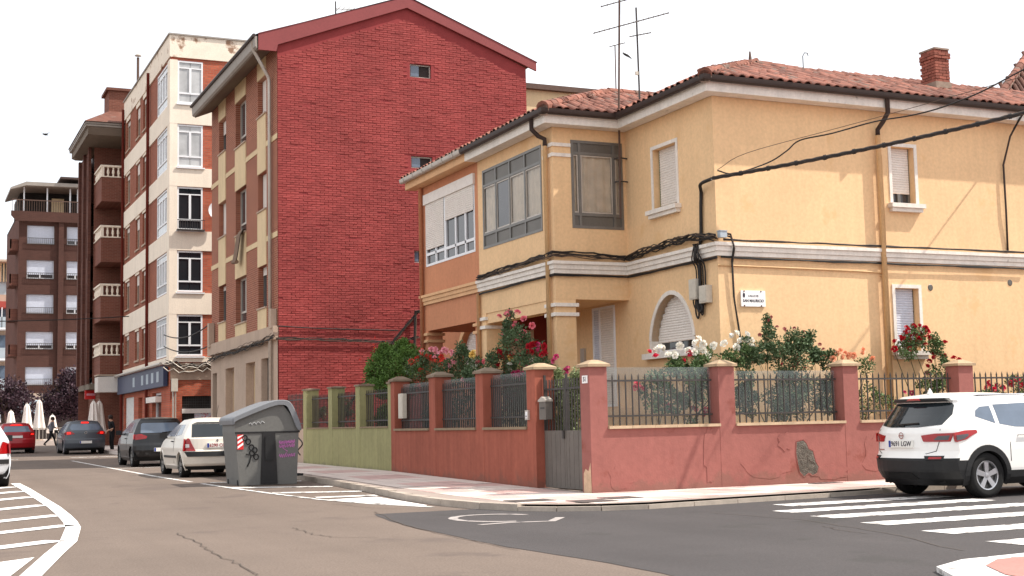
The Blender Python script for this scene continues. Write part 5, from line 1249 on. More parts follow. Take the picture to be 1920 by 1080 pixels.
# ---- white crossover by the side street
QZ = dict(paint='car_white', L=4.39, axles=(.97, 3.62), arch=.345, ra=.385, r=.345, lip=.075, lipmat='plastic_black', crown=.035, rt=.93, spw=.24,
    wz=([.2, .3, .45, .75, .95, 1.05, 1.3, 1.52, 1.57], [.80, .885, .905, .905, .895, .87, .77, .665, .60]),
    rear=([.2, .30, .42, .60, .66, .72, .88, 1.0, 1.08, 1.30, 1.47, 1.52, 1.57], [.26, .09, .02, .015, .05, .085, .10, .11, .15, .34, .47, .44, .50]),
    front=([.2, .35, .6, .8, .95, 1.03, 1.10, 1.35, 1.50, 1.57], [4.22, 4.37, 4.39, 4.36, 4.15, 3.65, 3.30, 2.75, 2.38, 2.15]), rc=[.42, .34, .30, .18],
    rows=rowset(.2, 1.57, [.92, .95, .97, .99, 1.01, 1.03, 1.05, 1.07]),
    clad=lambda x, y, z, c: (c == 'rear' and z < .63) or (c == 'side' and (z < .40 or (x < .62 and z < .63-.06*x))) or (c == 'front' and z < .45))
q = Car('parked_car', 'white crossover car with black lower bumpers parked on the side street', (14.06, 16.61, 0), R(1.5), QZ)
q.patch(q.Rr, [(-.68, 1.13), (-.3, 1.09), (.3, 1.09), (.68, 1.13), (.70, 1.28), (.64, 1.46), (-.64, 1.46), (-.70, 1.28)], 'glass_dark', 'rear_window', n=30)
q.patch(q.Rr, [(-.62, 1.475), (.62, 1.475), (.58, 1.535), (-.58, 1.535)], 'plastic_black', 'spoiler', off=.07, n=20)
q.patch(q.Rr, [(-.16, 1.50), (.16, 1.50), (.15, 1.535), (-.15, 1.535)], 'lamp_red', 'brake_light', off=.085, n=6)
for sg in (-1, 1):
    L1 = q.patch(q.Rr, [(sg*.44, .87), (sg*.80, .87), (sg*.835, 1.0), (sg*.62, .995), (sg*.40, .965)], 'lamp_red', 'taillight', off=.014)
    q.patch(q.Rr, [(sg*.60, .895), (sg*.79, .895), (sg*.80, .965), (sg*.66, .955)], 'lamp_smoke', 'lens', parent=L1, off=.020, n=10)
    L2 = q.patch(q.Ss(sg), [(.36, .86), (.56, .90), (.66, .95), (.80, 1.0), (.78, 1.04), (.55, 1.035), (.34, 1.0)], 'lamp_red', 'taillight', off=.014)
    q.patch(q.Ss(sg), [(.37, .885), (.50, .905), (.60, .955), (.60, .985), (.37, .965)], 'lamp_smoke', 'lens', parent=L2, off=.019, n=10)
    q.patch(q.Rr, [(sg*.50, .60), (sg*.74, .60), (sg*.74, .66), (sg*.48, .66)], 'plastic_black', 'bumper_corner', off=.012, n=8); q.patch(q.Rr, [(sg*.56, .612), (sg*.72, .612), (sg*.72, .645), (sg*.56, .645)], 'lamp_red', 'reflector', off=.018, n=6)
    S_ = q.Ss(sg)
    q.patch(S_, [(.86, 1.24), (1.22, 1.13), (1.22, 1.40), (1.02, 1.39), (.90, 1.33)], 'glass_side', 'quarter_window', off=.004)
    q.patch(S_, [(1.30, 1.12), (1.6, 1.07), (2.30, 1.05), (2.30, 1.45), (1.30, 1.42)], 'glass_side', 'door_window', off=.004); q.patch(S_, [(2.37, 1.05), (3.22, 1.05), (2.74, 1.36), (2.37, 1.45)], 'glass_side', 'door_window', off=.004)
    for pts in ([(1.44, .55), (1.44, .80), (1.53, 1.07)], [(2.455, .42), (2.455, 1.06)], [(3.25, .42), (3.3, 1.04)]):
        mm = MB().tube([S_(x, z, .001) for x, z in pts], .006, 4); mm.build('door_seam', 'rubber', q.root, local=True)
    for x in (1.72, 2.62): MB().tube([S_(x-.10, .95, .0), S_(x-.08, .955, .035), S_(x+.10, .955, .035), S_(x+.12, .95, .0)], .014, 5).build('door_handle', 'car_white', q.root, local=True)
    MB().tube([S_(.95, 1.56, -.03), S_(1.1, 1.57, .02), S_(2.2, 1.57, .0), S_(2.35, 1.55, -.03)], .018, 5).build('roof_rail', 'chrome', q.root, local=True)
    MB().tube([S_(.62, .425, .012), S_(.9, .42, .014)], .01, 4).build('trim_line', 'plastic_black', q.root, local=True) if False else None
mm = MB().tube([q.Rr(y, z, .001) for y, z in ((-.66, 1.06), (-.67, .88), (-.63, .73), (-.5, .69), (.5, .69), (.63, .73), (.67, .88), (.66, 1.06))], .006, 4); mm.build('tailgate_seam', 'rubber', q.root, local=True)
q.patch(q.Rr, [(-.34, .30), (.34, .30), (.30, .40), (-.30, .40)], 'rubber', 'bumper_recess', off=.012, n=8)
q.patch(q.Rr, [(-.36, .775), (.36, .775), (.33, .90), (-.33, .90)], 'car_white', 'plate_recess', off=.003, n=6)
q.plate('9691 LGW', .838)
ct = q.rear(0, .965)-.012; em = MB(); lathe(em, [(.046, 0), (.052, .008), (.038, .008), (.040, 0)], (ct, 0, .965), 'x', 20, flip=-1); em.box(ct-.010, ct-.002, -.056, .056, .957, .973); em.build('emblem', 'chrome', q.root, local=True)
q.patch(q.Rr, [(.42, .742), (.60, .742), (.60, .757), (.42, .757)], 'chrome', 'badge', off=.006, n=4)
MB().tube([q.Rr(0, 1.11, .02), q.Rr(.15, 1.13, .025), q.Rr(-.28, 1.15, .02)], .014, 5).build('rear_wiper', 'plastic_black', q.root, local=True)
lathe(MB(), [(.05, 0), (.03, .05), (.001, .10)], (.72, 0, 1.60), 'z', 8).build('aerial_fin', 'car_white', q.root, smooth=True, local=True)
q.mirror(3.05, 1.08, 'car_white')
q.patch(q.Ff, [(-.60, 1.12), (.60, 1.12), (.55, 1.46), (-.55, 1.46)], 'glass_dark', 'windscreen', off=.004)
for sg in (-1, 1): q.patch(q.Ff, [(sg*.45, .78), (sg*.75, .80), (sg*.76, .90), (sg*.45, .86)], 'lamp_clear', 'headlight', off=.01)
def hatch(name, label, loc, rz, P, L, H, W_, wb, txt, style, group=None, r=.30, ax0=.62):
    hb = .94 if H < 1.45 else .98
    sp = dict(paint=P, L=L, axles=(ax0, ax0+wb), arch=r, ra=r+.045, r=r, lip=.02, crown=.03, rimmat='rim_dull' if style != 'astra' else 'rim',
        wz=([.18, .28, .5, .7, hb, hb+.06, H-.12, H-.03], [W_*.90, W_*.97, W_, W_, W_*.965, W_*.94, W_*.73, W_*.64]),
        rear=([.18, .32, .5, .62, .66, hb-.02, hb+.02, H-.17, H-.06, H-.03], [.16, .03, .0, .02, .055, .085, .11, .28, .34, .36]) if style == 'clio' else ([.18, .32, .5, .66, .72, hb, hb+.06, H-.2, H-.08, H-.03], [.18, .04, .0, .015, .05, .085, .12, .36, .46, .46]),
        front=([.18, .35, .55, .72, .85, .93, 1.0, H-.18, H-.05, H-.03], [L-.15, L-.02, L, L-.05, L-.35, L-.85, L-1.1, L-1.75, L-2.05, L-2.15]), rc=[.34, .28, .24, .16] if style != 'clio' else [.26, .20, .16, .10],
        rows=rowset(.18, H-.03, [.86, .88, .9, .92, .94, .96]), clad=lambda x, y, z, c: (c == 'rear' and z < .27))
    c = Car(name, label, loc, rz, sp, group); t = H-.03
    c.patch(c.Ff, [(-W_*.66, 1.03), (W_*.66, 1.03), (W_*.58, H-.12), (-W_*.58, H-.12)], 'glass_dark', 'windscreen', off=.004)
    for sg in (-1, 1):
        c.patch(c.Ff, [(sg*W_*.5, .62), (sg*W_*.84, .66), (sg*W_*.82, .80), (sg*W_*.5, .76)], 'lamp_clear', 'headlight', off=.01)
        S_ = c.Ss(sg); x0 = .62 if style == 'clio' else .72; bz = hb+.05; tz = H-.15
        c.patch(S_, [(x0+.02, bz+.04), (x0+.70, bz), (x0+.66, tz), (x0+.22, tz)], 'glass_side', 'side_window', off=.004)
        c.patch(S_, [(x0+.77, bz), (L-1.35, bz), (L-1.95, tz), (x0+.73, tz)], 'glass_side', 'door_window', off=.004)
        MB().tube([S_(x0+.735, z, .001) for z in (.34, .7, hb)], .006, 4).build('door_seam', 'rubber', c.root, local=True)
        MB().tube([S_(x0+.80, .86, .0), S_(x0+.82, .865, .03), S_(x0+.98, .865, .03), S_(x0+1.0, .86, 0)], .014, 5).build('door_handle', P if style != 'clio' else 'plastic_black', c.root, local=True)
        c.patch(S_, [(x0+.25 if ax0+r+.1 < x0+.25 else ax0+r+.12, .46), (ax0+wb-r-.15, .46), (ax0+wb-r-.15, .52), (ax0+r+.12, .52)], 'plastic_black', 'rub_strip', off=.012, n=4, nv=2) if style in ('clio', 'silver') else None
    c.mirror(L-1.45, hb+.06, 'plastic_black'); return c
# ---- white hatchback behind the container
c = hatch('parked_car', 'white small hatchback parked behind the grey waste container', (6.93, 32.55, .148), R(90), 'car_cream', 3.81, 1.42, .82, 2.47, '', 'clio', r=.29)
c.patch(c.Rr, [(-.60, .965), (.60, .965), (.55, 1.28), (-.55, 1.28)], 'glass_dark', 'rear_window', n=24); c.patch(c.Rr, [(-.52, 1.295), (.52, 1.295), (.50, 1.325), (-.50, 1.325)], 'plastic_black', 'window_top_strip', off=.015, n=12)
for sg in (-1, 1): 
    l = c.patch(c.Rr, [(sg*.52, .64), (sg*.80, .64), (sg*.79, .82), (sg*.70, .94), (sg*.655, .94), (sg*.60, .80)], 'lamp_red', 'taillight', off=.014); c.patch(c.Rr, [(sg*.66, .72), (sg*.745, .72), (sg*.745, .80), (sg*.66, .80)], 'lamp_clear', 'lens', parent=l, off=.02, n=6)
    l = c.patch(c.Ss(sg), [(.17, .64), (.235, .64), (.245, .80), (.26, .93), (.20, .92)], 'lamp_red', 'taillight', off=.012)
c.patch(c.Rr, [(-.76, .50), (.76, .50), (.77, .62), (-.77, .62)], 'plastic_black', 'bumper_strip', off=.018, n=24, nv=3)
c.plate('6290 CGY', .76, col='lamp_red'); em = MB(); x = c.rear(0, .875)-.012; em.add([(x, 0, .83), (x, .032, .875), (x, 0, .92), (x, -.032, .875), (x+.01, 0, .83), (x+.01, .032, .875), (x+.01, 0, .92), (x+.01, -.032, .875)], [(0, 1, 2, 3), (0, 1, 5, 4), (1, 2, 6, 5), (2, 3, 7, 6), (3, 0, 4, 7)]); em.build('emblem', 'chrome', c.root, local=True)
MB().tube([(.7, -.1, 1.41), (.45, -.1, 1.72)], .006, 4).build('aerial', 'plastic_black', c.root, local=True)
# ---- black hatchback
c = hatch('parked_car', 'black hatchback parked ahead of the white small hatchback', (7.2, 41.75, .195), R(90), 'car_black', 4.0, 1.49, .86, 2.51, '', 'corsa', r=.305)
c.patch(c.Rr, [(-.62, 1.03), (.62, 1.03), (.56, 1.33), (-.56, 1.33)], 'glass_side', 'rear_window', n=24)
for sg in (-1, 1):
    c.patch(c.Rr, [(sg*.46, .86), (sg*.78, .82), (sg*.80, .98), (sg*.60, 1.0), (sg*.44, .93)], 'lamp_red', 'taillight', off=.014); c.patch(c.Ss(sg), [(.26, .84), (.36, .86), (.42, .98), (.27, .99)], 'lamp_red', 'taillight', off=.012)
c.plate('', .52, w=.50); lathe(MB(), [(.04, 0), (.05, .008), (.03, .008), (.035, 0)], (c.rear(0, .93)-.01, 0, .93), 'x', 16, flip=-1).build('emblem', 'chrome', c.root, local=True)
MB().tube([c.Rr(0, 1.03, .02), c.Rr(-.3, 1.06, .02)], .014, 5).build('rear_wiper', 'plastic_black', c.root, local=True)
# ---- grey hatchback, brake lights on
c = hatch('car', 'dark grey hatchback braking in the lane beside the pedestrians', (7.45, 62.7, .29), R(90), 'car_grey', 4.42, 1.51, .90, 2.68, '', 'astra', r=.32, ax0=.75)
c.patch(c.Rr, [(-.60, 1.08), (.60, 1.08), (.66, 1.2), (.56, 1.36), (-.56, 1.36), (-.66, 1.2)], 'glass_side', 'rear_window', n=24); c.patch(c.Rr, [(-.16, 1.39), (.16, 1.39), (.16, 1.455), (-.16, 1.455)], 'lamp_lit', 'brake_light', off=.02, n=6)
for sg in (-1, 1):
    l = c.patch(c.Rr, [(sg*.46, .92), (sg*.80, .86), (sg*.84, 1.02), (sg*.62, 1.05)], 'lamp_red', 'taillight', off=.014); c.patch(c.Rr, [(sg*.62, .92), (sg*.78, .91), (sg*.78, 1.0), (sg*.64, 1.0)], 'lamp_lit', 'bulb', parent=l, off=.02, n=6)
    c.patch(c.Ss(sg), [(.30, .88), (.42, .92), (.46, 1.03), (.30, 1.02)], 'lamp_red', 'taillight', off=.012)
c.plate('', .55); lathe(MB(), [(.05, 0), (.06, .008), (.04, .008), (.045, 0)], (c.rear(0, .97)-.01, 0, .97), 'x', 16, flip=-1).build('emblem', 'chrome', c.root, local=True)
# ---- red hatchback
c = hatch('car', 'red hatchback with glowing tail lights beside the cafe parasols', (4.9, 67.5, .33), R(90), 'car_red', 4.2, 1.46, .87, 2.58, '', 'audi', r=.315, ax0=.72)
c.patch(c.Rr, [(-.62, 1.03), (.62, 1.03), (.52, 1.30), (-.52, 1.30)], 'glass_side', 'rear_window', n=24); c.patch(c.Rr, [(-.3, 1.335), (.3, 1.335), (.28, 1.375), (-.28, 1.375)], 'lamp_lit', 'brake_light', off=.03, n=6)
for sg in (-1, 1): l = c.patch(c.Rr, [(sg*.56, .86), (sg*.80, .86), (sg*.82, .98), (sg*.60, .99)], 'lamp_red', 'taillight', off=.014); c.patch(c.Rr, [(sg*.62, .88), (sg*.77, .88), (sg*.77, .95), (sg*.63, .95)], 'lamp_lit', 'bulb', parent=l, off=.02, n=6)
c.plate('', .80)
# ---- silver car at the left edge
c = hatch('parked_car', 'silver hatchback parked on the hatched side of the street', (1.33, 31.2, .14), R(90), 'car_silver', 4.0, 1.46, .85, 2.5, '', 'silver', r=.30)
c.patch(c.Rr, [(-.60, 1.03), (.60, 1.03), (.55, 1.30), (-.55, 1.30)], 'glass_dark', 'rear_window', n=24)
for sg in (-1, 1): c.patch(c.Rr, [(sg*.56, .72), (sg*.82, .72), (sg*.83, .92), (sg*.66, .99)], 'lamp_red', 'taillight', off=.014); c.patch(c.Ss(sg), [(.22, .72), (.32, .74), (.34, .92), (.24, .95)], 'lamp_red', 'taillight', off=.012)
c.patch(c.Rr, [(-.80, .50), (.80, .50), (.80, .60), (-.80, .60)], 'plastic_black', 'bumper_strip', off=.018, n=24, nv=3); c.plate('', .78)

# ================================================================== waste container
bn = thing('waste_container', 'large grey street waste container with gabled lid, graffiti and striped reflector', 'waste container', (7.0, 28.2, .1))
bz = .11; yb0, yb1 = 28.05, 29.25
prof = [(6.42, bz), (7.62, bz), (7.70, 1.15), (7.70, 1.26), (6.22, 1.26), (6.20, 1.15), (6.33, bz)]
body = MB(); pb = [(6.42, bz), (7.64, bz), (7.69, 1.22), (7.68, 1.36), (7.33, 1.80), (7.18, 1.80), (6.32, 1.47), (6.32, 1.22)]
body.prism(pb, 'y', yb0, yb1); body.build('body', 'bin_grey', bn)
# rounded shoulder band and lid shell
lid = MB(); lp = [(6.27, 1.36), (6.24, 1.52), (6.42, 1.60), (7.14, 1.885), (7.44, 1.885), (7.56, 1.78), (7.76, 1.30), (7.73, 1.22), (7.66, 1.24), (7.48, 1.70), (7.40, 1.79), (7.16, 1.79), (6.38, 1.49), (6.26, 1.43)]

def chaikin(p, it=2):
    for _ in range(it):
        q = []
        for (x1, z1), (x2, z2) in zip(p, p[1:]+p[:1]): q += [(x1*.78+x2*.22, z1*.78+z2*.22), (x1*.22+x2*.78, z1*.22+z2*.78)]
        p = q
    return p
lp = chaikin(lp); n_ = len(lp); cxl = sum(x for x, z in lp)/n_; czl = sum(z for x, z in lp)/n_; rows_ = []
for yy, k in ((yb0-.07, .955), (yb0-.055, .985), (yb0-.02, 1.0), (yb1+.02, 1.0), (yb1+.055, .985), (yb1+.07, .955)): rows_.append([(cxl+(x-cxl)*k, yy, czl+(z-czl)*k) for x, z in lp])
for a_, b_ in zip(rows_[:-1], rows_[1:]):
    for k in range(n_): lid.quad(a_[k], a_[(k+1) % n_], b_[(k+1) % n_], b_[k])
lid.add(rows_[0], [tuple(range(n_))]); lid.add(rows_[-1], [tuple(range(n_))]); lid.build('lid', 'bin_lid', bn)
MB().box(6.32, 7.71, yb0-.014, yb0-.001, 1.19, 1.225).build('seam', 'bin_dark', bn)
MB().prism([(6.86, bz+.02), (7.22, bz+.02), (7.17, 1.19), (6.90, 1.19)], 'y', yb0-.035, yb0-.002).build('pedal_panel', 'bin_dark', bn)
MB().prism([(6.95, .62), (7.12, .62), (7.12, 1.12), (6.95, 1.12)], 'y', yb0-.06, yb0-.036).build('pedal_guide', 'plastic_black', bn)
MB().box(7.62, 7.88, 28.4, 28.5, .26, .31).build('pedal', 'plastic_black', bn)
for x in (6.45, 7.5):
    for y in (yb0+.15, yb1-.15): MB().tube([(x-.04, y, .07+g(y)), (x+.04, y, .07+g(y))], .07, 10).build('foot', 'rubber', bn)
for k in range(4): MB().box(6.30+.22*k, 6.32+.22*k, yb0-.005, yb1, 1.585+.079*k, 1.60+.079*k).build('lid_rib', 'bin_lid', bn) if False else None
rf = MB().box(6.37, 6.50, yb0-.012, yb0-.001, .86, 1.17).build('reflector', 'sign_red', bn)
for k in range(3): z = .875+.1*k; MB().add([(6.375, yb0-.0135, z), (6.495, yb0-.0135, z+.08), (6.495, yb0-.0135, z+.13 if k < 2 else 1.165), (6.375, yb0-.0135, z+.05)], [(0, 1, 2, 3)]).build('stripe', 'enamel', rf)
def scrawl(pts, r, mat, name='graffiti'): return MB().tube([(x, yb0-.006, z) for x, z in pts], r, 5).build(name, mat, bn)
def blob(cx, cz, rx, rz, a0=0, n=14): return [(cx+rx*math.cos(a0+2*math.pi*k/n), cz+rz*math.sin(a0+2*math.pi*k/n)) for k in range(n+1)]
for cx, cz in ((6.53, 1.10), (6.60, 1.02), (6.67, .90), (6.74, .84), (6.68, .78), (6.77, .70)): scrawl(blob(cx, cz, .05, .055, cx*9), .014, 'spray_black')
scrawl([(6.56, .76), (6.66, .74), (6.63, .6), (6.58, .5)], .015, 'spray_black')
for z, n in ((.98, 9), (.90, 8), (.70, 7)):
    pts = [];
    for k in range(n*4): t_ = k/(n*4-1); pts.append((7.26+t_*.34, z+.045*math.sin(k*1.9)+.02*t_))
    scrawl(pts, .006, 'spray_pink')
scrawl([(7.34, .86), (7.44, .80), (7.40, .74)], .006, 'spray_pink')
scrawl([(6.62+.03*k, 1.385+.03*math.sin(k*2.2)+.004*k) for k in range(12)], .007, 'spray_white')
# ================================================================== cables
def sagline(a, b, sag, n=16): 
    a, b = np.array(a, float), np.array(b, float); return [tuple(a+(b-a)*k/n+np.array([0, 0, -sag*4*(k/n)*(1-k/n)])) for k in range(n+1)]
def smooth(pts, k=5):
    P_ = [np.array(p, float) for p in pts]; P_ = [2*P_[0]-P_[1]]+P_+[2*P_[-1]-P_[-2]]; o = []
    for a, b, c, d in zip(P_[:-3], P_[1:-2], P_[2:-1], P_[3:]):
        for i in range(k): t_ = i/k; o.append(.5*((2*b)+(c-a)*t_+(2*a-5*b+4*c-d)*t_**2+(3*b-a-3*c+d)*t_**3))
    return o+[P_[-2]]
def cable(name, label, pts, r, mat='cable', group=None): return tag(MB().tube(smooth(pts), r, 6).build(name, mat, smooth=True), label, 'cable', group)
# thick twisted cable from the house corner to the right
P0 = (13.98, YH-.22, 5.86); P1 = tuple(on(2150, 152, 'y', 15.2))
core = sagline(P0, P1, .10, 40); t = thing('overhead_cable', 'thick twisted black overhead cable running from the house corner to the right', 'cable', P0)
MB().tube(core, .034, 6).build('core', 'cable', t)
for ph_ in (0, 2.1, 4.2):
    pts = [(p[0], p[1]+.026*math.cos(k*.42+ph_), p[2]+.026*math.sin(k*.42+ph_)) for k, p in enumerate(sagline(P0, P1, .10, 160))]; MB().tube(pts, .017, 5).build('strand', 'cable_brown', t)
for k in range(1, 12): p = sagline(P0, P1, .10, 56)[k*4]; p2 = sagline(P0, P1, .10, 560)[k*40+4]; MB().tube([p, p2], .050, 7).build('clip', 'cable', t)
cable('service_cable', 'thin cable curving from the house corner out over the side street', [(14.2, YH-.06, 6.05), (14.45, YH-.25, 5.97), tuple(on(1440, 305, 'y', 21.2)), tuple(on(1475, 283, 'y', 21.0)), tuple(on(1500, 263, 'y', 20.8)), tuple(on(1560, 250, 'y', 20.2)), tuple(on(1640, 228, 'y', 19.6)), tuple(on(1710, 216, 'y', 19.0)), tuple(on(1770, 200, 'y', 18.4)), tuple(on(1840, 172, 'y', 17.6)), tuple(on(1920, 130, 'y', 16.8)), tuple(on(2100, 40, 'y', 15.5))], .014)
cable('service_cable', 'very thin straight wire beside the curved service cable', [(14.2, YH-.05, 6.06), tuple(on(1400, 287, 'y', 21.2)), tuple(on(1560, 243, 'y', 20.2)), tuple(on(1700, 205, 'y', 19.0)), tuple(on(2000, 120, 'y', 16))], .006, 'cable_brown')
cable('span_cable', 'cable rising from the eave bracket out over the side street', [(21.62, YH-.3, 7.35), (21.57, YH-1.0, 7.95), (21.5, YH-3, 9.7), (21.4, YH-6, 12.3)], .022)
# drop from the corner down to the boxes
cable('drop_cable', 'thick black cable dropping down the yellow house front to the meter boxes', [(14.0, YH-.16, 5.86), (13.99, YH+.22, 5.82), (XH-.05, YH+.42, 5.7), (XH-.05, YH+.45, 5.4), (XH-.05, YH+.5, 4.75), (XH-.16, YH+.52, 4.55), (XH-.16, YH+.52, 4.4), (XH-.06, YH+.55, 4.3), (XH-.06, YH+.56, 3.7), (XH-.06, YH+.5, 3.42), (XH-.06, YH+.62, 3.38), (XH-.06, YH+.68, 3.6)], .035)
for i, (dy, zb) in enumerate(((.46, 3.3), (.62, 3.25), (.7, 3.45), (.38, 3.5))):
    cable('drop_cable', ('black loop of cable hanging under the meter boxes, nearest the house corner', 'black loop of cable hanging lowest under the meter boxes', 'thin cable loop between the two meter boxes', 'thin cable along the house corner beside the meter box')[i],
          [(XH-.13, YH+.5+.05*i, 4.7), (XH-.14, YH+dy, 4.4), (XH-.05, YH+dy, 4.2), (XH-.05, YH+dy+.02, zb+.2), (XH-.05, YH+dy+.06, zb), (XH-.05, YH+dy+.14, zb+.12), (XH-.05, YH+dy+.12, 3.7)], .014+.004*(i % 2))
for i, (y, z0, z1, lab) in enumerate(((YH+.72, 3.62, 4.02, 'larger grey meter box on the yellow house front beside the arched window'), (YH+.36, 3.52, 3.86, 'smaller grey meter box next to the house corner'))):
    t = thing('meter_box', lab, 'meter box', (XH, y, z0)); h = MB().box(XH-.14, XH-.002, y-.13, y+.13, z0, z1).build('housing', 'boxgrey', t); MB().box(XH-.148, XH-.141, y-.11, y+.11, z0+.03, z1-.03).build('cover', 'boxgrey', h)
# bundles lying on the string course
def bundle(path, label, n, spread, r=(.008, .016), name='cable_bundle', mats=('cable', 'cable', 'cable_brown')):
    t = thing(name, label, 'cables', path[0])
    for k in range(n):
        dz, dy = random.uniform(-spread, spread)*.8, random.uniform(-.5, .5)*spread; f1, f2, ph_ = random.uniform(2, 7), random.uniform(8, 17), random.uniform(0, 6)
        P_ = resample3(path, .22); pts = []
        for i, p in enumerate(P_): s = i/len(P_); pts.append((p[0]+dy*1.6, p[1]+dy*.3, p[2]+dz+spread*.35*math.sin(s*f1*6+ph_)+spread*.18*math.sin(s*f2*6)))
        MB().tube(pts, random.uniform(*r), 5).build('cable', random.choice(mats), t)
    return t
def resample3(pts, step):
    P_ = [np.array(p, float) for p in pts]; o = [P_[0]]
    for a, b in zip(P_[:-1], P_[1:]):
        n = max(1, int(round(np.linalg.norm(b-a)/step)))
        for i in range(1, n+1): o.append(a+(b-a)*i/n)
    return o
o_ = .09
bundle([(XB-o_, YD-.1, 4.72), (XB-o_, 27.5, 4.74), (XB-o_, YB-o_, 4.80), (13.3, YB-o_, 4.78), (XH-o_, YB-o_, 4.76)], 'tangle of black cables lying on the string course round the bay', 11, .065)
bundle([(XH-o_, YB-.1, 4.76), (XH-o_, 24, 4.82), (XH-o_, 23, 4.86), (XH-o_, 22.2, 4.84), (XH-o_, YH-o_, 4.76)], 'thick tangle of black cables on the string course above the arched window', 12, .08)
bundle([(XH+.1, YH-o_, 4.70), (18, YH-o_, 4.70), (22, YH-o_, 4.70)], 'few black cables lying along the top of the side string course', 3, .02)
bundle([(XB-.06, YD-.1, 4.34), (XB-.06, 27, 4.37), (XB-.06, YB-.06, 4.37), (XH-.06, YB-.06, 4.36), (XH-.06, 23.5, 4.36), (XH-.06, YH-.06, 4.37)], 'black cables clipped under the string course of the house front', 4, .02)
bundle([(XH+.05, YH-.06, 4.37), (18, YH-.07, 4.36), (22, YH-.07, 4.36)], 'black cables clipped under the side string course', 3, .02)
bundle([(XH+.02, YH-.05, 4.85), (XH+.22, YH-.16, 4.78), (XH+.30, YH-.14, 4.55), (XH+.30, YH-.05, 4.3), (XH+.32, YH-.04, 3.6), (XH+.42, YH-.04, 2.9), (XH+.46, YH-.04, 2.3)], 'bundle of black cables running down the sunlit corner beside the street sign', 7, .035)
t = thing('junction_box', 'small pale junction box on top of the string course at the house corner', 'junction box', (XH, YH, 4.7)); MB().box(XH-.02, XH+.13, YH-.16, YH-.05, 4.74, 4.86).build('housing', 'bluegrey', t); MB().box(XH-.03, XH+.14, YH-.17, YH-.04, 4.861, 4.875).build('lid', 'bluegrey', t)
cable('conduit', 'pale thin conduit running under the side string course', [(XH-.02, YH-.03, 4.22), (17.9, YH-.03, 4.18), (18.05, YH-.03, 4.1)], .016, 'yellow_pipe')
# red wall cables
bundle([(XR-.2, 50, 3.85), (XR-.2, 46, 3.92), (XR-.2, 42, 3.98), (XR-.2, YR0-.08, 4.1)], 'drooping black cables along the base cornice of the brick front', 9, .10)
bundle([(XR-.1, YR0-.1, 4.02), (12.5, YR0-.08, 3.98), (14.4, YR0-.08, 3.9), (15.0, YR0-.08, 4.1)], 'dark cable run crossing the red gable wall', 5, .05)
cable('service_cable', 'single thin cable drawn above the cable run on the red wall', [(XR-.05, YR0-.06, 4.4), (12, YR0-.05, 4.33), (14.3, YR0-.05, 4.3)], .018)
bundle([(12.6, YR0-.1, 1.9), (13.2, YR0-.08, 2.6), (14.2, YR0-.08, 4.0), (15.0, YR0-.08, 4.9)], 'slanting dark pipes and cables rising across the red wall', 4, .05, (.02, .03))
bundle([(14.85, YR0-.1, 3.6), (14.9, YR0-.1, 4.9), (15.6, YR0-.1, 4.95)], 'dark upright cable stack on the red wall beside the orange house', 4, .05, (.02, .03))
bundle([(10.3, YC-.1, 4.1), (11.2, YC-.15, 3.9), (12.2, YC-.1, 4.0), (13.0, YC-.1, 4.1)], 'messy grey cable tangle over the grilled shop window', 12, .22, (.012, .03), mats=('cable', 'cable_brown', 'zinc'))
cable('span_cable', 'cable spanning the side street from the cream block to the brick front', sagline((10.2, YC-.1, 5.4), (XR-.1, 50.1, 5.2), .3), .025)
cable('span_cable', 'lower cable spanning the side street to the brick front', sagline((10.2, YC-.1, 4.9), (XR-.1, 50.1, 4.4), .25), .025)
cable('span_cable', 'long cable crossing the main street past the brown block', sagline((XC-.1, 70, 7.1), (-6, 70, 7.0), .3), .025)
t = thing('junction_box', 'grey junction box at the far corner of the brick front', 'junction box', (XR, 50, 4.2)); MB().box(XR-.22, XR-.02, 49.6, 49.9, 4.3, 5.2).build('housing', 'stone_beige', t); MB().tube([(XR-.12, 49.75, 4.3), (XR-.12, 49.75, 4.0)], .03, 5).build('conduit', 'cable', t)
t = thing('junction_box', 'grey junction box beside the downpipe of the brick front', 'junction box', (XR, 40.9, 4.3)); MB().box(XR-.2, XR-.02, 40.5, 40.75, 4.35, 4.95).build('housing', 'stone_beige', t); MB().tube([(XR-.1, 40.6, 4.35), (XR-.1, 40.6, 4.1)], .03, 5).build('conduit', 'cable', t)
# street name plate
t = thing('street_sign', 'white enamel street name plate on the sunlit yellow wall', 'street sign', (14.65, YH, 3.42))
MB().box(14.65, 15.21, YH-.035, YH-.008, 3.43, 3.74).build('plate', 'enamel', t)
put_text('CALLE DE', .055, 'ink', t, (14.93, YH-.037, 3.635), (R(90), 0, 0)); put_text('SAN MAURICIO', .075, 'ink', t, (14.93, YH-.037, 3.54), (R(90), 0, 0), sx=.93, bold=.001)
MB().prism([(14.69, 3.62), (14.715, 3.595), (14.74, 3.62), (14.74, 3.67), (14.725, 3.69), (14.705, 3.69), (14.69, 3.67)], 'y', YH-.038, YH-.0352).build('crest', 'ink', t)
for x in (14.72, 15.11):
    for z in (3.445, 3.725): lathe(MB(), [(.001, .012), (.014, .01), (.016, 0)], (x, YH-.035, z), 'y', 8, flip=-1).build('screw', 'rust_pipe', t)
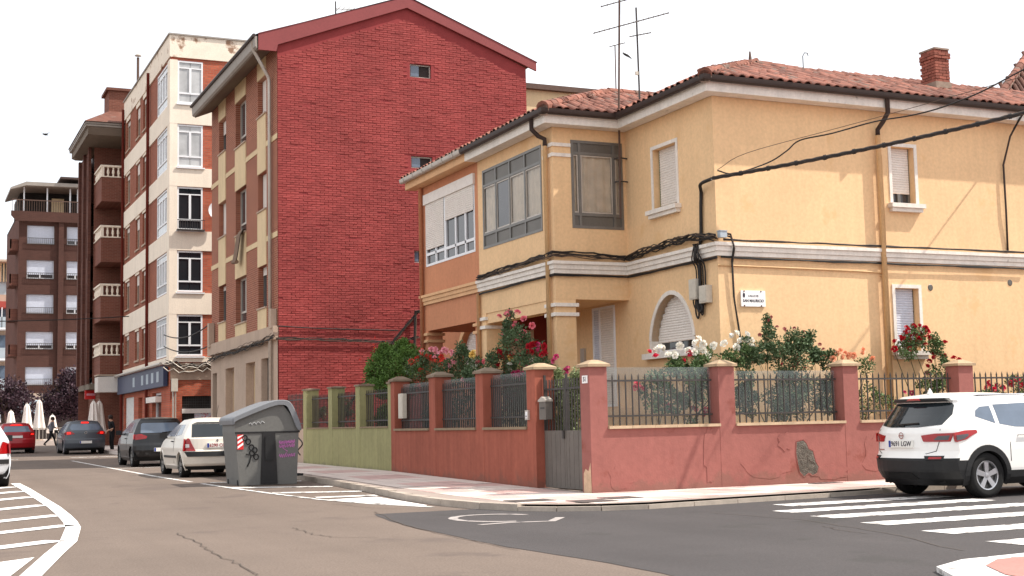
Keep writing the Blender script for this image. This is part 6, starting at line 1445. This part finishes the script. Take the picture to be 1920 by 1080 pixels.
# ================================================================== aerials
t = thing('roof_aerial', 'tall television aerial mast fixed to the bay window wall', 'aerial', (13.95, YB-.14, 5.5))
MB().tube([(13.93, YB-.16, 5.6), (13.97, YB-.16, 8.0), (14.08, YB-.16, 10.8)], .026, 6).build('mast', 'rust_pipe', t)
for z in (6.93, 6.42): MB().tube([(13.9, YB-.02, z), (13.95, YB-.16, z), (14.35, YB-.05, z)], .018, 5).build('bracket', 'iron', t)
def yagi(parent, c, d, n, ln, el):
    d = Vector(d).normalized(); c = Vector(c); side = d.cross(Vector((0, 0, 1))).normalized(); MB().tube([c-d*ln*.35, c+d*ln*.65], .014, 5).build('boom', 'alu', parent)
    for k in range(n): p = c-d*ln*.33+d*ln*.97*k/(n-1); MB().tube([p-side*el/2, p+side*el/2], .006, 4).build('element', 'alu', parent)
yagi(t, (14.05, YB-.16, 9.85), (.85, -.5, .22), 16, 1.7, .14); yagi(t, (14.06, YB-.16, 10.4), (.85, -.5, .22), 10, 1.2, .14)
t = thing('roof_aerial', 'slimmer aerial mast standing on the ridge behind the bay', 'aerial', (15.1, 26, 8.5)); MB().tube([(15.12, 26, 8.3), (15.1, 26, 10.7)], .024, 6).build('mast', 'iron', t); yagi(t, (15.1, 26, 10.05), (.7, -.5, .1), 7, .5, .12); MB().box(15.03, 15.10, 25.98, 26.02, 9.12, 9.2).build('amplifier', 'boxgrey', t)
t = thing('roof_aerial', 'thin short aerial mast far behind the bay roof', 'aerial', tuple(on(1156, 195, 'y', 31.5))); MB().tube([tuple(on(1156, 215, 'y', 31.5)), tuple(on(1153, 85, 'y', 31.5))], .018, 5).build('mast', 'rust_pipe', t); yagi(t, tuple(on(1153, 85, 'y', 31.5)), (.85, -.5, .2), 5, .45, .1)
t = thing('flying_bird', 'small dark bird flying over the bay roof', 'bird', on(1176, 104, 'y', 30)); c_ = Vector(on(1176, 104, 'y', 30))
MB().tube([c_+Vector((-.14, 0, .05)), c_+Vector((-.08, 0, .03)), c_, c_+Vector((.08, 0, -.04)), c_+Vector((.13, 0, -.08))], [.008, .03, .035, .02, .008], 6).build('body', 'cable', t); MB().add([c_+Vector((-.06, 0, 0)), c_+Vector((.05, 0, 0)), c_+Vector((-.12, .1, .14)), c_+Vector((-.05, -.12, -.09))], [(0, 1, 2), (0, 1, 3)]).build('wing', 'cable', t)
t = thing('flying_bird', 'tiny dark bird in the open sky left of the buildings', 'bird', on(85, 252, 'y', 60)); c_ = Vector(on(85, 252, 'y', 60))
MB().tube([c_+Vector((-.12, 0, 0)), c_, c_+Vector((.13, 0, -.02))], [.01, .05, .01], 6).build('body', 'cable', t); MB().add([c_+Vector((-.05, 0, 0)), c_+Vector((.05, 0, 0)), c_+Vector((-.2, .1, .12)), c_+Vector((.2, -.1, .1))], [(0, 1, 2), (0, 1, 3)]).build('wing', 'cable', t)

# ================================================================== plants
LEAF = np.array([(0, 0, 0), (.32, .5, .10), (0, 1.0, .0), (-.32, .5, .10)])
def leaves(mb, centres, size, n_each, spread, up=.3):
    n = max(1, int(n_each)); C_ = np.array([c for c, r in centres]); Rr_ = np.array([r for c, r in centres]); N_ = len(C_)*n
    nrm = lambda q: q/np.linalg.norm(q, axis=1)[:, None]
    u = nrm(rng.normal(size=(N_, 3))); p = np.repeat(C_, n, 0)+u*(rng.random(N_)**.45)[:, None]*np.repeat(Rr_, n, 0)
    a = nrm(u+rng.normal(size=(N_, 3))*.7+np.array([0, 0, up])); s = nrm(np.cross(a, rng.normal(size=(N_, 3)))); nn = np.cross(s, a); k = size*rng.uniform(.6, 1.3, N_)[:, None]
    V_ = np.stack([p+k*(s*l[0]+a*l[1]+nn*l[2]) for l in LEAF], 1).reshape(-1, 3)
    b = len(mb.v); mb.v += [tuple(q) for q in V_.tolist()]
    for i in range(N_): j = b+4*i; mb.f += [(j, j+1, j+2), (j, j+2, j+3)]
    mb.m += [0]*(2*N_)
def rose_mesh(mat):
    mb = MB(); 
    for ringn, (cnt, r, h, tilt, w) in enumerate(((5, .95, .05, .95, .75), (5, .68, .22, .6, .62), (4, .42, .34, .3, .5), (3, .2, .4, .1, .36))):
        for k in range(cnt):
            a = 2*math.pi*(k/cnt)+ringn*.6; ca, sa = math.cos(a), math.sin(a)
            def p(rad, t, z): return (rad*ca-t*sa, rad*sa+t*ca, z)
            mb.add([p(r*.25, 0, h-.35), p(r*.75, -w*.6, h+.05), p(r*.75, w*.6, h+.05), p(r*1.0, -w*.5, h+.42-tilt*.35), p(r*1.0, w*.5, h+.42-tilt*.35), p(r*1.08, 0, h+.5-tilt*.45)], [(0, 2, 1), (1, 2, 4, 3), (3, 4, 5)])
    me = bpy.data.meshes.new('blossom'); me.from_pydata(mb.v, [], mb.f); me.materials.append(M[mat]); me.polygons.foreach_set('use_smooth', [True]*len(mb.f)); return me
ROSE = {k[5:]: rose_mesh(k) for k in M if k.startswith('rose_')}
def plant(name, label, base, blobs, mat, leaf=.06, dens=1.0, flowers=(), plane=None, stems=6, group=None, flr=.075, cat='rose bush', zmin=.2):
    t = thing(name, label, cat, base, group); mb = MB(); tot = sum(b[1][0]*b[1][2] for b in blobs); sub = []
    for c, r in blobs:
        n = max(4, int(16*dens*(r[0]*r[2])**.5*3))
        for _ in range(n):
            u = rng.normal(size=3); u /= np.linalg.norm(u); q = np.array(c)+u*np.array(r)*rng.random()**.33*.92; k = rng.uniform(.26, .50); sub.append((q, (k*max(.25, min(r)), k*max(.25, min(r)), k*max(.25, min(r)))))
    leaves(mb, sub, leaf*.8, 88*min(dens, 1.3), 1); mb.build('foliage', mat, t, kind='stuff')
    b = np.array(base, float)
    for k in range(stems):
        c, r = blobs[k % len(blobs)]; e = np.array(c)+rng.normal(size=3)*np.array(r)*.4; m_ = (b+e)/2+rng.normal(size=3)*.12
        MB().tube([b+rng.normal(size=3)*[.12, .12, 0], m_, e], [.018, .012, .006], 5).build('stem', 'stem', t)
    # sprays of fine stems inside
    tw = MB()
    for q, r in sub[::3]: tw.tube([q-np.array([0, 0, .25])+rng.normal(size=3)*.05, q], .005, 3)
    tw.build('twigs', 'stem', t, kind='stuff')
    extra = [(x_+random.uniform(-13, 13), y_+random.uniform(-9, 11), c_, r_*.85) for (x_, y_, c_, r_) in flowers if c_ not in ('bud', 'peach') and random.random() < .6]
    for (px_, py__, col, rad) in list(flowers)+extra:
        p = on(px_, py__, *plane)+rng.normal(size=3)*[.05, .05, .008]; fl = inst(ROSE[col], 'blossom', t, p, (R(55)+rng.normal()*.5, rng.normal()*.4, R(-30)+rng.normal()*.9), rad*.98)
    return t
def blob_px(px_, py__, plane, r): return (tuple(on(px_, py__, *plane)), r)
Fq = lambda s, c, r=.07: [(x, y, c, r) for x, y in s]
pr1 = ('y', 20.75)
plant('rose_bush', 'rose bush with white and pink blooms behind the railing below the arched window', (12.2, 20.75, .2),
      [blob_px(1290, 730, pr1, (.42, .3, .75)), blob_px(1235, 735, pr1, (.36, .25, .5)), blob_px(1330, 700, pr1, (.35, .3, .45)), blob_px(1290, 690, pr1, (.5, .25, .25)), blob_px(1385, 665, pr1, (.3, .25, .2)), blob_px(1395, 720, pr1, (.2, .2, .4))], 'leaf_rose', .065, 1.0,
      Fq([(1240, 653), (1275, 648), (1292, 658), (1298, 643), (1314, 646), (1268, 664), (1330, 665), (1352, 644), (1344, 648), (1375, 632), (1398, 630), (1405, 640), (1390, 640), (1378, 651), (1255, 668), (1310, 671), (1232, 658), (1305, 655)], 'white', .082)+Fq([(1224, 668), (1289, 662), (1281, 676), (1192, 720), (1203, 727), (1258, 762), (1302, 767), (1328, 768)], 'hot', .07), pr1)
plant('rose_bush', 'tall arching rose bush with fading buds beside the street sign', (14.6, 20.75, .2),
      [blob_px(1475, 660, pr1, (.52, .35, .42)), blob_px(1440, 625, pr1, (.12, .15, .35)), blob_px(1500, 640, pr1, (.35, .3, .3)), blob_px(1410, 660, pr1, (.38, .25, .28)), blob_px(1540, 670, pr1, (.25, .2, .25)), blob_px(1500, 730, pr1, (.55, .35, .55)), blob_px(1460, 760, pr1, (.45, .3, .3)), blob_px(1555, 745, pr1, (.22, .2, .45)), blob_px(1400, 755, pr1, (.22, .2, .35))], 'leaf_dark', .065, 1.1,
      Fq([(1440, 594), (1446, 600), (1470, 618), (1474, 615), (1490, 616), (1498, 622), (1450, 622), (1532, 645), (1519, 632), (1487, 668), (1491, 682), (1515, 675), (1429, 628), (1548, 655), (1478, 640), (1462, 612)], 'bud', .04)+Fq([(1486, 672), (1490, 684)], 'hot', .045), pr1, stems=10)
plant('rose_bush', 'low rose bush with peach blooms by the third pink pillar', (16.2, 20.75, .2), [blob_px(1565, 690, pr1, (.3, .2, .25)), blob_px(1640, 755, pr1, (.5, .3, .38)), blob_px(1620, 690, pr1, (.2, .2, .2))], 'leaf_rose', .06, .7,
      Fq([(1580, 659), (1586, 667), (1575, 668), (1571, 662), (1583, 663), (1560, 673), (1550, 672), (1608, 667), (1618, 662), (1615, 657), (1636, 672), (1606, 668)], 'peach', .072), ('y', 20.6))
pr2 = ('y', 21.05)
plant('rose_bush', 'climbing rose with deep red blooms arching over the ground floor window sill', (19.2, 21.0, .2), [blob_px(1695, 655, pr2, (.28, .15, .22)), blob_px(1720, 632, pr2, (.3, .15, .22)), blob_px(1750, 650, pr2, (.2, .15, .25)), blob_px(1765, 700, pr2, (.22, .18, .45)), blob_px(1745, 725, pr2, (.3, .2, .3))], 'leaf_rose', .06, 1.0,
      Fq([(1688, 633), (1696, 621), (1680, 655), (1717, 612), (1711, 630), (1731, 616), (1730, 628), (1708, 642), (1745, 634), (1747, 640), (1715, 650), (1727, 646), (1763, 643), (1772, 642), (1765, 661), (1759, 666), (1748, 672), (1791, 671), (1741, 687), (1683, 640), (1692, 636), (1738, 622), (1703, 655), (1722, 636)], 'red', .072)+Fq([(1742, 700), (1707, 738)], 'magenta', .06), pr2)
plant('rose_bush', 'rose bush with hot pink blooms at the far end of the pink wall', (21.3, 20.75, .2), [blob_px(1900, 735, pr1, (.5, .3, .35)), blob_px(1860, 750, pr1, (.4, .3, .25))], 'leaf_rose', .06, .8, Fq([(1903, 711), (1898, 718), (1850, 727), (1880, 727), (1865, 730), (1910, 722)], 'hot', .07), pr1)
pl1 = ('x', 11.25)
plant('rose_bush', 'tall rose bush with pink and red blooms in front of the yellow porch', (11.3, 24.6, .2), [blob_px(975, 650, pl1, (.35, .6, .45)), blob_px(940, 690, pl1, (.35, .6, .4)), blob_px(1005, 690, pl1, (.35, .45, .45)), blob_px(970, 760, pl1, (.4, .9, .5)), blob_px(955, 612, pl1, (.12, .15, .3))], 'leaf_dark', .065, 1.1,
      Fq([(949, 586), (957, 590), (965, 587), (985, 596), (1001, 610), (980, 624), (974, 640), (943, 629), (959, 612)], 'pink', .075)+Fq([(1001, 645), (998, 660), (978, 666), (989, 650), (1018, 660), (938, 667), (940, 685), (925, 673), (931, 667), (948, 660), (963, 668), (1016, 650), (925, 688)], 'red', .078)+Fq([(1007, 655), (955, 702), (978, 700), (985, 690), (966, 705), (992, 705), (1037, 677), (1041, 700), (1030, 690), (1065, 697), (1087, 702)], 'magenta', .072)+Fq([(956, 675), (970, 688)], 'yellow', .07)+Fq([(960, 682), (951, 692), (992, 678)], 'white', .06), pl1, stems=9)
pl2 = ('x', 11.2)
plant('rose_bush', 'rose bush with coral and pale pink blooms in front of the orange house', (11.2, 28.2, .2), [blob_px(800, 690, pl2, (.4, .9, .4)), blob_px(850, 690, pl2, (.4, .8, .4)), blob_px(872, 668, pl2, (.2, .3, .35)), blob_px(890, 700, pl2, (.3, .5, .4)), blob_px(840, 760, pl2, (.4, 1.5, .5))], 'leaf_dark', .065, 1.1,
      Fq([(790, 659), (773, 684), (778, 676), (800, 672), (806, 670), (783, 673), (829, 676), (826, 684), (834, 676), (822, 678), (797, 668)], 'coral', .085)+Fq([(812, 660), (808, 656), (828, 662), (845, 655), (839, 659), (847, 666), (846, 682), (840, 685), (833, 658), (850, 680), (867, 703), (873, 718), (880, 715)], 'palepink', .08)+Fq([(885, 665), (887, 661)], 'yellow', .08)+Fq([(886, 690), (891, 687)], 'white', .075)+Fq([(898, 680)], 'pink', .08), pl2, stems=9)
plant('climber', 'pale leaved climbing shrub growing through the gate bars', (10.95, 21.2, .2), [blob_px(1050, 740, ('x', 10.95), (.15, .35, .45)), blob_px(1075, 760, ('x', 10.95), (.15, .35, .5)), blob_px(1060, 800, ('x', 10.95), (.15, .4, .35)), blob_px(1080, 720, ('x', 10.95), (.12, .25, .25)), blob_px(1045, 715, ('x', 10.95), (.12, .25, .3)), blob_px(1070, 820, ('x', 10.95), (.12, .4, .3))], 'leaf_pale', .055, 2.4, (), None, cat='shrub')
hg = ('x', 11.6)
plant('garden_shrub', 'dense feathery green shrub overhanging the green wall before the red gable', (11.7, 32.6, .2), [blob_px(738, 678, hg, (.5, 1.1, .42)), blob_px(708, 700, hg, (.4, .6, .4)), blob_px(768, 680, hg, (.45, .7, .4)), blob_px(735, 725, hg, (.6, 1.1, .4)), blob_px(722, 662, hg, (.3, .5, .25)), blob_px(755, 655, hg, (.28, .5, .25)), blob_px(735, 790, hg, (.4, .8, .5))], 'leaf_hedge', .07, 2.0, Fq([(700, 652), (686, 680), (706, 632)], 'coral', .04), hg, cat='shrub')
plant('garden_shrub', 'pale straggly shrub showing through the green wall railing', (11.0, 34, .2), [blob_px(648, 770, ('x', 11.0), (.25, .5, .3)), blob_px(600, 775, ('x', 11), (.2, .5, .2))], 'leaf_pale', .06, .9, (), None, cat='shrub')
def tree(label, base, h, blobs, mat, leaf, dens):
    t = thing('plum_tree', label, 'tree', base); b = np.array(base, float)
    tr = MB(); tr.tube([b-[0, 0, .2], b+[.05, 0, h*.25], b+[.0, .05, h*.45]], [.16, .13, .10], 8)
    for k in range(7): a = k*.9; tr.tube([b+[0, .05, h*.42], b+[math.cos(a)*.6, math.sin(a)*.6, h*.62], b+[math.cos(a)*1.2, math.sin(a)*1.2, h*.85]], [.08, .05, .02], 6)
    tr.build('trunk', 'bark', t); mb = MB(); sub = []
    for c, r in blobs:
        for _ in range(int(26*dens)):
            u = rng.normal(size=3); u /= np.linalg.norm(u); q = b+np.array(c)+u*np.array(r)*rng.random()**.33; k = rng.uniform(.3, .55); sub.append((q, (k, k, k)))
    leaves(mb, sub, leaf, 46, 1); mb.build('crown', mat, t, kind='stuff')
tree('dark purple leaved plum tree beside the brown balcony block', (10.4, 96, .82), 4.4, [((0, 0, 2.9), (1.9, 1.5, 1.2)), ((-.9, .2, 2.3), (1.2, 1, .9)), ((.9, 0, 2.2), (1.2, 1, .9)), ((.1, 0, 3.9), (.9, .8, .7))], 'leaf_plum', .19, 2.2)
tree('dark purple leaved plum tree beside the pale cafe awning', (5.9, 94, .82), 4.4, [((0, 0, 2.9), (1.6, 1.5, 1.0)), ((1.0, .2, 2.4), (1.1, 1, .8)), ((-.9, 0, 2.3), (1.1, 1, .9))], 'leaf_plum', .19, 2.0)
# ================================================================== closed parasols, cafe rail, people
def parasol(p, h, label):
    t = thing('cafe_parasol', label, 'parasol', p, 'closed parasols at the cafe'); x, y, z = p
    MB().tube([(x, y, z), (x, y, z+h+.08)], .03, 6).build('pole', 'zinc', t)
    mb = MB(); n = 14; prof = [(.05, h), (.14, h*.93), (.20, h*.7), (.27, h*.45), (.33, h*.30), (.30, h*.27)]; b0 = len(mb.v)
    for r, hh in prof:
        for k in range(n): q = 2*math.pi*k/n; rr = r*(1+.22*math.cos(7*q)); mb.v.append((x+rr*math.cos(q), y+rr*math.sin(q), z+hh))
    for i in range(len(prof)-1):
        for k in range(n): mb.f.append((i*n+k, i*n+(k+1) % n, (i+1)*n+(k+1) % n, (i+1)*n+k)); mb.m.append(0)
    mb.build('canopy', 'canvas', t); lathe(MB(), [(.3, 0), (.3, .06), (.001, .08)], (x, y, z), 'z', 12).build('base', 'stone_beige', t)
for px_, yy, top, L_ in ((20, 91, 770, 'short closed white parasol under the plum tree by the awning'), (50, 90, 757, 'closed white parasol before the pale blue awning, next to the plum tree'), (73, 89, 750, 'tallest closed white parasol before the pale blue awning'), (98, 92, 778, 'low closed white parasol behind the striding person'), (175, 74.6, 752, 'closed white parasol by the red sign, on the tree side'), (186, 74.9, 752, 'closed white parasol by the red sign, on the sign side')):
    p = on(px_, 800, 'y', yy); z0 = .82 if yy > 85 else g(yy)+.12; zt = on(px_, top, 'y', yy)[2]; parasol((p[0], yy, z0), zt-z0, L_)
t = thing('terrace_barrier', 'low metal railing round the cafe terrace', 'railing', (7.5, 88.2, .8)); MB().box(5.5, 10.2, 88.18, 88.22, 1.55, 1.6).build('top_rail', 'zinc', t)
for k in range(24): MB().box(5.5+k*.2, 5.53+k*.2, 88.18, 88.22, .82, 1.55).build('bar', 'zinc', t)
def person(label, loc, rz, joints, mats, h=1.68):
    """body grown over a posed skeleton (metres, local, facing +x)"""
    t = thing('person', label, 'person', loc, None, rz); OFF[t.name] = None
    V, E, RD = [], [], []
    def add(p, r, par=None):
        V.append(p); RD.append(r)
        if par is not None: E.append((par, len(V)-1))
        return len(V)-1
    pel = add((0, 0, .92), .135); ch = add(joints.get('chest', (.05, 0, 1.25)), .15, pel); sh = add(joints.get('neckbase', (.07, 0, 1.42)), .10, ch); nk = add(joints.get('neck', (.09, 0, 1.50)), .055, sh); hd = add(joints.get('head', (.11, 0, 1.62)), .10, nk)
    for sg, k in ((1, 'l'), (-1, 'r')):
        hip = add((0, sg*.10, .86), .095, pel); kn = add(joints['knee_'+k], .065, hip); an = add(joints['ankle_'+k], .045, kn); a_ = joints['ankle_'+k]; add((a_[0]+.15, a_[1], a_[2]-.03), .035, an)
        so_ = add((joints.get('neckbase', (.07, 0, 1.42))[0], sg*.19, 1.38), .06, sh); el = add(joints['elbow_'+k], .045, so_); wr = add(joints['wrist_'+k], .03, el); w = np.array(joints['wrist_'+k]); d = w-np.array(joints['elbow_'+k]); d = d/np.linalg.norm(d)
        pm_ = add(tuple(w+d*.07), .032, wr)
        for q in range(5): o = (q-2)*.018; add(tuple(w+d*(.13-.012*abs(q-2))+np.array([.01, o, -.01])), .009, pm_)
    me = bpy.data.meshes.new('body'); me.from_pydata(V, E, []); o = bpy.data.objects.new('body', me); COL.objects.link(o)
    m = o.modifiers.new('s', 'SKIN'); me.skin_vertices[0].data[0].use_root = True
    for i, r in enumerate(RD): me.skin_vertices[0].data[i].radius = (r, r)
    o.modifiers.new('u', 'SUBSURF').levels = 2
    bpy.context.view_layer.update(); ev = bpy.data.meshes.new_from_object(o.evaluated_get(bpy.context.evaluated_depsgraph_get())); bpy.data.objects.remove(o)
    ev.name = 'body'; ev.materials.clear()
    for q in ('skin', mats[0], mats[1], 'cloth_black'): ev.materials.append(M[q])
    nz_ = joints.get('neckbase', (0, 0, 1.42))[2]+.03
    for f in ev.polygons:
        z = f.center.z; far = min(np.linalg.norm(np.array(f.center)-np.array(joints['wrist_'+k])) for k in 'lr'); f.use_smooth = True
        f.material_index = 0 if (z > nz_ or far < .14) else (1 if z > .93 else (2 if z > .10 else 3))
    b = bpy.data.objects.new('body', ev); COL.objects.link(b); b.parent = t; OFF[b.name] = None
    hp = np.array(joints.get('head', (.11, 0, 1.62))); mb = MB()
    lathe(mb, [(.10, -.06), (.118, .02), (.10, .08), (.06, .12), (.001, .135)], (hp[0]-.02, hp[1], hp[2]+.0), 'z', 12); mb.build('hair', 'hair', t, smooth=True, local=True)
    f = MB(); lathe(f, [(.001, .025), (.015, .01), (.018, 0)], (hp[0]+.095, hp[1], hp[2]-.015), 'x', 6); f.build('nose', 'skin', t, local=True)
    for sg in (-1, 1): lathe(MB(), [(.001, .008), (.011, .002), (.012, -.004)], (hp[0]+.09, hp[1]+sg*.035, hp[2]+.012), 'x', 6).build('eye', 'ink', t, local=True)
    MB().box(hp[0]+.088, hp[0]+.098, hp[1]-.025, hp[1]+.025, hp[2]-.062, hp[2]-.052).build('mouth', 'rose_bud', t, local=True)
    return t
wk = dict(knee_l=(.22, .09, .50), ankle_l=(.30, .09, .09), knee_r=(-.10, -.09, .48), ankle_r=(-.42, -.09, .16), elbow_l=(-.12, .24, 1.14), wrist_l=(.05, .24, .95), elbow_r=(.12, -.24, 1.14), wrist_r=(.32, -.2, 1.08))
p = on(90, 836, 'y', 82); person('person in grey top and black trousers striding across the street', (p[0]+.15, 82, g(82)), R(8), wk, ('cloth_grey', 'cloth_black'))
st = dict(knee_l=(.04, .10, .49), ankle_l=(.0, .11, .09), knee_r=(.03, -.10, .49), ankle_r=(-.02, -.11, .09), elbow_l=(.02, .26, 1.12), wrist_l=(.2, .2, 1.05), elbow_r=(-.02, -.26, 1.12), wrist_r=(.12, -.22, 1.0))
p = on(210, 850, 'y', 66); person('person dressed in black standing between the grey and black cars', (p[0], 66, g(66)), R(200), st, ('cloth_black', 'cloth_black'))
for me in bpy.data.meshes: me.validate()
